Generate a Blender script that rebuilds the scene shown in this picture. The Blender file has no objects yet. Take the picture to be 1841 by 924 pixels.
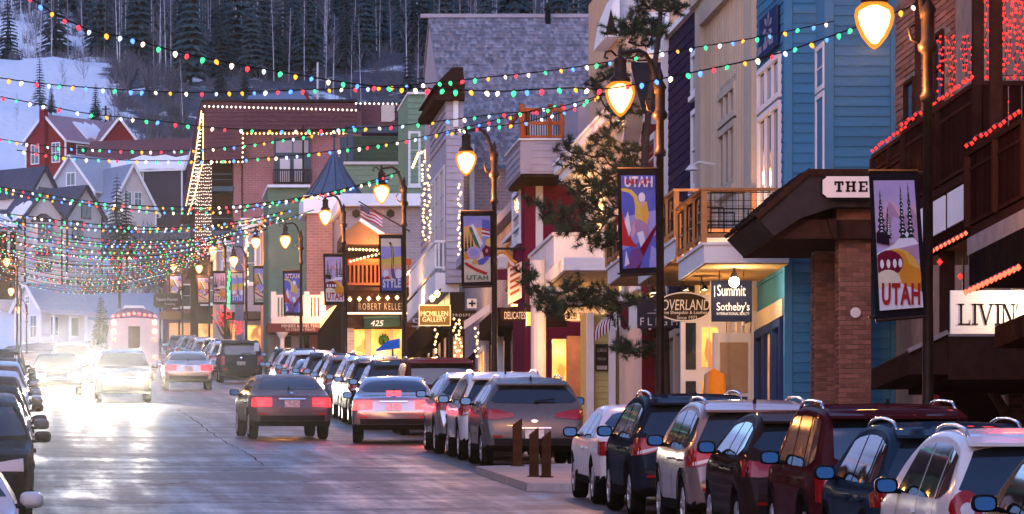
import bpy, bmesh, math, random
from mathutils import Vector, Matrix
from mathutils.bvhtree import BVHTree
R = math.radians
rnd = random.Random(7)
SC = bpy.context.scene
COL = SC.collection

# ------------------------------------------------------------------ camera
# A 200 mm lens, level, shifted up; it looks straight up the street (+Y).
F = 10228.0            # focal length in photograph pixels (photograph 1841 x 924)
VX, HZ = 40.0, 1320.0  # street direction and true horizon in the photograph
GRADE = 750.0 / F      # the street climbs
EYE = 3.05             # eye above the street plane
cam = bpy.data.cameras.new('camera'); cam_ob = bpy.data.objects.new('camera', cam); COL.objects.link(cam_ob)
cam.sensor_width = 36.0; cam.lens = 36.0 * F / 1841.0
cam.shift_x = (920.5 - VX) / 1841.0
cam.shift_y = (HZ - 462.0) / 1841.0
cam.clip_start = 1.0; cam.clip_end = 6000.0
cam_ob.location = (0, 0, 0); cam_ob.rotation_euler = (R(90), 0, 0)
SC.camera = cam_ob

# ------------------------------------------------------------------ light
SUN_EL, SUN_ROT = 3.0, 208.0
w = bpy.data.worlds.new("World"); SC.world = w; w.use_nodes = True
nt = w.node_tree
bg = nt.nodes['Background']; sky = nt.nodes.new('ShaderNodeTexSky')
sky.sky_type = 'NISHITA'; sky.sun_disc = False
sky.sun_elevation = R(SUN_EL); sky.sun_rotation = R(SUN_ROT)
sky.air_density = 1.3; sky.dust_density = 0.4; sky.ozone_density = 3.0; sky.altitude = 2100
tint = nt.nodes.new('ShaderNodeMix'); tint.data_type = 'RGBA'; tint.blend_type = 'MULTIPLY'; tint.inputs[0].default_value = 1
tint.inputs[7].default_value = (1.14, 0.90, 1.14, 1)      # the violet cast of the late dusk
nt.links.new(sky.outputs[0], tint.inputs[6]); nt.links.new(tint.outputs[2], bg.inputs[0]); bg.inputs[1].default_value = 0.15
sl = bpy.data.lights.new('dusk_sun', 'SUN'); so = bpy.data.objects.new('dusk_sun', sl); COL.objects.link(so)
sl.energy = 0.17; sl.angle = R(60); sl.color = (1.0, 0.74, 0.84)
so.rotation_euler = (R(58), 0, R(-28))
EXPO = 2.5
HAZE, HAZE_G = 0.00006, 0.975
SC.view_settings.view_transform = 'Standard'; SC.view_settings.look = 'None'
SC.view_settings.exposure = EXPO; SC.view_settings.gamma = 1.0
SC.view_settings.use_curve_mapping = False
SC.cycles.use_denoising = True
SC.cycles.max_bounces = 5; SC.cycles.diffuse_bounces = 2; SC.cycles.glossy_bounces = 3
SC.cycles.transmission_bounces = 4; SC.cycles.transparent_max_bounces = 6
SC.cycles.sample_clamp_indirect = 4.0
SC.cycles.caustics_reflective = False; SC.cycles.caustics_refractive = False

# ------------------------------------------------------------------ where a photograph point is
def Xof(px, Y): return (px - VX) * Y / F
def Zof(py, Y): return (HZ - py) * Y / F
def P(px, py, Y): return Vector((Xof(px, Y), Y, Zof(py, Y)))
def road_z(Y): return -EYE + GRADE * min(Y, 500.0)
WALK = 0.14
# ------------------------------------------------------------------ materials
MATS = {}
def mat(name, col, rough=0.7, metal=0.0, noise=0.12, scale=2.5, bump=0.0, bscale=20.0, coat=0.0, spec=0.04, fine=0.0):
    if name in MATS: return MATS[name]
    m = bpy.data.materials.new(name); m.use_nodes = True; MATS[name] = m
    n = m.node_tree.nodes; l = m.node_tree.links; b = n['Principled BSDF']
    b.inputs['Base Color'].default_value = (*col, 1); b.inputs['Roughness'].default_value = rough
    b.inputs['Metallic'].default_value = metal; b.inputs['Specular IOR Level'].default_value = 0.0 if (rough >= .5 and spec < .1) else spec
    if coat: b.inputs['Coat Weight'].default_value = coat; b.inputs['Coat Roughness'].default_value = 0.04
    if noise:
        tc = n.new('ShaderNodeTexCoord'); nz = n.new('ShaderNodeTexNoise')
        nz.inputs['Scale'].default_value = scale; nz.inputs['Detail'].default_value = 6; nz.inputs['Roughness'].default_value = 0.65
        l.new(tc.outputs['Object'], nz.inputs['Vector'])
        oi = n.new('ShaderNodeObjectInfo')
        ad = n.new('ShaderNodeMath'); ad.operation = 'MULTIPLY_ADD'; ad.inputs[1].default_value = 0.45; 
        l.new(oi.outputs['Random'], ad.inputs[0]); l.new(nz.outputs['Fac'], ad.inputs[2])
        mr = n.new('ShaderNodeMapRange'); mr.inputs['From Min'].default_value = 0.35; mr.inputs['From Max'].default_value = 1.1
        mr.inputs['To Min'].default_value = 1 - noise * 1.6; mr.inputs['To Max'].default_value = 1 + noise * 1.6
        l.new(ad.outputs[0], mr.inputs['Value'])
        mx = n.new('ShaderNodeMix'); mx.data_type = 'RGBA'; mx.blend_type = 'MULTIPLY'; mx.inputs[0].default_value = 1
        mx.inputs[6].default_value = (*col, 1)
        l.new(mr.outputs[0], mx.inputs[7]); l.new(mx.outputs[2], b.inputs['Base Color'])
        rr = n.new('ShaderNodeMapRange'); rr.inputs['To Min'].default_value = max(0.02, rough - 0.1); rr.inputs['To Max'].default_value = min(1, rough + 0.1)
        l.new(nz.outputs['Fac'], rr.inputs['Value']); l.new(rr.outputs[0], b.inputs['Roughness'])
    if bump:
        tc = n.new('ShaderNodeTexCoord'); nz = n.new('ShaderNodeTexNoise'); nz.inputs['Scale'].default_value = bscale; nz.inputs['Detail'].default_value = 5
        l.new(tc.outputs['Object'], nz.inputs['Vector'])
        bp = n.new('ShaderNodeBump'); bp.inputs['Strength'].default_value = bump; bp.inputs['Distance'].default_value = 0.03
        l.new(nz.outputs['Fac'], bp.inputs['Height']); l.new(bp.outputs[0], b.inputs['Normal'])
    return m
def glow(name, col, strength, sample=False):
    if name in MATS: return MATS[name]
    m = bpy.data.materials.new(name); m.use_nodes = True; MATS[name] = m
    b = m.node_tree.nodes['Principled BSDF']
    b.inputs['Base Color'].default_value = (*[min(1, c * .8) for c in col], 1)
    b.inputs['Emission Color'].default_value = (*col, 1); b.inputs['Emission Strength'].default_value = strength / 2**EXPO
    b.inputs['Roughness'].default_value = 0.3
    m.cycles.emission_sampling = 'AUTO' if sample else 'NONE'
    return m
def brickmat(name, c1, c2, mortar, scale=1.0, horizontal='Y'):
    """far brickwork: courses in the material only"""
    if name in MATS: return MATS[name]
    m = bpy.data.materials.new(name); m.use_nodes = True; MATS[name] = m
    n = m.node_tree.nodes; l = m.node_tree.links; b = n['Principled BSDF']; b.inputs['Roughness'].default_value = 0.85
    tc = n.new('ShaderNodeTexCoord'); sp = n.new('ShaderNodeSeparateXYZ'); cb = n.new('ShaderNodeCombineXYZ')
    l.new(tc.outputs['Object'], sp.inputs[0])
    ad = n.new('ShaderNodeMath'); ad.operation = 'ADD'; l.new(sp.outputs['X'], ad.inputs[0]); l.new(sp.outputs['Y'], ad.inputs[1])
    l.new(ad.outputs[0], cb.inputs[0]); l.new(sp.outputs['Z'], cb.inputs[1])
    br = n.new('ShaderNodeTexBrick'); br.inputs['Scale'].default_value = 1.0
    br.inputs['Brick Width'].default_value = .32 * scale; br.inputs['Row Height'].default_value = .11 * scale; br.inputs['Mortar Size'].default_value = .012 * scale
    br.inputs['Color1'].default_value = (*c1, 1); br.inputs['Color2'].default_value = (*c2, 1); br.inputs['Mortar'].default_value = (*mortar, 1)
    l.new(cb.outputs[0], br.inputs['Vector'])
    nz = n.new('ShaderNodeTexNoise'); nz.inputs['Scale'].default_value = .7; nz.inputs['Detail'].default_value = 6; l.new(tc.outputs['Object'], nz.inputs['Vector'])
    mr = n.new('ShaderNodeMapRange'); mr.inputs['To Min'].default_value = .55; mr.inputs['To Max'].default_value = 1.4; l.new(nz.outputs['Fac'], mr.inputs['Value'])
    mx = n.new('ShaderNodeMix'); mx.data_type = 'RGBA'; mx.blend_type = 'MULTIPLY'; mx.inputs[0].default_value = 1
    l.new(br.outputs['Color'], mx.inputs[6]); l.new(mr.outputs[0], mx.inputs[7]); l.new(mx.outputs[2], b.inputs['Base Color'])
    bp = n.new('ShaderNodeBump'); bp.inputs['Strength'].default_value = .6; bp.inputs['Distance'].default_value = .02; bp.invert = True
    l.new(br.outputs['Fac'], bp.inputs['Height']); l.new(bp.outputs[0], b.inputs['Normal'])
    return m

# ------------------------------------------------------------------ meshes
ORIG = {}
class MB:
    def __init__(s): s.v = []; s.f = []; s.m = []
    def face(s, pts, mi=0):
        k = len(s.v); s.v += [tuple(p) for p in pts]; s.f.append(tuple(range(k, k + len(pts)))); s.m.append(mi)
    def box(s, x0, x1, y0, y1, z0, z1, mi=0):
        if x0 > x1: x0, x1 = x1, x0
        if y0 > y1: y0, y1 = y1, y0
        if z0 > z1: z0, z1 = z1, z0
        k = len(s.v)
        s.v += [(x0,y0,z0),(x1,y0,z0),(x1,y1,z0),(x0,y1,z0),(x0,y0,z1),(x1,y0,z1),(x1,y1,z1),(x0,y1,z1)]
        for q in ((0,3,2,1),(4,5,6,7),(0,1,5,4),(1,2,6,5),(2,3,7,6),(3,0,4,7)):
            s.f.append(tuple(k + i for i in q)); s.m.append(mi)
    def hexa(s, p, mi=0):
        k = len(s.v); s.v += [tuple(q) for q in p]
        for q in ((0,3,2,1),(4,5,6,7),(0,1,5,4),(1,2,6,5),(2,3,7,6),(3,0,4,7)):
            s.f.append(tuple(k + i for i in q)); s.m.append(mi)
    def bar(s, a, b, wx=.05, wz=.05, mi=0, up=(0,0,1)):
        a = Vector(a); b = Vector(b); d = (b - a).normalized(); u = Vector(up)
        if abs(d.dot(u)) > .98: u = Vector((1,0,0))
        r = d.cross(u).normalized(); u = r.cross(d).normalized(); r *= wx / 2; u *= wz / 2
        s.hexa([a-r-u, a+r-u, b+r-u, b-r-u, a-r+u, a+r+u, b+r+u, b-r+u], mi)
    def tube(s, pts, r, n=6, mi=0, cap=True):
        pts = [Vector(p) for p in pts]; k0 = len(s.v); N = len(pts)
        rs = r if isinstance(r, (list, tuple)) else [r] * N
        t0 = (pts[1] - pts[0]).normalized(); ref = Vector((0,0,1)) if abs(t0.z) < .9 else Vector((1,0,0))
        for i, p in enumerate(pts):
            t = (pts[min(i+1, N-1)] - pts[max(i-1, 0)]).normalized()
            a = t.cross(ref)
            if a.length < 1e-4: a = t.cross(Vector((0,1,0)))
            a.normalize(); c = a.cross(t).normalized(); ref = c
            for j in range(n):
                g = 2 * math.pi * j / n; s.v.append(tuple(p + (a * math.cos(g) + c * math.sin(g)) * rs[i]))
        for i in range(N - 1):
            for j in range(n):
                s.f.append((k0+i*n+j, k0+i*n+(j+1)%n, k0+(i+1)*n+(j+1)%n, k0+(i+1)*n+j)); s.m.append(mi)
        if cap:
            s.f.append(tuple(k0 + j for j in reversed(range(n)))); s.m.append(mi)
            s.f.append(tuple(k0 + (N-1)*n + j for j in range(n))); s.m.append(mi)
    def lathe(s, prof, n=12, o=(0,0,0), mi=0, axis='Z', mis=None):
        k0 = len(s.v); N = len(prof)
        for (r, h) in prof:
            for j in range(n):
                g = 2*math.pi*j/n; a, b = r*math.cos(g), r*math.sin(g)
                if axis == 'Z': q = (a, b, h)
                elif axis == 'X': q = (h, a, b)
                else: q = (b, h, a)
                s.v.append((o[0]+q[0], o[1]+q[1], o[2]+q[2]))
        for i in range(N-1):
            for j in range(n):
                s.f.append((k0+i*n+j, k0+i*n+(j+1)%n, k0+(i+1)*n+(j+1)%n, k0+(i+1)*n+j)); s.m.append(mis[i] if mis else mi)
        s.f.append(tuple(k0+j for j in reversed(range(n)))); s.m.append(mis[0] if mis else mi)
        s.f.append(tuple(k0+(N-1)*n+j for j in range(n))); s.m.append(mis[-1] if mis else mi)
    def prism(s, poly, fn, d0, d1, mi=0):
        """poly: 2-D outline; fn(u,v,d) -> point; closed solid between d0 and d1"""
        a = [fn(u, v, d0) for u, v in poly]; b = [fn(u, v, d1) for u, v in poly]; n = len(poly)
        s.face(a, mi); s.face(b[::-1], mi)
        for i in range(n): s.face([a[(i+1) % n], a[i], b[i], b[(i+1) % n]], mi)
    def mesh(s, name, mats, off=(0,0,0), smooth=False):
        me = bpy.data.meshes.new(name); ox, oy, oz = off
        me.from_pydata([(x-ox, y-oy, z-oz) for x, y, z in s.v], [], s.f)
        for m_ in (mats if isinstance(mats, (list, tuple)) else [mats]): me.materials.append(m_)
        me.polygons.foreach_set('material_index', s.m)
        if smooth: me.polygons.foreach_set('use_smooth', [True] * len(s.f))
        me.update(); return me
    def build(s, name, mats, parent=None, smooth=False, fix=False):
        if parent is not None: off = ORIG[parent.name]
        else:
            xs = [p[0] for p in s.v]; ys = [p[1] for p in s.v]; zs = [p[2] for p in s.v]
            off = ((min(xs)+max(xs))/2, (min(ys)+max(ys))/2, min(zs))
        me = s.mesh(name, mats, off, smooth)
        if fix:
            bm = bmesh.new(); bm.from_mesh(me); bmesh.ops.recalc_face_normals(bm, faces=bm.faces); bm.to_mesh(me); bm.free()
        o = bpy.data.objects.new(name, me); COL.objects.link(o)
        if parent is not None: o.parent = parent
        else: o.location = off
        ORIG[o.name] = tuple(off)
        return o
def tag(o, label=None, cat=None, group=None, kind=None):
    if label: o['label'] = label
    if cat: o['category'] = cat
    if group: o['group'] = group
    if kind: o['kind'] = kind
    return o
def thing(name, label, cat, loc, group=None):
    o = bpy.data.objects.new(name, None); COL.objects.link(o); o.location = loc; o.empty_display_size = .3
    ORIG[o.name] = tuple(loc); return tag(o, label, cat, group)
def piece(name, me, parent, loc, scale=None, rot=None):
    """a repeated piece sharing its mesh"""
    o = bpy.data.objects.new(name, me); COL.objects.link(o); o.parent = parent
    q = ORIG[parent.name]; o.location = (loc[0]-q[0], loc[1]-q[1], loc[2]-q[2])
    if scale is not None: o.scale = scale
    if rot is not None: o.rotation_euler = rot
    return o
def text_mesh(body, w, h, depth=.01, spacing=1.0, shear=0.0, bold=0.0):
    """lettering in the x/z plane facing -y, centred on the origin, fitted into w x h"""
    c = bpy.data.curves.new('lettering', 'FONT'); c.body = body; c.extrude = .02; c.space_character = spacing; c.shear = shear
    c.resolution_u = 3; c.offset = bold; c.align_x = 'CENTER'
    o = bpy.data.objects.new('lettering', c); COL.objects.link(o)
    dg = bpy.context.evaluated_depsgraph_get(); me = bpy.data.meshes.new_from_object(o.evaluated_get(dg))
    bpy.data.objects.remove(o); bpy.data.curves.remove(c)
    xs = [v.co.x for v in me.vertices]; ys = [v.co.y for v in me.vertices]; zs = [v.co.z for v in me.vertices]
    x0, x1, y0, y1, z0, z1 = min(xs), max(xs), min(ys), max(ys), min(zs), max(zs)
    sx = w / (x1-x0); sy = h / (y1-y0)
    for v in me.vertices:
        x, y, z = v.co; v.co = ((x-(x0+x1)/2)*sx, -(z-z0)/(z1-z0)*depth, (y-(y0+y1)/2)*sy)
    return me
def lettering(body, w, h, centre, m, parent, rotz=0.0, depth=.01, name='lettering', spacing=1.0, shear=0.0, bold=0.0):
    me = text_mesh(body, w, h, depth, spacing, shear, bold); me.materials.clear(); me.materials.append(m)
    return piece(name, me, parent, centre, rot=(0, 0, rotz))

# ------------------------------------------------------------------ walls seen face-on (C) or along the street (S)
class Wall:
    def __init__(s, kind, c): s.k = kind; s.c = c
    def pt(s, u, v, d=0.0): return Vector((s.c - d, u, v)) if s.k == 'S' else Vector((u, s.c - d, v))
    def u(s, px): return F * s.c / (px - VX) if s.k == 'S' else Xof(px, s.c)
    def v(s, py, px=None): return Zof(py, s.u(px) if s.k == 'S' else s.c)
    def rect(s, x0, y0, x1, y1):
        a, b = sorted((s.u(x0), s.u(x1))); xm = (x0 + x1) / 2
        return a, b, s.v(y1, xm), s.v(y0, xm)
    def box(s, mb, u0, u1, v0, v1, d0, d1, mi=0):
        a = s.pt(u0, v0, d0); b = s.pt(u1, v1, d1); mb.box(a.x, b.x, a.y, b.y, a.z, b.z, mi)
def window(wl, root, r, nx=1, ny=2, frame=None, glass=None, fw=.07, bar=.03, sill=True, each=False, out=.06, name='window', panename='pane'):
    u0, u1, v0, v1 = r; mb = MB(); d = out
    wl.box(mb, u0-fw, u1+fw, v1, v1+fw, 0.005, d); wl.box(mb, u0-fw, u1+fw, v0-fw, v0, 0.005, d)
    wl.box(mb, u0-fw, u0, v0, v1, 0.005, d); wl.box(mb, u1, u1+fw, v0, v1, 0.005, d)
    for i in range(1, nx):
        uu = u0 + (u1-u0)*i/nx; wl.box(mb, uu-bar/2, uu+bar/2, v0, v1, .006, d-.012)
    for j in range(1, ny):
        vv = v0 + (v1-v0)*j/ny
        for i in range(nx):
            a = u0 + (u1-u0)*i/nx + (bar/2 if i else 0); b = u0 + (u1-u0)*(i+1)/nx - (bar/2 if i < nx-1 else 0)
            wl.box(mb, a, b, vv-bar/2, vv+bar/2, .006, d-.012)
    if sill: wl.box(mb, u0-fw*1.4, u1+fw*1.4, v0-fw*1.9, v0-fw-.003, .005, d+.05)
    o = mb.build(name, frame, root)
    if each:
        for i in range(nx):
            for j in range(ny):
                p = MB(); wl.box(p, u0+(u1-u0)*i/nx+bar/2, u0+(u1-u0)*(i+1)/nx-bar/2, v0+(v1-v0)*j/ny+bar/2, v0+(v1-v0)*(j+1)/ny-bar/2, .004, .016)
                p.build(panename, glass, o)
    else:
        p = MB(); wl.box(p, u0+.002, u1-.002, v0+.002, v1-.002, .002, .004+.008); p.build(panename, glass, o)
    return o
PLANKS = {}
def plank_mesh(wl_kind, m):
    k = (wl_kind, m.name)
    if k not in PLANKS:
        mb = MB(); t0, t1 = .25, 1.0  # thin at the top, thick at the lower edge
        if wl_kind == 'C': mb.hexa([(0,-t1,0),(1,-t1,0),(1,0,0),(0,0,0),(0,-t0,1),(1,-t0,1),(1,0,1),(0,0,1)])
        else: mb.hexa([(-t1,0,0),(0,0,0),(0,1,0),(-t1,1,0),(-t0,0,1),(0,0,1),(0,1,1),(-t0,1,1)])
        PLANKS[k] = mb.mesh('plank', m)
    return PLANKS[k]
def siding(wl, root, u0, u1, v0, v1, pitch, m, holes=(), thick=.025, parts=True, off=.002, name='plank'):
    """horizontal clapboards, cut round the openings; each one an object, or all joined when they are small"""
    n = max(1, int(math.ceil((v1-v0)/pitch))); me = plank_mesh(wl.k, m); mb = MB()
    for i in range(n):
        a, b = v0+i*pitch, min(v0+(i+1)*pitch, v1); segs = [(u0, u1)]
        for (h0, h1, g0, g1) in holes:
            if g0 < b - .01 and g1 > a + .01:
                ns = []
                for (p, q) in segs:
                    if h1 <= p or h0 >= q: ns.append((p, q)); continue
                    if h0 > p: ns.append((p, h0))
                    if h1 < q: ns.append((h1, q))
                segs = ns
        for (p, q) in segs:
            if q - p < .04: continue
            hh = (b-a)*.985; j = rnd.uniform(-.002, .002)
            if parts:
                o = wl.pt(p, a, off); piece(name, me, root, o, (q-p, thick, hh) if wl.k == 'C' else (thick, q-p, hh))
            else:
                for (aa, bb, cc) in ((.0, 0, 0),):
                    A = [wl.pt(p, a, off+thick), wl.pt(q, a, off+thick), wl.pt(q, a, off), wl.pt(p, a, off), wl.pt(p, a+hh, off+thick*.25), wl.pt(q, a+hh, off+thick*.25), wl.pt(q, a+hh, off), wl.pt(p, a+hh, off)]
                    mb.hexa(A)
    if not parts:
        o = mb.build('siding', m, root, fix=True); tag(o, kind='stuff'); return o
def bricks(wl, root, u0, u1, v0, v1, m, holes=(), bl=.235, bh=.085, joint=.012, proud=.018, parts=True):
    key = ('brick', wl.k, m.name)
    if key not in PLANKS:
        mb = MB()
        if wl.k == 'C': mb.box(0, 1, -1, 0, 0, 1)
        else: mb.box(-1, 0, 0, 1, 0, 1)
        PLANKS[key] = mb.mesh('brick', m)
    me = PLANKS[key]; n = int((v1-v0)/bh); mb = MB(); cnt = 0
    for i in range(n):
        u = u0 - (bl/2 if i % 2 else 0)
        while u < u1:
            p, q = max(u, u0)+joint/2, min(u+bl, u1)-joint/2; u += bl; a, b = v0+i*bh, v0+(i+1)*bh-joint
            if q-p < .02 or any(h0 < q and h1 > p and g0 < b and g1 > a for h0, h1, g0, g1 in holes): continue
            t = proud*rnd.uniform(.6, 1.15); cnt += 1
            if parts and cnt <= 300:
                piece('brick', me, root, wl.pt(p, a, 0), (q-p, t, b-a) if wl.k == 'C' else (t, q-p, b-a))
            else: wl.box(mb, p, q, a, b, 0, t)
    if mb.v: tag(mb.build('brickwork', m, root), kind='stuff')

# shared surfaces
M_GLASS = mat('dark_glass', (.015,.02,.03), .06, noise=0, spec=.9)
M_GLASSB = mat('sky_glass', (.06,.09,.14), .08, noise=0, spec=.9)
M_WHITE = mat('white_paint', (.74,.74,.74), .55, noise=.06)
M_BLACK = mat('black_iron', (.012,.011,.013), .4, metal=.3, noise=.2, scale=9)
M_SNOW = mat('snow', (.82,.84,.88), .8, noise=.06, bump=.4, bscale=3)
M_DARKWOOD = mat('dark_wood', (.032,.016,.013), .65, noise=.3, scale=6)
def lit_window(name, col, strength):
    m = glow(name, col, strength); n = m.node_tree.nodes; l = m.node_tree.links; b = n['Principled BSDF']
    g = n.new('ShaderNodeNewGeometry'); mp = n.new('ShaderNodeMapping'); mp.inputs['Scale'].default_value = (1.6,1.6,.9); l.new(g.outputs['Position'], mp.inputs[0])
    v = n.new('ShaderNodeTexVoronoi'); v.inputs['Scale'].default_value = 3.0; l.new(mp.outputs[0], v.inputs['Vector'])
    z = n.new('ShaderNodeTexNoise'); z.inputs['Scale'].default_value = 1.1; z.inputs['Detail'].default_value = 5; l.new(g.outputs['Position'], z.inputs['Vector'])
    sp = n.new('ShaderNodeSeparateColor'); l.new(v.outputs['Color'], sp.inputs[0])
    mu = n.new('ShaderNodeMath'); mu.operation = 'MULTIPLY'; l.new(sp.outputs[0], mu.inputs[0]); l.new(z.outputs['Fac'], mu.inputs[1])
    mr = n.new('ShaderNodeMapRange'); mr.inputs['From Min'].default_value = .08; mr.inputs['From Max'].default_value = .5; mr.inputs['To Min'].default_value = strength*.05/2**EXPO; mr.inputs['To Max'].default_value = strength*1.5/2**EXPO
    l.new(mu.outputs[0], mr.inputs['Value']); l.new(mr.outputs[0], b.inputs['Emission Strength']); return m
M_WARMGLASS = lit_window('lit_window', (1.0,.42,.10), 1.15)
M_WARMDIM = lit_window('dim_lit_window', (1.0,.48,.18), .4)
# ------------------------------------------------------------------ ground, street, hillside
HZP = [(-700, -36), (-400, -3.05-29.3), (0, -3.05), (500, 33.6), (560, 38.9), (620, 51), (700, 66.5), (760, 77), (900, 105.5), (1050, 136), (1200, 168), (1700, 290), (2600, 420)]
def hill_y(Y):
    for (a, za), (b, zb) in zip(HZP, HZP[1:]):
        if Y <= b: return za + (zb-za)*(Y-a)/(b-a)
    return HZP[-1][1]
def nz2(x, y):
    return (math.sin(x*.11+1.3)*math.cos(y*.07+.4) + .5*math.sin(x*.23+y*.19) + .35*math.sin(x*.05-y*.031+2))
def hill(X, Y):
    z = hill_y(Y)
    t = max(0, min(1, (Y-640)/150)); z += t*1.6*nz2(X, Y)
    if X < -6 or X > 24: z += 0
    return z - (.10 if Y < 505 else 0)
def build_ground():
    xs = [-600,-400,-250,-150,-100]+[-70+5*i for i in range(80)]+[340,450,600]; ys = [-650,-400,-150,0,100,200,300,400,480]+[500+12*i for i in range(75)]+[1450,1600,1800,1900]
    mb = MB(); nx = len(xs)
    mb.v = [(x, y, hill(x, y)) for y in ys for x in xs]
    for j in range(len(ys)-1):
        for i in range(nx-1):
            mb.f.append((j*nx+i, j*nx+i+1, (j+1)*nx+i+1, (j+1)*nx+i)); mb.m.append(0)
    m = bpy.data.materials.new('hillside_ground'); m.use_nodes = True
    n = m.node_tree.nodes; l = m.node_tree.links; b = n['Principled BSDF']; b.inputs['Roughness'].default_value = .9
    g = n.new('ShaderNodeNewGeometry'); sp = n.new('ShaderNodeSeparateXYZ'); l.new(g.outputs['Position'], sp.inputs[0])
    nz = n.new('ShaderNodeTexNoise'); nz.inputs['Scale'].default_value = .05; nz.inputs['Detail'].default_value = 8; nz.inputs['Roughness'].default_value = .7; l.new(g.outputs['Position'], nz.inputs['Vector'])
    # snow lies on the open slope above the houses, in patches elsewhere
    a = n.new('ShaderNodeMapRange'); a.inputs['From Min'].default_value = 17; a.inputs['From Max'].default_value = 7; a.inputs['To Min'].default_value = -.11; a.inputs['To Max'].default_value = .22; l.new(sp.outputs['X'], a.inputs['Value'])
    y1 = n.new('ShaderNodeMapRange'); y1.inputs['From Min'].default_value = 925; y1.inputs['From Max'].default_value = 885; y1.inputs['To Min'].default_value = -.03; y1.inputs['To Max'].default_value = .1; l.new(sp.outputs['Y'], y1.inputs['Value'])
    s1 = n.new('ShaderNodeMath'); l.new(a.outputs[0], s1.inputs[0]); l.new(y1.outputs[0], s1.inputs[1])
    s2 = n.new('ShaderNodeMath'); l.new(s1.outputs[0], s2.inputs[0]); l.new(nz.outputs['Fac'], s2.inputs[1])
    r = n.new('ShaderNodeMapRange'); r.inputs['From Min'].default_value = .53; r.inputs['From Max'].default_value = .60; l.new(s2.outputs[0], r.inputs['Value'])
    n2 = n.new('ShaderNodeTexNoise'); n2.inputs['Scale'].default_value = .9; n2.inputs['Detail'].default_value = 6; l.new(g.outputs['Position'], n2.inputs['Vector'])
    br = n.new('ShaderNodeValToRGB'); br.color_ramp.elements[0].color = (.016,.019,.026,1); br.color_ramp.elements[1].color = (.08,.085,.11,1); br.color_ramp.elements[0].position = .3; br.color_ramp.elements[1].position = .7
    l.new(n2.outputs['Fac'], br.inputs[0])
    mx = n.new('ShaderNodeMix'); mx.data_type = 'RGBA'; l.new(r.outputs[0], mx.inputs[0]); l.new(br.outputs[0], mx.inputs[6]); mx.inputs[7].default_value = (.8,.83,.88,1)
    l.new(mx.outputs[2], b.inputs['Base Color'])
    bp = n.new('ShaderNodeBump'); bp.inputs['Distance'].default_value = .5; bp.inputs['Strength'].default_value = .5; l.new(n2.outputs['Fac'], bp.inputs['Height']); l.new(bp.outputs[0], b.inputs['Normal'])
    o = mb.build('ground', m, smooth=True); tag(o, kind='structure')
build_ground()
CURB_L, CURB_R = -1.95, 11.55
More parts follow.
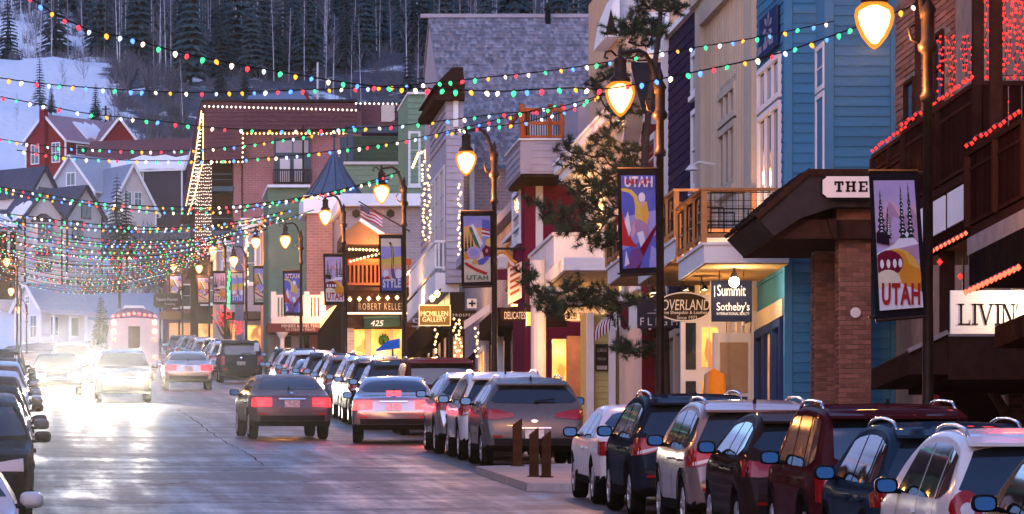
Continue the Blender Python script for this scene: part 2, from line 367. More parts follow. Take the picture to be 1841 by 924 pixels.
def asphalt():
    m = bpy.data.materials.new('asphalt'); m.use_nodes = True
    n = m.node_tree.nodes; l = m.node_tree.links; b = n['Principled BSDF']
    g = n.new('ShaderNodeNewGeometry')
    mp = n.new('ShaderNodeMapping'); mp.inputs['Scale'].default_value = (1.0, .12, 1); l.new(g.outputs['Position'], mp.inputs[0])
    n1 = n.new('ShaderNodeTexNoise'); n1.inputs['Scale'].default_value = .8; n1.inputs['Detail'].default_value = 8; n1.inputs['Roughness'].default_value = .65; l.new(mp.outputs[0], n1.inputs['Vector'])
    mp2 = n.new('ShaderNodeMapping'); mp2.inputs['Scale'].default_value = (.35, 1.0, 1); l.new(g.outputs['Position'], mp2.inputs[0])
    n2 = n.new('ShaderNodeTexNoise'); n2.inputs['Scale'].default_value = .5; n2.inputs['Detail'].default_value = 7; n2.inputs['Distortion'].default_value = .6; l.new(mp2.outputs[0], n2.inputs['Vector'])
    n3 = n.new('ShaderNodeTexNoise'); n3.inputs['Scale'].default_value = 5; n3.inputs['Detail'].default_value = 8; l.new(g.outputs['Position'], n3.inputs['Vector'])
    mul = n.new('ShaderNodeMath'); mul.operation = 'ADD'; l.new(n1.outputs['Fac'], mul.inputs[0]); l.new(n2.outputs['Fac'], mul.inputs[1])
    ad = n.new('ShaderNodeMath'); ad.operation = 'MULTIPLY_ADD'; ad.inputs[1].default_value = .5; l.new(n3.outputs['Fac'], ad.inputs[0]); l.new(mul.outputs[0], ad.inputs[2])
    mp3 = n.new('ShaderNodeMapping'); mp3.inputs['Scale'].default_value = (1.9, .011, 1); l.new(g.outputs['Position'], mp3.inputs[0])
    n4 = n.new('ShaderNodeTexNoise'); n4.inputs['Scale'].default_value = 1.0; n4.inputs['Detail'].default_value = 5; n4.inputs['Roughness'].default_value = .6; l.new(mp3.outputs[0], n4.inputs['Vector'])
    a4 = n.new('ShaderNodeMath'); a4.operation = 'MULTIPLY_ADD'; a4.inputs[1].default_value = 1.1; l.new(n4.outputs['Fac'], a4.inputs[0]); l.new(ad.outputs[0], a4.inputs[2])
    s4 = n.new('ShaderNodeMath'); s4.operation = 'SUBTRACT'; s4.inputs[1].default_value = .55; l.new(a4.outputs[0], s4.inputs[0]); ad = s4
    rp = n.new('ShaderNodeValToRGB'); e = rp.color_ramp.elements; e[0].position = .85; e[0].color = (.012,.009,.008,1); e[1].position = 1.5; e[1].color = (.088,.064,.054,1)
    l.new(ad.outputs[0], rp.inputs[0])
    # sealed cracks: along the lane and across
    w1 = n.new('ShaderNodeTexVoronoi'); w1.feature = 'DISTANCE_TO_EDGE'; w1.inputs['Scale'].default_value = .16
    wn = n.new('ShaderNodeTexNoise'); wn.inputs['Scale'].default_value = .9; wn.inputs['Detail'].default_value = 5; l.new(g.outputs['Position'], wn.inputs['Vector'])
    wm = n.new('ShaderNodeMix'); wm.data_type = 'RGBA'; wm.blend_type = 'LINEAR_LIGHT'; wm.inputs[0].default_value = .55; l.new(g.outputs['Position'], wm.inputs[6]); l.new(wn.outputs['Color'], wm.inputs[7])
    l.new(wm.outputs[2], w1.inputs['Vector'])
    cr = n.new('ShaderNodeMapRange'); cr.inputs['From Min'].default_value = .004; cr.inputs['From Max'].default_value = .016; l.new(w1.outputs['Distance'], cr.inputs['Value'])
    mx = n.new('ShaderNodeMix'); mx.data_type = 'RGBA'; l.new(cr.outputs[0], mx.inputs[0]); mx.inputs[6].default_value = (.012,.012,.014,1); l.new(rp.outputs[0], mx.inputs[7])
    l.new(mx.outputs[2], b.inputs['Base Color'])
    rr = n.new('ShaderNodeMapRange'); rr.inputs['From Min'].default_value = .7; rr.inputs['From Max'].default_value = 1.4; rr.inputs['To Min'].default_value = .22; rr.inputs['To Max'].default_value = .58; l.new(ad.outputs[0], rr.inputs['Value'])
    l.new(rr.outputs[0], b.inputs['Roughness']); b.inputs['Specular IOR Level'].default_value = .30
    bp = n.new('ShaderNodeBump'); bp.inputs['Strength'].default_value = .5; bp.inputs['Distance'].default_value = .02; l.new(ad.outputs[0], bp.inputs['Height']); l.new(bp.outputs[0], b.inputs['Normal'])
    return m
M_CONC = mat('pavement_concrete', (.30,.28,.28), .8, noise=.2, scale=1.5, bump=.2)
M_CURB = mat('kerb_stone', (.36,.34,.33), .8, noise=.25, scale=3, bump=.3)
def slab(name, x0, x1, y0, y1, top, m, thick=.6, kind='structure'):
    mb = MB()
    mb.hexa([(x0,y0,road_z(y0)+top-thick),(x1,y0,road_z(y0)+top-thick),(x1,y1,road_z(y1)+top-thick),(x0,y1,road_z(y1)+top-thick),
             (x0,y0,road_z(y0)+top),(x1,y0,road_z(y0)+top),(x1,y1,road_z(y1)+top),(x0,y1,road_z(y1)+top)])
    return tag(mb.build(name, m), kind=kind)
mb = MB(); M_ASPH = asphalt()
ys = [-120, 0, 40, 80, 120, 160, 200, 250, 300, 350, 400, 450, 498]
for a, b in zip(ys, ys[1:]):
    mb.face([(CURB_L,a,road_z(a)),(CURB_R,a,road_z(a)),(CURB_R,b,road_z(b)),(CURB_L,b,road_z(b))])
tag(mb.build('road', M_ASPH), kind='structure')
# the street bends away at its top end
mb = MB(); cen = [(4.8, 497.9), (5.4, 515), (8, 530), (14, 545), (26, 556), (45, 562)]
for (a, b), (c, d) in zip(cen, cen[1:]):
    mb.face([(a-6.7,b+.0,hill(a-6.7,b)+.2),(a+6.7,b,hill(a+6.7,b)+.2),(c+6.7,d,hill(c+6.7,d)+.2),(c-6.7,d,hill(c-6.7,d)+.2)])
tag(mb.build('road', M_ASPH), kind='structure')
slab('pavement', CURB_R+.16, 40, 20, 498, WALK, M_CONC); slab('kerb', CURB_R, CURB_R+.157, 20, 498, WALK+.004, M_CURB)
slab('pavement', -40, CURB_L-.16, 20, 498, WALK, M_CONC); slab('kerb', CURB_L-.157, CURB_L, 20, 498, WALK+.004, M_CURB)
# kerb extensions between the parked cars
def bulb(x0, x1, y0, y1, cut):
    mb = MB(); pts = [(x1,y0),(x0+cut,y0),(x0,y0+cut),(x0,y1-cut),(x0+cut,y1),(x1,y1)] if x0 > 3 else [(x0,y0),(x0,y1),(x1-cut,y1),(x1,y1-cut),(x1,y0+cut),(x1-cut,y0)]
    t = [(x,y,road_z(y)+WALK+.002) for x,y in pts]; bt = [(x,y,road_z(y)-.3) for x,y in pts]; n = len(pts)
    mb.face(t, 0)
    for i in range(n): mb.face([t[i], bt[i], bt[(i+1)%n], t[(i+1)%n]], 1)
    mb.face(bt[::-1], 1)
    tag(mb.build('kerb_extension', [M_CONC, M_CURB], fix=True), kind='structure')
bulb(8.85, CURB_R-.002, 98, 112.8, 1.8)
bulb(CURB_L+.002, .48, 69, 82.0, .6)

# sealed and open cracks wandering over the asphalt
def crack(pts, w):
    r = random.Random(len(pts)); q = MB(); P2 = []
    for (a, b), (c, d) in zip(pts, pts[1:]):
        for k in range(7): t = k/7; P2.append((a+(c-a)*t+r.uniform(-.04,.04), b+(d-b)*t+r.uniform(-.12,.12)))
    for (x0, y0), (x1, y1) in zip(P2, P2[1:]):
        d = Vector((x1-x0, y1-y0, 0)); n = Vector((-d.y, d.x, 0)).normalized()*w*.45*r.uniform(.4,1.3)
        q.face([(x0-n.x,y0-n.y,road_z(y0-n.y)+.004),(x0+n.x,y0+n.y,road_z(y0+n.y)+.004),(x1+n.x,y1+n.y,road_z(y1+n.y)+.004),(x1-n.x,y1-n.y,road_z(y1-n.y)+.004)])
    tag(q.build('road_crack', mat('tar', (.022,.018,.018), .9, noise=.2), fix=False), kind='structure')
def rp(px, py): Y = 3.05*F/(py-570); return ((px-VX)*Y/F, Y)
crack([rp(*p) for p in ((318,735),(345,752),(375,775),(405,795),(440,812),(480,840))], .035)
crack([rp(*p) for p in ((95,876),(150,872),(215,868),(290,872),(350,866))], .05)
crack([rp(*p) for p in ((75,905),(180,898),(300,905),(420,898),(560,908))], .04)
crack([rp(*p) for p in ((120,820),(230,824),(330,818))], .05); crack([rp(*p) for p in ((600,880),(720,872),(860,884))], .035); crack([rp(*p) for p in ((130,780),(240,783),(370,778),(470,784))], .05)
# ------------------------------------------------------------------ vehicles
def paint(name, col, metal=.35, rough=.32):
    rough = .16 if sum(col) > .5 else .26
    m = mat('paint_'+name, col, rough, metal=metal, noise=.05, scale=1.2, coat=.16 if sum(col) > .5 else .10, spec=.02 if sum(col) > .5 else 0.0)
    return m
M_TYRE = mat('tyre_rubber', (.012,.012,.013), .8, noise=.1, scale=8)
M_RIM = mat('alloy', (.45,.45,.47), .3, metal=.9, noise=.1, scale=6)
M_TRIM = mat('black_plastic', (.018,.018,.02), .5, noise=.15, scale=8)
M_CHROME = mat('chrome', (.75,.75,.78), .15, metal=1, noise=0)
M_CARGLASS = mat('tinted_car_glass', (.012,.015,.02), .045, noise=0, spec=1.0, coat=.4)
M_REDLENS = mat('red_lens', (.30,.008,.012), .15, noise=.1, scale=12, coat=.4, spec=.4)
M_WHITELENS = mat('clear_lens', (.55,.55,.58), .12, noise=.1, scale=12, coat=.6)
M_BRAKE = glow('brake_light', (1.0,.03,.03), 7)
M_TAIL = glow('tail_light_on', (1.0,.03,.04), 2.0)
M_HEAD = glow('headlight_on', (1.0,.90,.72), 90, sample=False)
M_MIRROR = mat('mirror_glass', (.10,.18,.24), .06, metal=1, noise=0)
M_PLATE = mat('licence_plate', (.6,.55,.5), .5, noise=.5, scale=14)
def lerp_pts(pts, t):
    if t <= pts[0][0]: return pts[0][1]
    for (a, va), (b, vb) in zip(pts, pts[1:]):
        if t <= b: return va + (vb-va)*(t-a)/(b-a)
    return pts[-1][1]
SUV = dict(L=4.62, W=1.84, H=1.69, belt=1.06, R=.35, ar=.93, af=3.66, tumble=.27,
    top=[(0,.70),(.03,.88),(.07,1.02),(.13,1.10),(.32,1.38),(.46,1.55),(.56,1.60),(.9,1.655),(1.5,1.69),(2.2,1.675),(2.7,1.60),(3.05,1.42),(3.5,1.13),(3.62,1.08),(4.1,1.02),(4.38,.94),(4.55,.82),(4.62,.62)],
    rw=(.13,.50), wind=(2.74,3.52), side=[(.42,.90),(.98,1.86),(1.94,2.86)], lamp='tri')
BOXY = dict(L=4.45, W=1.84, H=1.80, belt=1.10, R=.38, ar=.86, af=3.5, tumble=.17,
    top=[(0,.80),(.02,.98),(.04,1.08),(.07,1.16),(.14,1.45),(.22,1.68),(.30,1.75),(.9,1.79),(1.6,1.80),(2.3,1.78),(2.6,1.70),(2.86,1.48),(3.12,1.20),(3.22,1.14),(3.9,1.10),(4.25,1.04),(4.40,.94),(4.45,.7)],
    rw=(.07,.22), wind=(2.62,3.12), side=[(.30,.92),(1.0,1.82),(1.9,2.66)], lamp='tall')
SEDAN = dict(L=4.85, W=1.83, H=1.45, belt=.94, R=.33, ar=1.02, af=3.86, tumble=.33,
    top=[(0,.72),(.03,.88),(.08,.99),(.25,1.03),(.72,1.05),(.86,1.08),(1.2,1.26),(1.52,1.385),(1.8,1.43),(2.3,1.45),(2.75,1.42),(3.0,1.34),(3.4,1.12),(3.62,.99),(3.75,.96),(4.2,.91),(4.6,.82),(4.78,.70),(4.85,.52)],
    rw=(.88,1.50), wind=(2.80,3.58), side=[(1.14,1.42),(1.48,2.10),(2.16,3.02)], lamp='wide')
CROSS = dict(L=4.45, W=1.855, H=1.64, belt=1.10, R=.35, ar=.86, af=3.5, tumble=.34,
    top=[(0,.62),(.03,.80),(.08,.95),(.15,1.09),(.22,1.15),(.40,1.36),(.56,1.51),(.66,1.55),(1.0,1.61),(1.5,1.64),(2.1,1.62),(2.55,1.55),(2.9,1.36),(3.35,1.11),(3.5,1.06),(3.95,1.0),(4.2,.92),(4.38,.80),(4.45,.60)],
    rw=(.22,.60), wind=(2.6,3.36), side=[(.62,.96),(1.04,1.76),(1.84,2.66)], lamp='swept')
def car_body(S):
    L, W, H, belt = S['L'], S['W'], S['H'], S['belt']
    ys = sorted(set([0,.01,.03,.055,.08,.11,.15,.2,.26,.32,.4,.48,.56,.66,.8] + [round(.9+.09*i, 3) for i in range(int((L-1.5)/.09))] + [L-.56,L-.45,L-.36,L-.28,L-.2,L-.14,L-.09,L-.05,L-.02,L]))
    top = [lerp_pts(S['top'], y) for y in ys]
    for _ in range(2):
        top = [top[0]] + [(top[i-1]*(ys[i+1]-ys[i]) + top[i+1]*(ys[i]-ys[i-1]))/(ys[i+1]-ys[i-1])*.5 + top[i]*.5 for i in range(1, len(ys)-1)] + [top[-1]]
    plan = [(0,.85),(.04,.90),(.12,.945),(.3,.975),(.7,1),(L-.9,1),(L-.45,.955),(L-.2,.88),(L-.06,.78),(L,.70)]
    NS, NC, NT = 11, 4, 5; mb = MB(); K = 2*(NS+NC+NT)+1-1
    for y, zt in zip(ys, top):
        hw = W/2*lerp_pts(plan, y)
        zb = lerp_pts([(0,.42),(.25,.30),(L-.4,.27),(L-.12,.30),(L,.38)], y)
        for ya in (S['ar'], S['af']):
            Ra = S['R']+.075
            if abs(y-ya) < Ra: zb = max(zb, S['R'] + math.sqrt(Ra*Ra-(y-ya)**2)*.98)
        def wid(z):
            f = 1.0
            if z < .55: f = .955 + .045*math.sqrt(max(0, (z-.25)/.30)) if z > .25 else .955
            if .60 < z <= belt: f = 1.0 - .02*((z-.60)/(belt-.60))**2 + .006*math.sin((z-.6)/(belt-.6)*math.pi)
            if z > belt:
                t = (z-belt)/(H-belt); f = .98 - S['tumble']*(.85*t + .15*t*t)
            return hw*f
        r = min(.085, max(.02, (zt-zb)*.3)); ze = zt - r; half = [(0.0, zb), ]
        for k in range(NS):
            t = k/(NS-1); z = zb + (ze-zb)*t; half.append((wid(z), z))
        we = wid(ze)
        for k in range(1, NC+1):
            a = math.pi/2*k/NC; half.append((we - r*(1-math.cos(a))*1.15, ze + r*math.sin(a)*.78))
        wx, wz = half[-1]
        for k in range(1, NT+1):
            t = k/NT; half.append((wx*(1-t), wz + (zt-wz)*(1-(1-t)**2)))
        ring = half[:] + [(-x, z) for x, z in half[-2:0:-1]]
        for x, z in ring: mb.v.append((x, y-L/2, z))
    n = len(ring); s = len(ys)
    for i in range(s-1):
        for j in range(n):
            a = (i*n+j, i*n+(j+1) % n, (i+1)*n+(j+1) % n, (i+1)*n+j)
            mb.f.append(a[::-1]); jj = j if j < n//2 else n-1-j
            zc = sum(mb.v[q][2] for q in a)/4
            mb.m.append(1 if (jj == 0 or (jj <= 3 and zc < S.get('clad', .42))) else 0)
    mb.f.append(tuple(range(n))); mb.m.append(0); mb.f.append(tuple((s-1)*n+j for j in reversed(range(n)))); mb.m.append(0)
    return mb
def patch(bvh, view, top, bot, n=10, m=5, off=.006, mi=0, mb=None):
    """a panel laid on the body: top and bottom outlines in the plane facing `view`"""
    def along(pl, t):
        d = [0]
        for a, b in zip(pl, pl[1:]): d.append(d[-1]+math.dist(a, b))
        q = t*d[-1]
        for i in range(len(pl)-1):
            if q <= d[i+1]+1e-9:
                k = (q-d[i])/max(1e-9, d[i+1]-d[i]); return (pl[i][0]+(pl[i+1][0]-pl[i][0])*k, pl[i][1]+(pl[i+1][1]-pl[i][1])*k)
        return pl[-1]
    mb = mb or MB(); k0 = len(mb.v); D = {'rear': (0,1,0), 'front': (0,-1,0), 'left': (1,0,0), 'right': (-1,0,0), 'top': (0,0,-1)}[view]; D = Vector(D)
    for j in range(m+1):
        for i in range(n+1):
            a = along(top, i/n); b = along(bot, i/n); t = j/m; u = a[0]+(b[0]-a[0])*t; v = a[1]+(b[1]-a[1])*t
            o = Vector({'rear': (u,-4,v), 'front': (u,4,v), 'left': (-3,u,v), 'right': (3,u,v), 'top': (u,v,4)}[view])
            h, nn, _, _ = bvh.ray_cast(o, D)
            if h is None:
                q = o + D*(2.1 if view in ('left','right') else 2.0); h, nn, _, _ = bvh.find_nearest(q)
            if nn.dot(D) > 0: nn = -nn
            mb.v.append(tuple(h + nn*off))
    for j in range(m):
        for i in range(n):
            q = (k0+j*(n+1)+i, k0+j*(n+1)+i+1, k0+(j+1)*(n+1)+i+1, k0+(j+1)*(n+1)+i)
            mb.f.append(q); mb.m.append(mi)
    return mb
def mirx(pl): return [(-x, z) for x, z in pl]
def shrink(pl, c, k): return [(c[0]+(x-c[0])*k, c[1]+(z-c[1])*k) for x, z in pl]
def cap_mesh(mb, name, mats, smooth=True):
    me = mb.mesh(name, mats, smooth=smooth); bm = bmesh.new(); bm.from_mesh(me); bmesh.ops.recalc_face_normals(bm, faces=bm.faces); bm.to_mesh(me); bm.free(); return me
def wheel_meshes(Rw, spokes=5):
    t = MB(); w2 = .105; pr = [(Rw*.66,-w2*.8),(Rw*.9,-w2),(Rw*.975,-w2*.8),(Rw,-w2*.45),(Rw,w2*.45),(Rw*.975,w2*.8),(Rw*.9,w2),(Rw*.66,w2*.8)]
    t.lathe(pr, 26, axis='X'); ty = cap_mesh(t, 'tyre', M_TYRE)
    r = MB(); rr = Rw*.68
    r.lathe([(rr,-.085),(rr,-.10),(rr*.93,-.10),(rr*.9,-.06),(rr*.3,-.045),(rr*.28,-.05)], 22, axis='X', mis=[0,0,0,1,1])
    for k in range(spokes):
        a = 2*math.pi*k/spokes
        for da in (-.10, .10):
            p0 = Vector((-.075, math.cos(a)*rr*.15, math.sin(a)*rr*.15)); p1 = Vector((-.092, math.cos(a+da)*rr*.92, math.sin(a+da)*rr*.92))
            r.bar(p0, p1, .035*1.2, .03, 0, up=(1,0,0))
    r.lathe([(rr*.2,-.06),(rr*.2,-.092),(rr*.12,-.10)], 12, axis='X')
    return ty, cap_mesh(r, 'rim', [M_RIM, M_TRIM], smooth=False)
PROTO = {}
def car_proto(kind, S):
    if kind in PROTO: return PROTO[kind]
    L, W, H, belt, Rw = S['L'], S['W'], S['H'], S['belt'], S['R']; out = []   # (name, mesh, parent index or -1, loc, rotz)
    bm_ = car_body(S); bvh = BVHTree.FromPolygons([Vector(v) for v in bm_.v], bm_.f)
    PM = paint('default', (.5,.5,.5))
    out.append(('body', cap_mesh(bm_, 'body', [PM, M_TRIM]), -1, (0,0,0), 0))
    def add(name, mb, mats, par=-1, smooth=True):
        out.append((name, mb.mesh(name, mats, smooth=smooth), par, (0,0,0), 0)); return len(out)-1
    def hw(z):
        t = max(0, (z-belt)/(H-belt)); return W/2*(.98 - S['tumble']*(.85*t+.15*t*t))
    r0, r1 = S['rw']; zr0 = lerp_pts(S['top'], r0)+.03; zr1 = lerp_pts(S['top'], r1)-.045
    # rear window with a dark border
    a = hw(zr1)-.10; b = hw(zr0)-.085 if kind != 'boxy' else hw(zr0)-.2
    tp = [(-a+.0, zr1-.03), (-a*.8, zr1), (0, zr1+.022), (a*.8, zr1), (a, zr1-.03)]; bt = [(-b, zr0+.05), (-b+.07, zr0), (0, zr0-.012), (b-.07, zr0), (b, zr0+.05)]
    if kind == 'swept': pass
    add('rear_window', patch(bvh, 'rear', tp, bt, 14, 6, .007), [M_CARGLASS])
    if kind != 'sedan':
        s_ = MB(); zs = lerp_pts(S['top'], r1)+.01; ysx = r1 - L/2   # lip over the window
        s_.hexa([(-a-.05, ysx-.13, zs-.035),(a+.05, ysx-.13, zs-.035),(a+.03, ysx+.25, zs+.0),(-a-.03, ysx+.25, zs+.0),(-a-.05, ysx-.13, zs-.005),(a+.05, ysx-.13, zs-.005),(a+.03, ysx+.25, zs+.045),(-a-.03, ysx+.25, zs+.045)])
        add('spoiler', s_, [PM], smooth=False)
        wp = MB(); wp.bar((0.0,0,0),(0.32,0,.0),.03,.02)
        h, nn, _, _ = bvh.ray_cast(Vector((0.05,-4,zr0+.02)), Vector((0,1,0)))
        wq = MB(); wq.bar(h+nn*.03, h+nn*.03+Vector((.34,.0,.035)), .028, .02); wq.box(h.x-.04,h.x+.04,h.y-.05,h.y+.02,h.z-.03,h.z+.02); add('wiper', wq, [M_TRIM], smooth=False)
    # windscreen
    w0, w1 = S['wind']; za = lerp_pts(S['top'], w0)-.03; zb = lerp_pts(S['top'], w1)+.02; a = hw(za)-.08; b = hw(zb)-.05
    add('windscreen', patch(bvh, 'front', [(-a,za-.02),(0,za+.01),(a,za-.02)], [(-b,zb+.03),(0,zb-.005),(b,zb+.03)], 12, 6, .007), [M_CARGLASS])
    # side windows
    zw0 = belt+.02
    for sd in ('left', 'right'):
        for k, (p, q) in enumerate(S['side']):
            def ztop(y): return lerp_pts(S['top'], y) - .135
            first = k == 0; last = k == len(S['side'])-1
            p2, q2 = p, q; tl = [(p2-L/2+(.10 if first else .0), min(ztop(p2+.12), H-.13)), ((p2+q2)/2-L/2, ztop((p2+q2)/2)), (q2-L/2-(.22 if last else 0), ztop(q2-(.22 if last else 0)))]
            bl = [(p2-L/2-(.0), zw0+(.10 if first else 0)), ((p2+q2)/2-L/2, zw0+(.02 if first else 0)), (q2-L/2+(.22 if last else 0), zw0-.005)]
            if kind == 'sedan' and first: tl = [(p-L/2+.20, 1.235),(q-L/2-.02, 1.29)]; bl = [(p-L/2-.02, zw0+.03),(q-L/2, zw0)]
            add('side_window', patch(bvh, sd, tl, bl, 8, 5, .006), [M_CARGLASS])
        # sill cladding, arches and door seams
        c = MB()
        for ya in (S['ar'], S['af']):
            ro, ri = Rw+.145, Rw+.075; N = 14; tp = []; bt = []
            for i in range(N+1):
                g = math.pi*(1-i/N)*1.04-.06; tp.append((ya-L/2+math.cos(g)*ro, Rw+max(-.05, math.sin(g))*ro)); bt.append((ya-L/2+math.cos(g)*ri, Rw+max(-.05, math.sin(g))*ri))
            if kind in ('suv', 'boxy'): patch(bvh, sd, tp, bt, 22, 1, .012, 0, c)
        y0, y1 = S['ar']+Rw+.1-L/2, S['af']-Rw-.1-L/2
        patch(bvh, sd, [(y0,.40),(y1,.40)], [(y0,.29),(y1,.29)], 8, 2, .012, 0, c); add('sill_cladding', c, [M_TRIM])
        d = MB()
        for yy in [S['side'][-1][0]-.03-L/2, S['side'][-1][1]+.16-L/2, S['side'][1][0]-.02-L/2]:
            patch(bvh, sd, [(yy-.006, belt+.0),(yy+.006, belt+.0)], [(yy-.006,.42),(yy+.006,.42)], 1, 8, .004, 0, d)
            add('door_seam', d, [M_TRIM]); d = MB()
        for yy in (S['side'][1][0]+.12-L/2, S['side'][-1][0]+.12-L/2):
            h, nn, _, _ = bvh.ray_cast(Vector((-3 if sd == 'left' else 3, yy, belt-.13)), Vector((1 if sd == 'left' else -1,0,0)))
            g = MB(); s = -1 if sd == 'left' else 1; g.bar((h.x+s*.03, yy-.1, h.z),(h.x+s*.03, yy+.1, h.z), .025, .03); g.box(h.x-.0*s, h.x+s*.02, yy-.1, yy-.06, h.z-.012, h.z+.012); g.box(h.x, h.x+s*.02, yy+.06, yy+.1, h.z-.012, h.z+.012); add('door_handle', g, [PM], smooth=False)
        # wing mirror: shell, stalk and a glass that looks back
        s = -1 if sd == 'left' else 1; ym = S['side'][-1][1]-.0-L/2; mx = s*(W/2+.12); zm = belt+.08; g = MB()
        prof = [(.02,-.10),(.085,-.075),(.105,-.02),(.105,.03),(.1,.05)]
        k0 = len(g.v)
        for (rr, yy) in [(.05,.13),(.09,.10),(.112,.05),(.118,0),(.118,-.03)]:
            for i in range(16):
                q = 2*math.pi*i/16; cx, cz = math.cos(q), math.sin(q); e = .62
                g.v.append((mx + math.copysign(abs(cx)**e, cx)*rr*.95, ym+yy, zm + math.copysign(abs(cz)**e, cz)*rr*.66))
        for j in range(4):
            for i in range(16): g.f.append((k0+j*16+i, k0+j*16+(i+1)%16, k0+(j+1)*16+(i+1)%16, k0+(j+1)*16+i)); g.m.append(0)
        g.f.append(tuple(k0+i for i in range(16))); g.m.append(0); g.f.append(tuple(k0+64+i for i in range(15,-1,-1))); g.m.append(1)
        g.bar((s*(W/2-.06), ym+.04, zm-.06), (mx-s*.06, ym+.04, zm-.05), .09, .045, 1)
        mi_ = len(out); out.append(('wing_mirror', cap_mesh(g, 'wing_mirror', [PM, M_TRIM]), -1, (0,0,0), 0))
        q = MB(); k0 = 0; pts = []
        for i in range(16):
            a_ = 2*math.pi*i/16; cx, cz = math.cos(a_), math.sin(a_); e = .62
            pts.append((mx + math.copysign(abs(cx)**e, cx)*.088, ym-.062 + .026*math.copysign(abs(cz)**e, cz), zm + math.copysign(abs(cz)**e, cz)*.057))
        q.face(pts[::-1] if False else pts); out.append(('mirror_glass', cap_mesh(q, 'mirror_glass', M_MIRROR, False), mi_, (0,0,0), 0))
    # lamps
    def lampmats(on): return on
    for s in (-1, 1):
        fx = (lambda pl: pl) if s < 0 else (lambda pl: mirx(pl)[::-1])
        lp = S['lamp']; g = MB(); g2 = MB(); w_ = W/2
        if lp == 'tri':
            patch(bvh,'rear', fx([(-w_*.985,1.10),(-w_*.80,1.09),(-w_*.50,1.02)]), fx([(-w_*.985,.86),(-w_*.82,.88),(-w_*.52,.97)]), 10, 4, .014, 0, g); patch(bvh,'rear', fx([(-w_*.93,.92),(-w_*.62,.985)]), fx([(-w_*.93,.875),(-w_*.62,.955)]), 6, 1, .018, 1, g)
            patch(bvh,'left' if s<0 else 'right', [(-L/2+.02,1.10),(-L/2+.42,1.06)], [(-L/2+.02,.86),(-L/2+.34,.98)], 6, 3, .012, 0, g)
        elif lp == 'swept':
            patch(bvh,'rear', fx([(-w_*.97,1.07),(-w_*.75,1.06),(-w_*.40,.99)]), fx([(-w_*.97,.89),(-w_*.78,.88),(-w_*.41,.92)]), 10, 4, .014, 0, g)
            patch(bvh,'left' if s<0 else 'right', [(-L/2+.05,1.07),(-L/2+.36,1.09)], [(-L/2+.05,.90),(-L/2+.30,1.03)], 5, 3, .012, 0, g)
        elif lp == 'wide':
            patch(bvh,'rear', fx([(-w_*.94,.93),(-w_*.50,.93)]), fx([(-w_*.95,.73),(-w_*.50,.75)]), 8, 4, .014, 0, g)
            patch(bvh,'left' if s<0 else 'right', [(-L/2+.04,.93),(-L/2+.30,.93)], [(-L/2+.04,.73),(-L/2+.26,.75)], 5, 3, .012, 0, g)
        elif lp == 'tall':
            patch(bvh,'rear', fx([(-w_*.94,1.13),(-w_*.74,1.13)]), fx([(-w_*.94,.76),(-w_*.74,.76)]), 4, 6, .02, 0, g)
        elif lp == 'round':
            tp = [(-w_*.80+math.cos(q)*.135, 1.0+abs(math.sin(q))*.17) for q in [math.pi*(1-i/8) for i in range(9)]]; bt = [(x, 2*1.0-z) for x, z in tp]
            patch(bvh,'rear', fx(tp), fx(bt), 14, 6, .02, 0, g)
            tp = [(-w_*.80+math.cos(q)*.062, .985+abs(math.sin(q))*.07) for q in [math.pi*(1-i/8) for i in range(9)]]; bt = [(x, 2*.985-z) for x, z in tp]
            patch(bvh,'rear', fx(tp), fx(bt), 10, 4, .03, 1, g)
        add('tail_light', g, [M_REDLENS, M_WHITELENS])
        g = MB(); zl = lerp_pts(S['top'], L-.2)-.10
        patch(bvh,'front', fx([(-w_*.84,zl+.07),(-w_*.44,zl+.015)]), fx([(-w_*.84,zl-.09),(-w_*.47,zl-.09)]), 8, 4, .014, 0, g)
        add('headlight', g, [M_WHITELENS])
    zl = lerp_pts(S['top'], L-.2)-.10; g = MB(); patch(bvh,'front', [(-.38,zl+.0),(.38,zl+.0)], [(-.34,zl-.20),(.34,zl-.20)], 8, 3, .012, 0, g)
    for k in range(3): zz = zl-.035-.055*k; patch(bvh,'front', [(-.36,zz+.009),(.36,zz+.009)], [(-.36,zz-.009),(.36,zz-.009)], 8, 1, .022, 1, g)
    add('grille', g, [M_TRIM, M_CHROME])
    zp = .80 if kind in ('sedan','cross') else .82
    if kind == 'cross': zp = .62
    g = MB(); patch(bvh,'rear', [(-.17,zp+.08),(.17,zp+.08)], [(-.17,zp-.075),(.17,zp-.075)], 2, 1, .02, 0, g); add('licence_plate', g, [M_PLATE], smooth=False)
    g = MB(); patch(bvh,'rear', [(-W/2*.80,.545),(W/2*.80,.545)], [(-W/2*.78,.43),(W/2*.78,.43)], 10, 2, .016, 0, g)
    for s in (-1,1): patch(bvh,'rear', [(s*W/2*.72-.09,.60),(s*W/2*.72+.09,.60)], [(s*W/2*.72-.09,.565),(s*W/2*.72+.09,.565)], 3, 1, .02, 1, g)
    add('bumper_insert', g, [M_TRIM, M_REDLENS])
    g = MB()
    yb = zr0-.10
    if kind != 'boxy': patch(bvh,'rear', [(-.30,zp+.125),(.30,zp+.125)], [(-.30,zp+.10),(.30,zp+.10)], 6, 1, .02, 0, g)
    patch(bvh,'rear', [(-.06,zp+.24),(-.03,zp+.262),(.03,zp+.262),(.06,zp+.24)], [(-.06,zp+.235),(-.03,zp+.21),(.03,zp+.21),(.06,zp+.235)], 6, 2, .018, 0, g); add('badge', g, [M_CHROME], smooth=False)
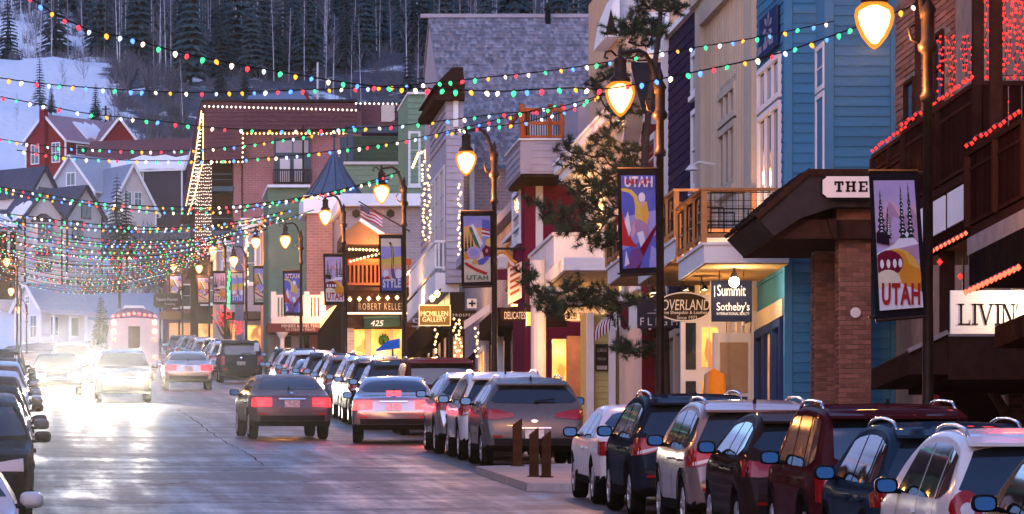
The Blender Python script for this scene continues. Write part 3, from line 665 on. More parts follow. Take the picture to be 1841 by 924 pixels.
    h, nn, _, _ = bvh.ray_cast(Vector((0,.95-L/2,4)), Vector((0,0,-1))); g = MB(); g.hexa([(-.02,h.y-.09,h.z-.01),(.02,h.y-.09,h.z-.01),(.015,h.y+.06,h.z-.01),(-.015,h.y+.06,h.z-.01),(-.012,h.y-.09,h.z+.065),(.012,h.y-.09,h.z+.065),(.008,h.y+.03,h.z+.01),(-.008,h.y+.03,h.z+.01)]); add('antenna', g, [M_TRIM], smooth=False)
    if kind in ('suv', 'round', 'boxy', 'cross'):
        for s in (-1, 1):
            g = MB(); xs = s*(hw(H)-.035); pts = []
            n = 10; ya, yb = .75-L/2, 2.75-L/2
            for i in range(n+1):
                yy = ya + (yb-ya)*i/n; hh, _, _, _ = bvh.ray_cast(Vector((xs, yy, 4)), Vector((0,0,-1))); lift = .06*min(1, math.sin(math.pi*i/n)*3.2)
                pts.append((xs, yy, hh.z + lift - .008))
            g.tube(pts, .018, 6)
            add('roof_rail', g, [M_CHROME])
    ty, rim = wheel_meshes(Rw, 5 if kind != 'cross' else 7)
    for ya in (S['ar'], S['af']):
        for s in (-1, 1):
            wi = len(out); out.append(('wheel', ty, -1, (s*(W/2-.125), ya-L/2, Rw), 0 if s < 0 else math.pi)); out.append(('rim', rim, wi, (0,0,0), 0))
    if kind == 'boxy':
        g = MB(); h, nn, _, _ = bvh.ray_cast(Vector((.12,-4,.98)), Vector((0,1,0)))
        t = MB(); t.lathe([(Rw*.62,-.10),(Rw*.92,-.10),(Rw,-.05),(Rw,.07),(Rw*.9,.09),(Rw*.5,.09)], 24, axis='Y'); wi = len(out)
        out.append(('spare_wheel', cap_mesh(t, 'spare_wheel', M_TYRE), -1, (.12, h.y-.12, 1.0), 0))
        r = MB(); r.lathe([(Rw*.64,-.07),(Rw*.60,-.095),(Rw*.2,-.07),(Rw*.18,-.085)], 18, axis='Y')
        for k in range(6): q = k*math.pi/3; r.bar((math.cos(q)*Rw*.1,-.085,math.sin(q)*Rw*.1),(math.cos(q)*Rw*.58,-.10,math.sin(q)*Rw*.58), .05, .03, 0, up=(0,1,0))
        out.append(('rim', cap_mesh(r, 'rim', M_RIM, False), wi, (0,0,0), 0))
    PROTO[kind] = (out, S); return PROTO[kind]
ROUND = dict(SUV); ROUND.update(lamp='round', L=4.75, top=[(t*1.0 if t < 3 else t+.13, z) for t, z in SUV['top']], af=3.79, W=1.86, H=1.72)
ROUND['top'] = [(t, z*1.015 if z > 1.2 else z) for t, z in ROUND['top']]
ROUND['wind'] = (2.74, 3.64); ROUND['side'] = [(.42,.90),(.98,1.86),(1.94,2.92)]
KINDS = dict(suv=SUV, boxy=BOXY, sedan=SEDAN, cross=CROSS, round=ROUND)
A_G = math.atan(GRADE)
CAR_K = 1.11     # one unit of this street is about 0.9 m
def car(kind, x, yrear, col, label, cat='car', down=False, brake=False, tail=False, head=False, yaw=0.0, group='vehicles parked and driving along the street', rails=True, name='car', spare=True):
    parts, S = car_proto(kind, KINDS[kind])
    yc = yrear + S['L']/2 * CAR_K
    root = thing(name, label, cat, (x, yc, road_z(yc)+.004), group)
    root.rotation_euler = (A_G, 0, R(yaw)) if not down else (-A_G, 0, math.pi + R(yaw))
    root.scale = (CAR_K,)*3
    made = []
    for (nm, me, par, loc, rz) in parts:
        if (nm == 'roof_rail' and not rails) or (not spare and (nm == 'spare_wheel' or (par >= 0 and made[par] is None))): made.append(None); continue
        o = bpy.data.objects.new(nm, me); COL.objects.link(o); o.parent = root if par < 0 else made[par]
        o.location = loc; o.rotation_euler = (0, 0, rz); made.append(o)
        for i, sl_ in enumerate(o.material_slots):
            if sl_.material and sl_.material.name == 'paint_default': sl_.link = 'OBJECT'; sl_.material = col
        if nm == 'tail_light' and (brake or tail): o.material_slots[0].link = 'OBJECT'; o.material_slots[0].material = M_BRAKE if brake else M_TAIL
        if nm == 'headlight' and head: o.material_slots[0].link = 'OBJECT'; o.material_slots[0].material = M_HEAD
    if brake:
        zt = lerp_pts(S['top'], S['rw'][1 if kind != 'sedan' else 0])+.0
        g = MB(); yy = (S['rw'][1] - S['L']/2 - .14) if kind != 'sedan' else (.80 - S['L']/2); g.box(-.16,.16,yy,yy+.03,zt+.01,zt+.045)
        o = bpy.data.objects.new('brake_light', g.mesh('brake_light', M_BRAKE)); COL.objects.link(o); o.parent = root
    if brake or tail:
        for s in (-1, 1):
            ld = bpy.data.lights.new('tail_lamp', 'POINT'); lo = bpy.data.objects.new('tail_lamp', ld); COL.objects.link(lo); lo.parent = root
            ld.energy = 5 if brake else 2.0; ld.color = (1,.05,.05); ld.shadow_soft_size = .08; lo.location = (s*S['W']*.38, -S['L']/2-.22, .95)
    if head:
        for s in (-1, 1):
            ld = bpy.data.lights.new('headlamp_beam', 'SPOT'); lo = bpy.data.objects.new('headlamp_beam', ld); COL.objects.link(lo); lo.parent = root
            ld.energy = HEAD_W; ld.color = (1,.86,.66); ld.shadow_soft_size = .07; ld.spot_size = R(34); ld.spot_blend = 1.0
            lo.location = (s*S['W']*.32, S['L']/2+.06, .78); lo.rotation_euler = (R(90+0.3), 0, 0)
    return root
HEAD_W = 1900
PA = {k: paint(k, *v) for k, v in dict(white=((.70,.70,.71),0,.3), silver=((.42,.41,.41),.7,.3), grey=((.13,.125,.135),.3,.3), mauve=((.24,.18,.185),.3,.3), navy=((.012,.018,.032),.0,.28),
    brown=((.03,.017,.015),.0,.3), maroon=((.06,.010,.013),.0,.3), black=((.012,.012,.014),.2,.25), red=((.35,.02,.025),.2,.3), teal=((.02,.04,.065),.0,.3), champagne=((.40,.33,.25),.6,.3)).items()}
XR = 10.28
# right-hand kerb, nearest first
car('suv', XR+.05, 51.2, PA['black'], 'dark SUV of which only the roof edge shows at the lower right corner', 'SUV')
car('round', XR, 56.9, PA['white'], 'white SUV with a big round red tail lamp beside its wide dark rear window', 'SUV')
car('suv', XR+.05, 62.0, PA['teal'], 'dark blue SUV with a bright blue wing mirror just behind the white round-lamped one', 'SUV')
car('boxy', XR+.1, 67.4, PA['maroon'], 'dark maroon SUV parked below the brick piers', 'SUV', spare=False)
car('cross', XR, 73.0, PA['brown'], 'dark brown SUV without roof rails parked behind the mauve one', 'SUV', rails=False)
car('suv', XR, 79.0, PA['mauve'], 'silvery mauve SUV with raised silver roof rails and a blue mirror', 'SUV')
car('suv', XR-.05, 85.6, PA['navy'], 'dark navy SUV with roof rails parked behind the white saloon', 'SUV')
car('sedan', XR, 91.6, PA['white'], 'white saloon car parked beside the three rusty bollards', 'saloon car')
car('cross', XR+.02, 114.4, PA['grey'], 'grey crossover with swept red tail lamps parked beyond the kerb extension', 'crossover')
car('suv', XR-.0, 120.2, PA['white'], 'white SUV tucked in front of the grey crossover with swept tail lamps', 'SUV')
car('cross', XR-.1, 125.8, PA['silver'], 'silver hatchback half hidden in front of the white SUV', 'hatchback', rails=False)
car('sedan', 9.10, 136.5, PA['silver'], 'silver saloon with all its brake lights glowing red', 'saloon car', brake=True, yaw=-4)
car('sedan', 6.55, 141.0, PA['grey'], 'dark grey saloon driving up the middle of the street with lit tail lamps', 'saloon car', tail=True, yaw=3)
car('boxy', 10.75, 146.0, PA['maroon'], 'boxy maroon off-roader with a spare wheel on its tailgate', 'off-roader', rails=False)
far = [('suv','teal'),('suv','black'),('round','silver'),('suv','grey'),('cross','black'),('suv','navy'),('sedan','silver'),('suv','white'),('cross','white'),('suv','teal')]
fl = ['dark teal SUV two cars beyond the spare-wheel off-roader','black SUV in the kerbside row below the hanging gallery sign','silver SUV in the kerbside row below the poster reading STYLE','dark grey SUV in the row under the red balcony','black crossover in the row near the brick shop numbered 425','dark navy SUV in the row under the bear paw poster','silver saloon in the kerbside row before the turret building','white SUV lit pink by tail lights in the kerbside row','white crossover lit pink at the far end of the middle row','dark teal SUV at the far end of the middle row']
for i, ((k, c), lb) in enumerate(zip(far, fl)):
    car(k, XR+rnd.uniform(-.1,.15), 153.5+i*6.6, PA[c], lb, 'SUV' if k in ('suv','round') else 'car')
car('sedan', 6.9, 236.0, PA['silver'], 'silver saloon driving away beside the oncoming headlights', 'saloon car', tail=True)
car('boxy', XR-.2, 262, PA['navy'], 'tall dark van parked farther up the street in front of the sign posts', 'van', rails=False, spare=False)
fc = ['white','silver','grey','black','silver','teal','white','grey','black','silver','white','teal','grey']
for i, c in enumerate(fc):
    car(['suv','cross','sedan','suv'][i % 4], XR+rnd.uniform(-.15,.2), 278+i*7.2, PA[c], '%s car in the far row by the %s' % ({'teal':'dark teal'}.get(c,c), ['first lantern past it','pale shop window','red lit bush','porch with white columns','second far poster','third far poster','yellow lit doorway','dark hanging sign','far street lamp','trading post sign','last lantern','far white wall','bend in the street'][i]), 'car')
# oncoming traffic
car('suv', 3.62, 203, PA['champagne'], 'pale SUV coming down the street with dazzling headlights', 'SUV', down=True, head=True)
car('sedan', 1.35, 222, PA['grey'], 'oncoming grey car with glaring headlights beside the parked row', 'saloon car', down=True, head=True)
car('suv', 2.3, 262, PA['white'], 'oncoming white SUV behind the two dazzling cars', 'SUV', down=True, head=True)
# left-hand kerb: these face the camera
XL = -.83
lc = [(57.5,'sedan','white','white saloon at the lower left corner seen from its front wing'),(82.5,'suv','black','black SUV with a black wing mirror behind the white corner saloon'),(90.2,'cross','grey','grey crossover close behind the black SUV with the black mirror'),(96.8,'suv','navy','navy SUV second behind the black SUV with the black mirror'),(103.4,'sedan','silver','silver saloon between the navy and the brown cars of the left row'),(109.8,'suv','brown','brown SUV in the left row behind the silver saloon'),(116.2,'cross','champagne','champagne crossover in the left row just before the white SUV'),(122,'suv','white','white SUV with a white wing mirror above the black one'),
      (128.6,'cross','silver','silver crossover right behind the white SUV on the shaded kerb'),(135.2,'suv','maroon','maroon SUV in the row facing downhill'),(142,'sedan','grey','grey saloon in the row facing downhill'),
      (148.6,'suv','silver','silver SUV in the row facing downhill'),(155.4,'round','navy','navy SUV with roof rails in the row facing downhill'),(162,'suv','black','black SUV in the row facing downhill'),(169,'cross','teal','dark teal crossover in the row facing downhill'),(183,'boxy','black','tall black off-roader at the end of the row facing downhill')]
for y, k, c, lb in lc:
    car(k, XL - (.22 if y < 60 else .02), y, PA[c], lb, 'SUV' if k in ('suv','round') else 'car', down=True, rails=(y > 150))
# ------------------------------------------------------------------ buildings on the right, nearest first
M_BLUE = mat('blue_paint', (.050,.175,.30), .6, noise=.10, scale=1.5)
M_BLUET = mat('blue_trim', (.07,.215,.36), .55, noise=.06)
M_NAVY = mat('navy_paint', (.025,.045,.12), .5, noise=.1)
M_BEIGE = mat('beige_paint', (.46,.39,.31), .65, noise=.08)
M_PURPLE = mat('purple_paint', (.032,.026,.055), .6, noise=.12)
M_LAV = mat('pale_grey_paint', (.55,.54,.56), .6, noise=.07)
M_BRICK = mat('red_brick', (.24,.115,.085), .85, noise=.32, scale=3, bump=.3, bscale=30)
M_BRICKD = mat('brown_brick', (.17,.085,.065), .85, noise=.32, scale=3, bump=.3, bscale=30)
M_MORTAR = mat('mortar', (.22,.18,.165), .9, noise=.2)
M_BROWN = mat('brown_boards', (.020,.007,.006), .6, noise=.25, scale=2)
M_BROWNT = mat('brown_trim', (.035,.014,.011), .55, noise=.2)
M_CEDAR = mat('cedar', (.46,.22,.09), .6, noise=.22, scale=3)
M_SOFFIT = mat('soffit_boards', (.42,.26,.12), .7, noise=.2, scale=3)
M_SHINGLE = mat('dark_shingle', (.026,.023,.027), .85, noise=.3, scale=5)
M_GREYB = mat('greyish_fascia', (.25,.22,.22), .7, noise=.2)
RED = glow('red_bulb', (1.0,.03,.02), 2.0)
REDC = glow('red_bulb_core', (1.0,.10,.05), 3.2)
WARM = glow('warm_bulb', (1.0,.62,.22), 5.0)
def fz(Y): return road_z(Y) + WALK
def shell(root, name, x0, x1, y0, y1, z1, m, z0=None):
    mb = MB(); mb.box(x0, x1, y0, y1, fz(y0)-1.2 if z0 is None else z0, z1); return mb.build(name, m, root)
def point_lamp(name, root, p, e, col=(1,.55,.2), r=.06):
    ld = bpy.data.lights.new(name, 'POINT'); lo = bpy.data.objects.new(name, ld); COL.objects.link(lo); lo.parent = root
    q = ORIG[root.name]; lo.location = (p[0]-q[0], p[1]-q[1], p[2]-q[2]); ld.energy = e; ld.color = col; ld.shadow_soft_size = r; return lo
def beads(mb, pts, r, mi=0):
    for p in pts:
        x, y, z = p; k = len(mb.v)
        mb.v += [(x-r,y,z),(x,y-r,z),(x+r,y,z),(x,y+r,z),(x,y,z+r*1.2),(x,y,z-r*1.2)]
        for a, b in ((0,1),(1,2),(2,3),(3,0)):
            mb.f.append((k+a,k+b,k+4)); mb.m.append(mi); mb.f.append((k+b,k+a,k+5)); mb.m.append(mi)
def along(a, b, n, sag=0, jit=0):
    a = Vector(a); b = Vector(b); out = []
    for i in range(n):
        t = (i+.5)/n; p = a.lerp(b, t); p.z -= sag*4*t*(1-t); p += Vector((rnd.uniform(-jit,jit), rnd.uniform(-jit,jit), rnd.uniform(-jit,jit))); out.append(p)
    return out
def light_string(label, runs, m, r=.035, cat='light string', group='strings of small lights on the buildings', wire=True, name='light_string'):
    """runs: lists of bulb points; the bulbs of a run are too small to pick apart singly"""
    p0 = runs[0][0]; root = thing(name, label, cat, p0, group); mb = MB(); wb = MB()
    for pts in runs:
        beads(mb, pts, r)
        if wire and len(pts) > 1: wb.tube([Vector(p)+Vector((0,0,r)) for p in pts], .008, 4)
    tag(mb.build('bulbs', m, root), kind='stuff')
    if wire and wb.v: wb.build('wire', M_BLACK, root)
    return root

# --- brick tavern with brown balconies and red lights
def tavern():
    Xw = 17.1; y0, y1 = 84, 111.3; S = Wall('S', Xw)
    t = thing('tavern_building', 'brick building with dark brown board balconies covered in red string lights', 'building', (Xw+4, 98, fz(98)))
    shell(t, 'wall', Xw, Xw+9, y0, y1, 17, M_MORTAR)
    holes = []
    for (a, b, c, d) in ((1683,65,1697,185),(1630,150,1645,290)):
        r = S.rect(a, b, c, d); holes.append(r); window(S, t, r, 1, 2, M_BROWNT, M_GLASS, fw=.08)
    bricks(S, t, 104.2, y1, Zof(430, 108), Zof(-30, 108), M_BRICK, [(a-.1, b+.1, c-.16, d+.1) for a, b, c, d in holes], bl=1.0, bh=.115, joint=.022, proud=.03)
    C = Wall('C', y0); bricks(C, t, Xw+.02, Xw+1.6, fz(y0), fz(y0)+3, M_BRICKD, bl=.24, bh=.09)
    # upper storey: open timber verandah (far part), board balcony B and near balcony C
    Xb = 15.0
    def board_rail(Xf, ya, yb, ztop, h, name='balcony', end=True, xin=None, pitch=.21):
        xin = xin or Xw; f = MB()
        f.box(Xf, xin-.003, ya, yb, ztop-h-.16, ztop-h, 0)
        b = f.build(name, [M_BROWNT], t)
        r_ = MB(); r_.box(Xf-.06, Xf+.06, ya-.06, yb+.06, ztop-.07, ztop); r_.box(Xf-.03, Xf+.03, ya+.02, yb, ztop-.30, ztop-.25); r_.box(Xf-.03, Xf+.03, ya+.02, yb, ztop-h+.02, ztop-h+.08)
        if end: r_.box(Xf+.063, xin-.005, ya-.06, ya+.06, ztop-.07, ztop); r_.box(Xf+.04, xin-.005, ya-.03, ya+.03, ztop-h+.02, ztop-h+.08)
        r_.build('rail', M_BROWNT, b)
        bd = MB(); bd.box(-.012, .012, 0, 1, 0, 1); bme = bd.mesh('plank', M_BROWN); bd2 = MB(); bd2.box(0, 1, -.012, .012, 0, 1); bme2 = bd2.mesh('plank', M_BROWN)
        y = ya+.04
        while y < yb-.05:
            piece('plank', bme, b, (Xf+rnd.uniform(-.004,.004), y, ztop-h+.085), (1, pitch-.02, h-.16)); y += pitch
        if end:
            x = Xf+.07
            while x < xin-.2: piece('plank', bme2, b, (x, ya+rnd.uniform(-.004,.004), ztop-h+.085), (pitch-.02, 1, h-.16)); x += pitch
        pm = MB(); pm.box(-.07,.07,-.07,.07,0,1); pme = pm.mesh('post', M_BROWNT)
        for yy in (ya, (ya+yb)/2, yb): piece('post', pme, b, (Xf-.02, yy, ztop-h), (1, 1, h-.075))
        return b
    zA = Zof(255, 99); board_rail(15.17, 97.2, 101.2, zA, .42)
    zB = Zof(147, 89.2); zB2 = Zof(222, 95.3)
    bB = board_rail(15.0, 89.3, 96.6, (zB+zB2)/2+.02, 1.30)
    zC = Zof(262, 82)+.12; bC = board_rail(14.0, 79.2, 84.0, zC, 1.12, xin=18)
    # fascia under B with three pale panels
    zf = (zB+zB2)/2-1.30-.16
    f = MB(); f.box(14.93, 15.1, 89.35, 96.5, zf-.85, zf-.003); f.box(15.103, 17.0, 89.35, 89.5, zf-.85, zf-.003); fo = f.build('fascia', M_BROWN, t)
    for k in range(3):
        q = MB(); ya = 89.9+k*2.05; q.box(14.90, 14.928, ya, ya+1.75, zf-.62, zf-.06); q.build('panel', M_WHITE, fo)
    q = MB(); q.box(15.103, 17.0, 89.6, 96.4, zf-.82, zf-.78); q.build('soffit', M_SOFFIT, t)
    # fascia and corbel table under the near balcony
    zc = zC-1.12-.16
    q = MB(); q.box(13.95, 14.1, 79.2, 84.0, zc-.26, zc-.003); q.box(14.103, 18, 79.2, 79.35, zc-.26, zc-.003); q.box(13.97, 14.1, 83.85, 83.99, zc-.78, zc-.265); fo = q.build('fascia', M_GREYB, t)
    q = MB(); q.box(14.0, 14.12, 79.2, 83.84, zc-.78, zc-.263)
    for k in range(24): q.box(13.94, 13.998, 79.3+k*.19, 79.39+k*.19, zc-.72, zc-.265)
    q.build('corbel_table', mat('black_paint', (.010,.008,.010), .7, noise=.15), fo)
    q = MB(); q.box(14.1, 18, 79.4, 83.8, zc-.75, zc-.70); q.build('soffit', M_DARKWOOD, t)
    # posts down to the pavement, lamp bar, roof beam and tall verandah posts
    for (x, y, z1, s) in ((15.15, 93.2, zf-.86, .22), (15.05, 89.6, 16, .17), (14.1, 82.4, 16, .17), (15.05, 95.6, 13.6, .09)):
        q = MB(); q.box(x-s/2, x+s/2, y-s/2, y+s/2, fz(y) if z1 < 10 else (zB-1.3 if y > 88 else zC-1.1), z1); q.build('post', M_DARKWOOD, t)
    # shop awning below
    C = Wall('C', 92.0); zt = Zof(608, 92); x0 = Xof(1606, 92.6)
    q = MB(); q.hexa([(x0, 91, Zof(680,92)),(16.9, 91, Zof(680,92)),(16.9,95,Zof(680,92)),(x0,95,Zof(680,92)),(x0,91,Zof(642,92)),(x0+.62,91,zt),(x0+.62,95,zt),(x0,95,Zof(642,92))]); q.box(x0+.62,18.5,90.9,95,Zof(690,92),zt-.02)
    q.build('awning', M_DARKWOOD, t); q = MB(); q.bar((x0-.02,90.95,Zof(642,92)+.03),(x0+.62,90.95,zt+.03),.06,.07); q.box(x0+.62,18.5,90.86,90.895,zt-.05,zt+.02); q.build('awning_edge', M_GREYB, t)
    # brick pier with a curved bracket behind the awning, and red-framed shop door
    q = MB(); q.box(16.4, 17.06, 94.6, 95.4, fz(95)-.3, Zof(690, 95)); pr = q.build('pier', M_MORTAR, t)
    C = Wall('C', 94.6); bricks(C, pr, 16.4, 17.06, fz(95), Zof(700,95), M_BRICKD, bl=.24, bh=.085)
    q = MB(); q.tube([(16.35,94.5,Zof(780,95)),(16.3,94.5,Zof(740,95)),(16.1,94.5,Zof(705,95)),(15.9,94.5,Zof(690,95))], .09, 8); q.build('bracket', M_BRICKD, t)
    q = MB(); q.box(16.2, 16.32, 101, 101.1, fz(101), Zof(640,101)); q.box(16.5,16.9,101.05,101.1,fz(101),Zof(650,101)); q.build('door', mat('oxblood_paint', (.16,.02,.025), .5), t)
    q = MB(); q.box(15.9,17.05,97,97.2,fz(97),Zof(660,97)); q.build('shop_front', M_BROWN, t)
    return t, zA, zB, zB2, zC, zf, zc
TAV, zA, zB, zB2, zC, zf_, zc_ = tavern()
zr = (zB+zB2)/2+.02
light_string('red lights along the short far rail of the brown balcony', [along((15.1,97.1,zA+.07),(15.1,101.3,zA+.07),10,0,.01)], RED, .033)
light_string('red lights along the long rail of the board balcony above the pale panels', [along((14.92,89.2,zr+.08),(14.92,96.7,zr+.08),19,.0,.015) + along((15.0,89.2,zr+.05),(17.0,89.2,zr+.05),9)], RED, .033)
light_string('red lights on the rail of the lower balcony at the picture edge', [along((13.92,79.2,zC+.08),(13.92,84.05,zC+.08),12,0,.015)], RED, .033)
light_string('row of red lights under the fascia with three pale panels', [along((14.86,89.4,zf_-.88),(14.86,96.6,zf_-.88),18)], REDC, .036)
light_string('row of red lights under the black corbel table', [along((13.9,79.2,zc_-.81),(13.9,84.0,zc_-.81),13)], REDC, .045)
light_string('few red lights on the bare post under the balcony', [[(15.0,93,zf_-1.05),(15.3,92.8,zf_-1.3),(15.75,92.8,zf_-1.2),(16.2,92.9,zf_-1.35),(15.5,92.9,zf_-2.5)]], RED, .05, wire=False)
def curtain(label, x0, x1, y, z0, z1, n, ragged=.35):
    runs = []
    for i in range(n):
        x = x0+(x1-x0)*(i+.5)/n + rnd.uniform(-.03,.03); yy = y + rnd.uniform(-.08,.08); zz = z1 - (z1-z0)*(1-rnd.random()*ragged); m_ = int((z1-zz)/.10)
        runs.append([(x+rnd.uniform(-.035,.035), yy+rnd.uniform(-.04,.04), z1-k*.10-rnd.random()*.05) for k in range(max(2, m_))])
    r_ = light_string(label, runs, RED, .023, wire=True); return r_
cu = curtain('dense curtain of red icicle lights hanging between two dark verandah posts', 15.25, 16.4, 90.6, zr-1.2, 15.2, 15)
curtain('shorter mass of red icicle lights left of the big curtain', 15.3, 16.1, 95.2, zr+.05, Zof(60,95), 11, .6)
curtain('curtain of red icicle lights at the picture edge', 16.35, 17.5, 90.2, zr-1.2, 15.2, 14)
point_lamp('red_glow', cu, (15.7, 90.0, 11.6), 140, (1,.06,.03), .5)
# hanging signboard
def livin():
    Y = 86.0; C = Wall('C', Y); a, b, c, d = C.rect(1709, 522, 1850, 600)
    t = thing('shop_sign', 'white wooden signboard with dark serif letters hanging under the brown balcony', 'sign', (a, Y, c))
    q = MB(); q.box(a, b, Y, Y+.07, c, d); q.build('board', M_WHITE, t)
    q = MB()
    for x in (a+.2, a+.95): q.bar((x, Y+.035, d+.002), (x, Y+.035, d+.5), .03, .03)
    q.build('hanger', M_BLACK, t)
    W = Wall('C', Y); L = MB(); sh = .33; th = .045; x0, z0 = Xof(1726, Y), Zof(584, Y); h = Zof(546, Y)-z0
    def st(x0_, z0_, x1_, z1_, w, k=[0]): L.prism([(x0_, z0_),(x0_+w, z0_),(x1_+w, z1_),(x1_, z1_)], lambda u, v, dd: (u, Y-dd, v), .001, .012)
    def serif(x, z, w=.13): L.prism([(x-w/2,z),(x+w/2,z),(x+w/2,z+.02),(x-w/2,z+.02)], lambda u, v, dd: (u, Y-dd, v), .001, .0135)
    x = x0
    st(x, z0, x, z0+h, th); serif(x+.02, z0+h-.02); L.prism([(x-.04,z0),(x+.22,z0),(x+.22,z0+.08),(x+.2,z0+.02),(x-.04,z0+.02)], lambda u,v,dd:(u,Y-dd,v), .001,.013)
    x += .30; st(x, z0, x, z0+h, th); serif(x+.02, z0); serif(x+.02, z0+h-.02)
    x += .12; st(x+.12, z0, x, z0+h, .045); st(x+.12, z0, x+.26, z0+h, .022); serif(x+.02, z0+h-.02); serif(x+.26, z0+h-.02, .1)
    x += .38; st(x, z0, x, z0+h, th); serif(x+.02, z0); serif(x+.02, z0+h-.02)
    x += .13; st(x, z0, x, z0+h, .022); st(x+.18, z0, x, z0+h, .05); st(x+.21, z0, x+.21, z0+h, .022); serif(x, z0, .1); serif(x, z0+h-.02, .1); serif(x+.22, z0+h-.02, .1)
    x += .28; st(x, z0+h-.09, x+.01, z0+h, .03)
    L.v = [(x0+(vx-x0)*.70, vy, vz) for vx, vy, vz in L.v]; L.build('lettering', M_BLACK, t, fix=True)
    lt = glow('sign_lamp', (1,.75,.4), 6); q = MB(); q.tube([(a+1.12, Y-.0, d+.2),(a+1.12,Y-.3,d+.25),(a+1.12,Y-.42,d+.12)], .015, 6); q.build('lamp_arm', M_BLACK, t)
    q = MB(); q.lathe([(.02,.06),(.07,0)], 10, (a+1.12,Y-.42,d+.06)); q.build('lamp_shade', M_BLACK, t)
    point_lamp('sign_light', t, (a+1.12, Y-.42, d-.02), 14, (1,.72,.4))
livin()

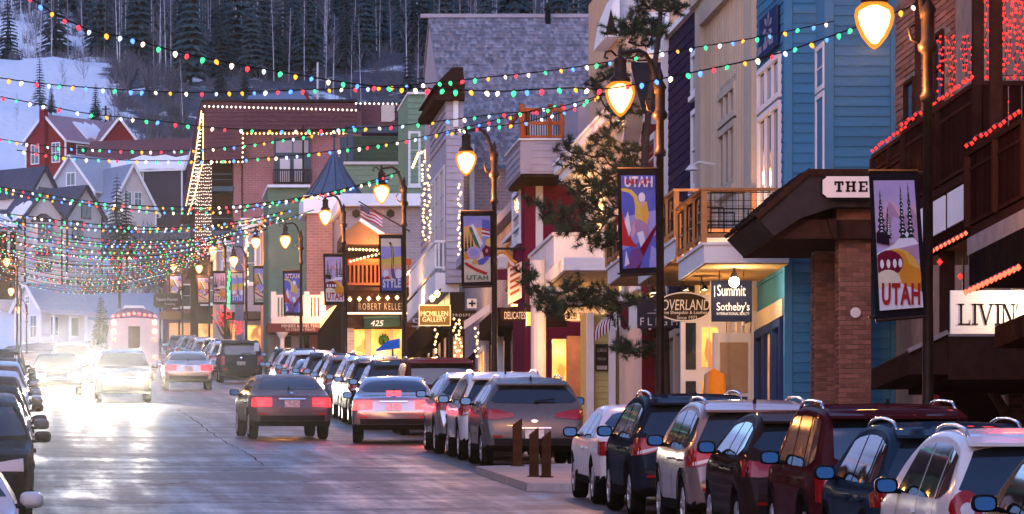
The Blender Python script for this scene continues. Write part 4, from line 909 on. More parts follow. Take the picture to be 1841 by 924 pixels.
# --- blue clapboard building
def blue():
    t = thing('blue_building', 'bright blue clapboard building with white corner windows and a cedar balcony', 'building', (19, 114, fz(114)))
    X1 = 15.3; Y1 = 114.0; X2 = Xof(1470, Y1); Y2 = 112.8; X3 = Xof(1612, Y2); Yf = 118.4; top = 17
    shell(t, 'wall', X1, X1+6, Y1, Yf, top, M_BLUE); shell(t, 'wall', X2, X3, Y2, Y1-.002, top, M_BLUE)
    S1 = Wall('S', X1); C1 = Wall('C', Y1); S2 = Wall('S', X2); C2 = Wall('C', Y2); z0 = fz(114)
    w1 = S1.rect(1368, 120, 1405, 405)
    siding(S1, t, Y1+.14, Yf-.02, Zof(500,116), top, .20, M_BLUE, [(w1[0]-.12, w1[1]+.12, w1[2]-.2, w1[3]+.12)])
    siding(C1, t, X1+.14, X2-.03, z0, top, .20, M_BLUE)
    siding(C2, t, X2+.16, X3-.13, z0, top, .20, M_BLUE)
    q = MB()
    q.box(X1-.03, X1+.13, Y1-.03, Y1+.13, z0, top); q.box(X2-.03, X2+.15, Y2-.03, Y2+.02, z0, top); q.box(X3-.12, X3+.02, Y2-.03, Y2+.05, z0, top); q.box(X2-.03, X2-.002, Y2+.021, Y1-.03, z0, top)
    q.build('corner_board', M_BLUET, t)
    # tall white window of the street face
    u0, u1, v0, v1 = w1; wm = mat('warm_white_paint', (.72,.66,.64), .5, noise=.05)
    vt = v0+(v1-v0)*.72
    window(S1, t, (u0, u1, v0, vt-.06), 3, 1, wm, M_GLASSB, fw=.11, bar=.10, each=True, out=.08); window(S1, t, (u0, u1, vt+.22, v1), 3, 1, wm, M_GLASSB, fw=.11, bar=.10, each=True, sill=False, out=.08)
    r = (Y2+.12, Y1-.12, Zof(305,113), Zof(85,113)); window(S2, t, (r[0], r[1], r[2], r[2]+(r[3]-r[2])*.6), 1, 1, wm, M_GLASSB, fw=.1); window(S2, t, (r[0], r[1], r[2]+(r[3]-r[2])*.6+.24, r[3]), 1, 2, wm, M_GLASSB, fw=.1, sill=False)
    # ground-floor shop front below the balcony
    for k in range(3):
        ya = Y1+.35+k*1.35; window(S1, t, (ya, ya+1.0, z0+.7, z0+2.75), 1, 1, M_NAVY, M_GLASS if k != 1 else M_WARMDIM, fw=.16, out=.1)
    q = MB(); q.box(X1-.06, X1-.003, Y1+.14, Yf, z0+2.95, z0+3.3); q.build('signband', M_BEIGE, t)
    # balconies
    def balcony(ya, yb, Xf, zd, h=1.05, cface=True, root=t, Xin=X1, fascia=.36):
        b = MB(); b.box(Xf, Xin-.004, ya, yb, zd-fascia, zd-.004); b.box(Xf-.04, Xin-.004, ya-.04, yb, zd-.003, zd+.05); bo = b.build('balcony', M_WHITE, root)
        q = MB(); q.box(Xf+.05, Xin-.006, ya+.05, yb-.05, zd-fascia-.02, zd-fascia-.003); q.build('soffit', M_SOFFIT, bo)
        r_ = MB(); zt = zd+h
        r_.box(Xf-.07, Xf+.07, ya-.07, yb+.02, zt-.05, zt); r_.box(Xf-.025, Xf+.025, ya+.06, yb, zd+.14, zd+.22)
        if cface: r_.box(Xf+.073, Xin-.01, ya-.07, ya+.07, zt-.05, zt); r_.box(Xf+.06, Xin-.01, ya-.025, ya+.025, zd+.14, zd+.22); 
        r_.build('rail', M_CEDAR, bo)
        pm = MB(); pm.box(-.055,.055,-.055,.055,0,1); pme = pm.mesh('post', M_CEDAR); n = max(2, round((yb-ya)/1.45))
        for k in range(n+1): piece('post', pme, bo, (Xf, ya+(yb-ya)*k/n, zd+.052), (1,1,h-.105))
        if cface: piece('post', pme, bo, (Xin-.08, ya, zd+.052), (1,1,h-.105))
        # wrought panels: overlapping squares of thin black bar
        for k in range(n):
            pnl = MB(); a, c = ya+(yb-ya)*k/n+.08, ya+(yb-ya)*(k+1)/n-.08; z_ = zd+.24; w_ = c-a; hh = h-.36
            def rc(p0, p1, q0, q1, pl):
                for (s0, s1) in (((p0,q0),(p1,q0)),((p1,q0),(p1,q1)),((p1,q1),(p0,q1)),((p0,q1),(p0,q0))): pl.bar((Xf, a+s0[0]*w_, z_+s0[1]*hh), (Xf, a+s1[0]*w_, z_+s1[1]*hh), .02, .025)
            rc(.0,1,.0,1,pnl); rc(.0,.62,.0,.6,pnl); rc(.3,1,.35,1,pnl); rc(.15,.45,.0,1,pnl); pnl.build('iron_panel', M_BLACK, bo)
        if cface:
            pnl = MB(); a, w_, z_, hh = Xf+.08, Xin-.16-Xf-.08, zd+.24, h-.36
            def rc(p0, p1, q0, q1):
                for (s0, s1) in (((p0,q0),(p1,q0)),((p1,q0),(p1,q1)),((p1,q1),(p0,q1)),((p0,q1),(p0,q0))): pnl.bar((a+s0[0]*w_, ya, z_+s0[1]*hh), (a+s1[0]*w_, ya, z_+s1[1]*hh), .02, .025)
            rc(.04,.9,.2,1.05); rc(.04,.55,.0,.62); rc(.22,.62,.0,.62); rc(.04,.36,.2,.52); rc(0,1,0,.2)
            for k in range(1, 12): pnl.bar((a+w_*k/12, ya, z_), (a+w_*k/12, ya, z_+hh*1.1), .006, .006)
            for k in range(1, 6): pnl.bar((a, ya, z_+hh*k/6), (a+w_, ya, z_+hh*k/6), .006, .006)
            pnl.build('iron_panel', M_BLACK, bo)
        return bo
    zd = Zof(440, 113.5)
    bo = balcony(113.5, 117.9, 13.6, zd, 1.13)
    q = MB(); q.lathe([(.03,.0),(.07,.06),(.08,.2),(.02,.26)], 10, (X1-.14, 117.6, zd+.55)); q.box(X1-.14, X1-.003, 117.57, 117.63, zd+.72, zd+.76); q.build('wall_lantern', glow('lantern_glass', (1,.5,.15), 4), t); point_lamp('lantern_light', t, (X1-.45, 116.6, zd+.5), 26, (1,.48,.16), .1)
    return t, balcony, zd
BLUE, balcony, zd1 = blue()
def plaque():
    S = Wall('S', 15.27); a, b, c, d = S.rect(1371, 22, 1402, 95)
    t = thing('wall_sign', 'dark navy square sign with a pale flower emblem high on the blue wall', 'sign', S.pt((a+b)/2, c, 0))
    q = MB(); S.box(q, a, b, c, d, .03, .07); q.build('board', M_NAVY, t)
    q = MB(); cu, cv = (a+b)/2, (c+d)/2+.08
    for k in range(7):
        g = 2*math.pi*k/7; q.prism([(cu+math.cos(g+e)*rr, cv+math.sin(g+e)*rr*.45) for e, rr in ((0,.15),(.25,.55),(0,.75),(-.25,.55))], lambda u, v, dd: tuple(S.pt(u, v, dd)), .071, .076)
    for k in range(3): q.prism([(a+.5+k*.9, c+.12),(a+1.1+k*.9,c+.12),(a+1.1+k*.9,c+.26),(a+.5+k*.9,c+.26)], lambda u, v, dd: tuple(S.pt(u, v, dd)), .071, .076)
    q.build('emblem', mat('dull_emblem', (.22,.22,.30), .6), t, fix=True)
plaque()
def canopy():
    Y0, Y1 = 107.9, 112.6; t = thing('entrance_canopy', 'dark shingled entrance canopy on two brick piers before the blue wall', 'canopy', (15.8, 109, fz(109)))
    X = lambda p: Xof(p, Y0); Z = lambda p: Zof(p, Y0)
    q = MB(); poly = [(X(1362),Z(393)),(X(1457),Z(309)),(X(1640),Z(309)),(X(1640),Z(372)),(X(1500),Z(372)),(X(1440),Z(392)),(X(1392),Z(424)),(X(1362),Z(400))]
    q.prism([poly[0],poly[1],poly[2],poly[3],poly[4],poly[5],poly[6]], lambda u, v, dd: (u, dd, v), Y0, Y1); q.build('roof', M_SHINGLE, t, fix=True)
    q = MB(); q.bar((X(1360),Y0-.03,Z(391)),(X(1457),Y0-.03,Z(306)),.06,.10); q.box(X(1455),X(1640),Y0-.05,Y0-.004,Z(316),Z(304)); q.build('fascia', M_DARKWOOD, t)
    # shingle courses on the slope
    q = MB()
    for k in range(9):
        a = k/9; b = (k+1)/9+.02; p = [(X(1360)+(X(1457)-X(1360))*s, Z(391)+(Z(306)-Z(391))*s) for s in (a,b)]
        for j in range(16):
            yy = Y0+(Y1-Y0)*j/16; o = rnd.uniform(0,.012); q.hexa([(p[0][0]-.03-o,yy,p[0][1]+.03+o),(p[0][0],yy+.27,p[0][1]),(p[1][0],yy+.27,p[1][1]),(p[1][0],yy,p[1][1]),(p[0][0]-.045-o,yy,p[0][1]+.055+o),(p[0][0]-.045-o,yy+.27,p[0][1]+.055+o),(p[1][0]-.02,yy+.27,p[1][1]+.02),(p[1][0]-.02,yy,p[1][1]+.02)])
    tag(q.build('shingles', M_SHINGLE, t), kind='stuff')
    q = MB(); q.box(X(1392), X(1640), Y0+.2, Y1, Z(427), Z(393)); q.build('soffit', M_DARKWOOD, t)
    q = MB(); q.prism([(X(1488),Z(393)),(X(1504),Z(393)),(X(1504),Z(430)),(X(1497),Z(426))], lambda u, v, dd: (u, dd, v), Y0-.0, Y0+.16); q.build('bracket', M_DARKWOOD, t, fix=True)
    for (Yp, x0, x1, dep, zt) in ((108.4, 1509, 1566, .5, 372), (110.9, 1465, 1506, .5, 424)):
        xa, xb = Xof(x0, Yp), Xof(x1, Yp); p = MB(); p.box(xa, xb, Yp, Yp+dep, fz(Yp)-.3, Zof(zt, Yp)); po = p.build('pier', M_MORTAR, t)
        C = Wall('C', Yp); S = Wall('S', xa)
        bricks(C, po, xa, xb, fz(Yp), Zof(zt+26, Yp), M_BRICKD, bl=.245, bh=.092, joint=.014, proud=.02); bricks(S, po, Yp, Yp+dep, fz(Yp), Zof(zt+26, Yp), M_BRICKD, bl=.245, bh=.092, joint=.014, proud=.02)
        p = MB(); p.box(xa-.06, xb+.05, Yp-.06, Yp+dep+.02, Zof(zt+26,Yp)+.005, Zof(zt,Yp)-.004); p.build('capital', M_BRICKD, t)
    p = MB(); p.lathe([(.10,0),(.10,-.03),(.06,-.035)], 18, (Xof(1538,108.35), 108.36, Zof(562,108.35)), axis='Y'); p.build('medallion', M_LAV, t)
canopy()
def the_sign():
    Y = 107.6; t = thing('name_sign', 'white notched name board reading THE in black slab letters on the dark canopy', 'sign', P(1540, 356, Y))
    def board(x0, x1, y0, y1, d0, d1, n_=7):
        a, b, c, d = Xof(x0,Y), Xof(x1,Y), Zof(y1,Y), Zof(y0,Y); k = .07; return [(a+k,c),(b-k,c),(b-k,c+.02),(b,c+k),(b,d-k),(b-k,d-.02),(b-k,d),(a+k,d),(a+k,d-.02),(a,d-k),(a,c+k),(a+k,c+.02)]
    q = MB(); q.prism(board(1476, 1640, 314, 358, 0, 0), lambda u, v, dd: (u, Y-dd, v), -.05, 0); q.build('rim', M_BLACK, t, fix=True)
    q = MB(); q.prism(board(1479, 1637, 317, 355, 0, 0), lambda u, v, dd: (u, Y-dd, v), .001, .012); q.build('board', M_WHITE, t, fix=True)
    L = MB(); z0, z1 = Zof(345, Y), Zof(326, Y); h = z1-z0
    def bx(a, b, c, d): L.box(a, b, Y-.024, Y-.0125, c, d)
    s = .035; x = Xof(1500, Y)
    bx(x, x+.17, z1-.035, z1); bx(x+.06, x+.11, z0, z1-.036); bx(x+.03, x+.14, z0-.0, z0+.03); bx(x, x+.03, z1-.075, z1-.036); bx(x+.14, x+.17, z1-.075, z1-.036)
    x += .22
    for dx in (0, .11): bx(x+dx+.01, x+dx+.055, z0, z1); bx(x+dx-.01, x+dx+.075, z0, z0+.03); bx(x+dx-.01, x+dx+.075, z1-.03, z1)
    bx(x+.05, x+.13, z0+h*.45, z0+h*.6)
    x += .235; bx(x+.02, x+.065, z0, z1); bx(x, x+.17, z0, z0+.032); bx(x, x+.17, z1-.032, z1); bx(x+.06, x+.12, z0+h*.44, z0+h*.58); bx(x+.14, x+.17, z0+.03, z0+.075); bx(x+.14, x+.17, z1-.075, z1-.03)
    L.build('lettering', M_BLACK, t)
    lettering('BAR', .45, h, (x+.55, Y-.0125, (z0+z1)/2), M_BLACK, t, depth=.012) if False else None
the_sign()

# --- beige battened building with two more balconies, then the purple one
def beige():
    X = 15.3; y0, y1 = 118.44, 128.4; S = Wall('S', X); top = Zof(-40, 123); t = thing('beige_building', 'beige board and batten building with a tall upper window beside the blue one', 'building', (X+4, 123, fz(123)))
    shell(t, 'wall', X, X+9, y0, y1, top, M_BEIGE)
    w = S.rect(1297, 170, 1325, 330); W2 = (w[0], w[1], w[2]-.1, w[3])
    window(S, t, (w[0], w[1], w[2], w[2]+(w[3]-w[2])*.58), 3, 1, M_BEIGE, M_GLASSB, fw=.14, bar=.1, each=True, out=.09); window(S, t, (w[0], w[1], w[2]+(w[3]-w[2])*.58+.34, w[3]), 3, 1, M_BEIGE, M_GLASSB, fw=.14, bar=.1, each=True, sill=False, out=.09)
    q = MB(); q.box(0,0.04,0,.07,0,1); q_ = MB(); q_.box(-.04,0,-.04,.04,0,1); me = q_.mesh('batten', M_BEIGE)
    y = y0+1.4
    while y < y1-1.2:
        inside = w[0]-.2 < y < w[1]+.2
        if inside: piece('batten', me, t, (X-.001, y, w[3]+.3), (1,1,top-.5-w[3]-.3))
        else: piece('batten', me, t, (X-.001, y, Zof(500,123)), (1,1,top-.5-Zof(500,123)))
        y += .42
    for (a_, b_) in ((y1-1.05, y1), (y0, y0+1.15)): q = MB(); q.box(X-.12, X-.002, a_, b_, fz(120), top); q.build('pilaster', M_BEIGE, t)
    q = MB(); q.box(X-.25, X-.003, y0, y1+.1, top, top+.35); q.box(X-.16, X-.002, y0+1.16, y1-1.06, top-.5, top-.003); q.build('cornice', M_BEIGE, t)
    a = S.pt(S.u(1285), Zof(290, 125), 0); q = MB(); q.tube([a, a+Vector((-.35,0,.06)), a+Vector((-.5,0,-.02))], .025, 6); q.lathe([(.05,.0),(.16,-.12),(.15,-.13)], 12, (a.x-.5, a.y, a.z)); q.build('wall_lamp', M_LAV, t)
    zd = zd1 + .0
    b2 = balcony(118.3, 125.6, 13.6, Zof(452,118.3)+.25, 1.05, True, t, X); b3 = balcony(126.0, 132.2, 13.6, Zof(452,118.3)+.75, 1.0, True, t, X)
    # shop fronts under the balconies
    z0 = fz(123); pm = mat('pinkish_pilaster', (.50,.40,.36), .6, noise=.08)
    for k, (ya, yb, g) in enumerate(((118.6,119.9,M_GLASS),(120.6,121.5,M_WARMGLASS),(122.1,124.0,M_GLASS),(124.9,126.2,M_GLASS),(126.6,128.0,M_GLASSB))):
        window(S, t, (ya, yb, z0+.45, z0+2.5), 1, 2, M_LAV if k < 2 else pm, g, fw=.2, bar=.09, out=.12)
    for yy in (120.05, 121.75, 124.4, 126.35): q = MB(); q.box(X-.22, X-.003, yy, yy+.3, z0, z0+3.1); q.build('pilaster', pm, t)
    q = MB(); q.box(15.28-.9, 15.28, 118.46, 118.56, z0, z0+2.25); do = q.build('door', M_LAV, t)
    q = MB(); q.box(14.52, 15.1, 118.44, 118.457, z0+1.0, z0+2.05); q.build('pane', mat('tan_blind', (.35,.24,.15), .6), do); q = MB(); q.box(14.52,15.1,118.44,118.457,z0+.72,z0+.92); q.build('notice', M_NAVY, do)
    q = MB(); q.box(14.40,14.44,118.36,118.455,z0+.95,z0+1.2); q.build('handle', M_CHROME, do)
    # camera-facing shop return with pale frames behind the hanging signs
    C = Wall('C', 121.8); q = MB(); q.box(14.1, X-.23, 121.8, 122.0, z0, z0+3.3); wo = q.build('shop_return', M_LAV, t)
    for (xa, xb, za, zb, g) in ((14.2,14.42,1.7,2.7,M_GLASS),(14.55,14.9,1.75,2.6,M_WARMGLASS),(14.2,14.42,.5,1.45,M_GLASS),(14.55,14.9,.4,1.45,M_WARMGLASS)):
        q = MB(); q.box(xa, xb, 121.78, 121.798, z0+za, z0+zb); q.build('pane', g, wo)
beige()
def purple():
    X = 15.3; y0, y1 = 128.45, 135.0; S = Wall('S', X); top = Zof(36, 131); t = thing('purple_building', 'dark purple boarded building between the beige front and the pine tree', 'building', (X+4, 131, fz(131)))
    shell(t, 'wall', X, X+8, y0, y1, top, M_PURPLE); w = S.rect(1247, 100, 1257, 160); w2 = S.rect(1247, 205, 1257, 330)
    siding(S, t, y0, y1-.4, fz(131)+3, top-.2, .22, M_PURPLE, [(w[0]-.1,w[1]+.1,w[2]-.15,w[3]+.1),(w2[0]-.1,w2[1]+.1,w2[2]-.15,w2[3]+.1)], parts=False)
    window(S, t, w, 1, 1, M_WHITE, M_GLASSB, fw=.12); window(S, t, w2, 1, 2, M_WHITE, M_GLASSB, fw=.12)
    q = MB(); q.box(X-.14, X-.002, y1-.4, y1+.05, fz(131), top); q.build('corner_board', M_LAV, t)
    q = MB(); q.box(X-.12, X+8, y0, y1+.1, top, top+.14); q.build('coping', M_WHITE, t)
    z0 = fz(131); q = MB(); q.box(X-.1,X-.004,y0+.1,y1-.4,z0+2.9,z0+3.3); q.build('signband', M_NAVY, t)
    for k in range(3): window(S, t, (y0+.5+k*1.95, y0+2.1+k*1.95, z0+.6, z0+2.6), 1, 1, M_BEIGE if k else M_LAV, M_GLASS, fw=.16, out=.1)
purple()
# hanging signs
def hang_sign(name, label, outline, Y, board_m, rim_m, hang, lamp=None, th=.07):
    us = [p[0] for p in outline]; vs = [p[1] for p in outline]; t = thing(name, label, 'sign', ((min(us)+max(us))/2, Y, min(vs)))
    q = MB(); q.prism(outline, lambda u, v, d: (u, Y-d, v), -th, 0); q.build('board', board_m, t, fix=True)
    cu, cv = (min(us)+max(us))/2, (min(vs)+max(vs))/2
    if rim_m:
        q = MB(); n = len(outline); inn = [(cu+(u-cu)*.955, cv+(v-cv)*.92) for u, v in outline]
        for i in range(n):
            a, b = outline[i], outline[(i+1) % n]; c, d = inn[(i+1) % n], inn[i]
            q.prism([a, b, c, d], lambda u, v, dd: (u, Y-dd, v), .0005, .014)
        q.build('rim', rim_m, t, fix=True)
    q = MB()
    for u in (min(us)+(max(us)-min(us))*.2, max(us)-(max(us)-min(us))*.2): q.bar((u, Y+th/2, max(vs) - (.0 if rim_m is None else .1)), (u, Y+th/2, hang), .018, .018)
    q.build('hanger', M_BLACK, t); return t
def rect_outline(x0, y0, x1, y1, Y): a, b, c, d = Xof(x0,Y), Xof(x1,Y), Zof(y1,Y), Zof(y0,Y); return [(a,c),(b,c),(b,d),(a,d)]
def ellipse(x0, y0, x1, y1, Y, n=40): a, b, c, d = Xof(x0,Y), Xof(x1,Y), Zof(y1,Y), Zof(y0,Y); return [((a+b)/2+math.cos(2*math.pi*i/n)*(b-a)/2, (c+d)/2+math.sin(2*math.pi*i/n)*(d-c)/2) for i in range(n)]
M_SIGNNAVY = mat('sign_navy', (.012,.014,.035), .45, noise=.1); M_CREAM = mat('cream_letters', (.75,.66,.52), .5, noise=.05)
M_SIGNBRN = mat('sign_brown', (.028,.016,.012), .45, noise=.1)
soff = zd1-.36-.03
t = hang_sign('shop_sign', 'square navy sign with white lettering under a bright lamp below the cedar balcony', rect_outline(1279,504,1352,578,115), 115, M_SIGNNAVY, None, soff)
Y = 114.998
lettering('Summit', Xof(1340,Y)-Xof(1289,Y), Zof(512,Y)-Zof(532,Y), P(1315,522,Y), M_WHITE, t); lettering('Sotheby\'s', Xof(1347,Y)-Xof(1288,Y), Zof(544,Y)-Zof(563,Y), P(1318,553,Y), M_WHITE, t); lettering('INTERNATIONAL REALTY', Xof(1347,Y)-Xof(1288,Y), .055, P(1318,564,Y), M_LAV, t)
q = MB(); q.box(Xof(1284,Y), Xof(1284,Y)+.015, Y-.01, Y, Zof(534,Y), Zof(514,Y)); q.build('lettering', M_WHITE, t)
gl = thing('sign_lamp', 'black spot lamp glowing white in front of the square navy sign', 'lamp', P(1320, 500, 114.5))
q = MB(); q.tube([(Xof(1320,114.5),114.5,soff),P(1320,493,114.5)], .03, 6); q.lathe([(.05,.10),(.09,0)], 12, tuple(P(1320,499,114.5))); q.build('shade', M_BLACK, gl)
q = MB(); p = P(1320,503,114.45); q.lathe([(.02,.06),(.085,.03),(.105,-.03),(.09,-.10),(.03,-.15)], 14, tuple(p)); q.build('bulb', glow('spot_bulb', (1,.86,.62), 40), gl, smooth=True)
point_lamp('spot', gl, p+Vector((0,-.22,-.10)), 16, (1,.75,.45), .1)
t = hang_sign('shop_sign', 'dark oval shop sign with a pale rim and lettering beside the lamp post', ellipse(1180,525,1280,578,119), 119, M_SIGNBRN, M_CREAM, soff+.25)
Y = 118.998
lettering('OVERLAND', Xof(1276,Y)-Xof(1190,Y), Zof(538,Y)-Zof(557,Y), P(1233,548,Y), M_CREAM, t, shear=.12); lettering('Fine Sheepskin & Leather', Xof(1272,Y)-Xof(1190,Y), .09, P(1231,562.5,Y), M_CREAM, t); lettering('Since 1973', .42, .075, P(1235,571,Y), M_CREAM, t)
t = hang_sign('shop_sign', 'rectangular slate sign with spaced pale letters behind the oval sign', rect_outline(1146,537,1247,590,124), 124, mat('sign_slate', (.035,.032,.045), .6), None, soff+.6)
Y = 123.998; lettering('F L I G H T', Xof(1236,Y)-Xof(1152,Y), Zof(571,Y)-Zof(585,Y), P(1193,578,Y), M_LAV, t)
q = MB(); q.bar(P(1164,563,123.99), P(1200,563,123.99), .012, .012); q.bar(P(1176,558,123.985), P(1190,554,123.985), .012, .012); q.build('emblem', M_LAV, t)
for i, (lx, Yl) in enumerate(((1262, 116.5), (1228, 120), (1170, 127))):
    tl = thing('soffit_lamp', ['black gooseneck lamp on the soffit above the gap between oval and square signs','black spot lamp on the soffit above the oval sign','black spot lamp on the soffit above the slate sign'][i], 'lamp', (Xof(lx,Yl), Yl, soff))
    q = MB(); z = soff+(.0 if i == 0 else .26 if i == 1 else .75); x = Xof(lx,Yl); q.tube([(x,Yl,z),(x,Yl,z-.12),(x+.05,Yl-.05,z-.2)], .02, 6); q.lathe([(.04,.06),(.08,-.04)], 10, (x+.05,Yl-.05,z-.24)); q.build('shade', M_BLACK, tl)
    point_lamp('lamp', tl, (x+.05, Yl-.06, z-.32), 22, (1,.55,.2), .05)
# hanging seat by the shop door
def seat():
    Y = 117.4; t = thing('hanging_chair', 'orange rounded hanging seat on two ropes by the pale shop door', 'seat', P(1286, 715, Y)); c = P(1286, 690, Y); q = MB(); pts = []
    n = 12
    for j in range(7):
        v = j/6
        for i in range(n+1):
            a = math.pi*(i/n); pts.append((c.x+math.cos(a)*.24*(1-.12*v), c.y+.12+math.sin(a)*.16, c.z-.25+v*.6*(1-.25*abs(math.cos(a)))))
    q.v = pts
    for j in range(6):
        for i in range(n): k = j*(n+1)+i; q.f.append((k,k+1,k+n+2,k+n+1)); q.m.append(0 if i < 8 else 1)
    q.build('shell', [mat('orange_plastic', (.75,.28,.03), .35, noise=.1), mat('clear_plastic', (.5,.42,.42), .2, noise=.1)], t, smooth=True)
    q = MB()
    for s in (-.12, .12): q.tube([(c.x+s, c.y+.2, c.z+.3), (c.x+s*.6, c.y+.2, soff)], .01, 5)
    q.build('rope', M_LAV, t)
seat()
# ------------------------------------------------------------------ farther buildings on the right
M_DRED = mat('dark_red_paint', (.13,.02,.025), .6, noise=.12); M_MAROON = mat('maroon_paint', (.17,.015,.04), .6, noise=.1)
M_PEACH = mat('peach_paint', (.55,.36,.24), .65, noise=.08); M_YELLOW = mat('yellow_paint', (.50,.40,.14), .6, noise=.08)
M_GREYLAV = mat('grey_clapboard', (.34,.31,.36), .65, noise=.1); M_REDWOOD = mat('redwood', (.33,.085,.03), .6, noise=.2, scale=4)
M_ORANGEW = mat('orange_wood', (.60,.24,.05), .6, noise=.15, scale=4); M_SLATE = mat('wood_shingle', (.25,.245,.29), .8, noise=.5, scale=2.5)
M_TAN = mat('tan_soffit', (.36,.29,.22), .7, noise=.1)
FARBRICK = brickmat('old_brickwork', (.30,.19,.20), (.23,.16,.19), (.34,.30,.31), 1.1)
HOTELBRICK = brickmat('hotel_brickwork', (.31,.12,.125), (.26,.105,.115), (.32,.19,.19), 1.6)
WASHBRICK = brickmat('whitewashed_brickwork', (.40,.30,.29), (.32,.24,.24), (.42,.36,.36), 1.2)
M_GREEN = mat('sage_green_boards', (.16,.25,.17), .65, noise=.12); M_DGREEN = mat('dark_green_boards', (.055,.10,.065), .65, noise=.12)
M_BGREY = mat('blue_grey_steel', (.055,.085,.12), .5, noise=.12); M_HBROWN = mat('brown_shingle_band', (.12,.055,.07), .75, noise=.2, scale=5)
M_CREAMW = mat('cream_boards', (.55,.49,.42), .65, noise=.08)
def gable_prism(mb, wl, u0, u1, v0, v1, d0, d1, mi=0):
    mb.prism([(u0, v0), (u1, v0), ((u0+u1)/2, v1)], lambda u, v, d: tuple(wl.pt(u, v, d)), d0, d1, mi)
# dark red gabled shop
def dark_red():
    X = 15.2; S = Wall('S', X); y0, y1 = 135.1, 139.6; ze = Zof(215, 137); t = thing('dark_red_shop', 'dark red gabled shop front half hidden by the pine and the lamp post', 'building', (X+3, 137, fz(137)))
    shell(t, 'wall', X, X+8, y0, y1, ze, M_DRED); q = MB(); q.prism([(y0, ze+.003), (y1, ze+.003), ((y0+y1)/2, Zof(128, 137))], lambda u, v, d: (X-d+.0, u, v), -8, 0); q.build('gable', M_DRED, t, fix=True)
    siding(S, t, y0, y1, fz(137)+3.2, ze, .22, M_DRED, parts=False)
    q = MB(); a = (X-.25, y0-.3, ze-.25); b = (X-.25, (y0+y1)/2, Zof(122,137)); c = (X-.25, y1+.3, ze-.25); q.bar(a, b, .4, .2); q.bar(b, c, .4, .2); q.build('bargeboard', M_LAV, t)
    q = MB(); q.hexa([(X-.5,y0-.3,ze-.1),(X+8,y0-.3,ze-.1),(X+8,(y0+y1)/2,Zof(118,137)),(X-.5,(y0+y1)/2,Zof(118,137)),(X-.5,y0-.3,ze+.05),(X+8,y0-.3,ze+.05),(X+8,(y0+y1)/2,Zof(116,137)+.1),(X-.5,(y0+y1)/2,Zof(116,137)+.1)])
    q.build('roof', M_SHINGLE, t, fix=True); window(S, t, S.rect(1163, 255, 1180, 320), 1, 2, M_LAV, M_GLASSB, fw=.14)
dark_red()
def peach():
    Y = 151.0; C = Wall('C', Y); t = thing('peach_house', 'tall peach house with a white gable rising behind the pine tree', 'building', (18, Y+3, fz(Y))); x0 = Xof(1112, Y); top = Zof(-60, Y)
    shell(t, 'wall', x0, x0+8, Y, Y+8, top, M_PEACH, Zof(420, Y))
    q = MB(); q.prism([(Xof(1087,Y),Zof(68,Y)),(Xof(1112,Y),Zof(68,Y)),(Xof(1112,Y),Zof(-20,Y)),(Xof(1096,Y),Zof(18,Y))], lambda u, v, d: (u, Y-d, v), -3, .3); q.build('eave', M_WHITE, t, fix=True)
    q = MB(); q.prism([(Xof(1086,Y),Zof(65,Y)),(Xof(1107,Y),Zof(65,Y)),(Xof(1096,Y),Zof(18,Y))], lambda u, v, d: (u, Y-d, v), .302, .34); q.build('gable', M_DARKWOOD, t, fix=True)
    siding(C, t, Xof(1113,Y), Xof(1150,Y), Zof(40,Y), top, .22, M_LAV, parts=False)
    window(C, t, C.rect(1170, 30, 1195, 90), 1, 2, M_WHITE, M_GLASSB, fw=.12); window(C, t, C.rect(1150, 150, 1170, 200), 1, 2, M_WHITE, M_GLASSB, fw=.12)
peach()
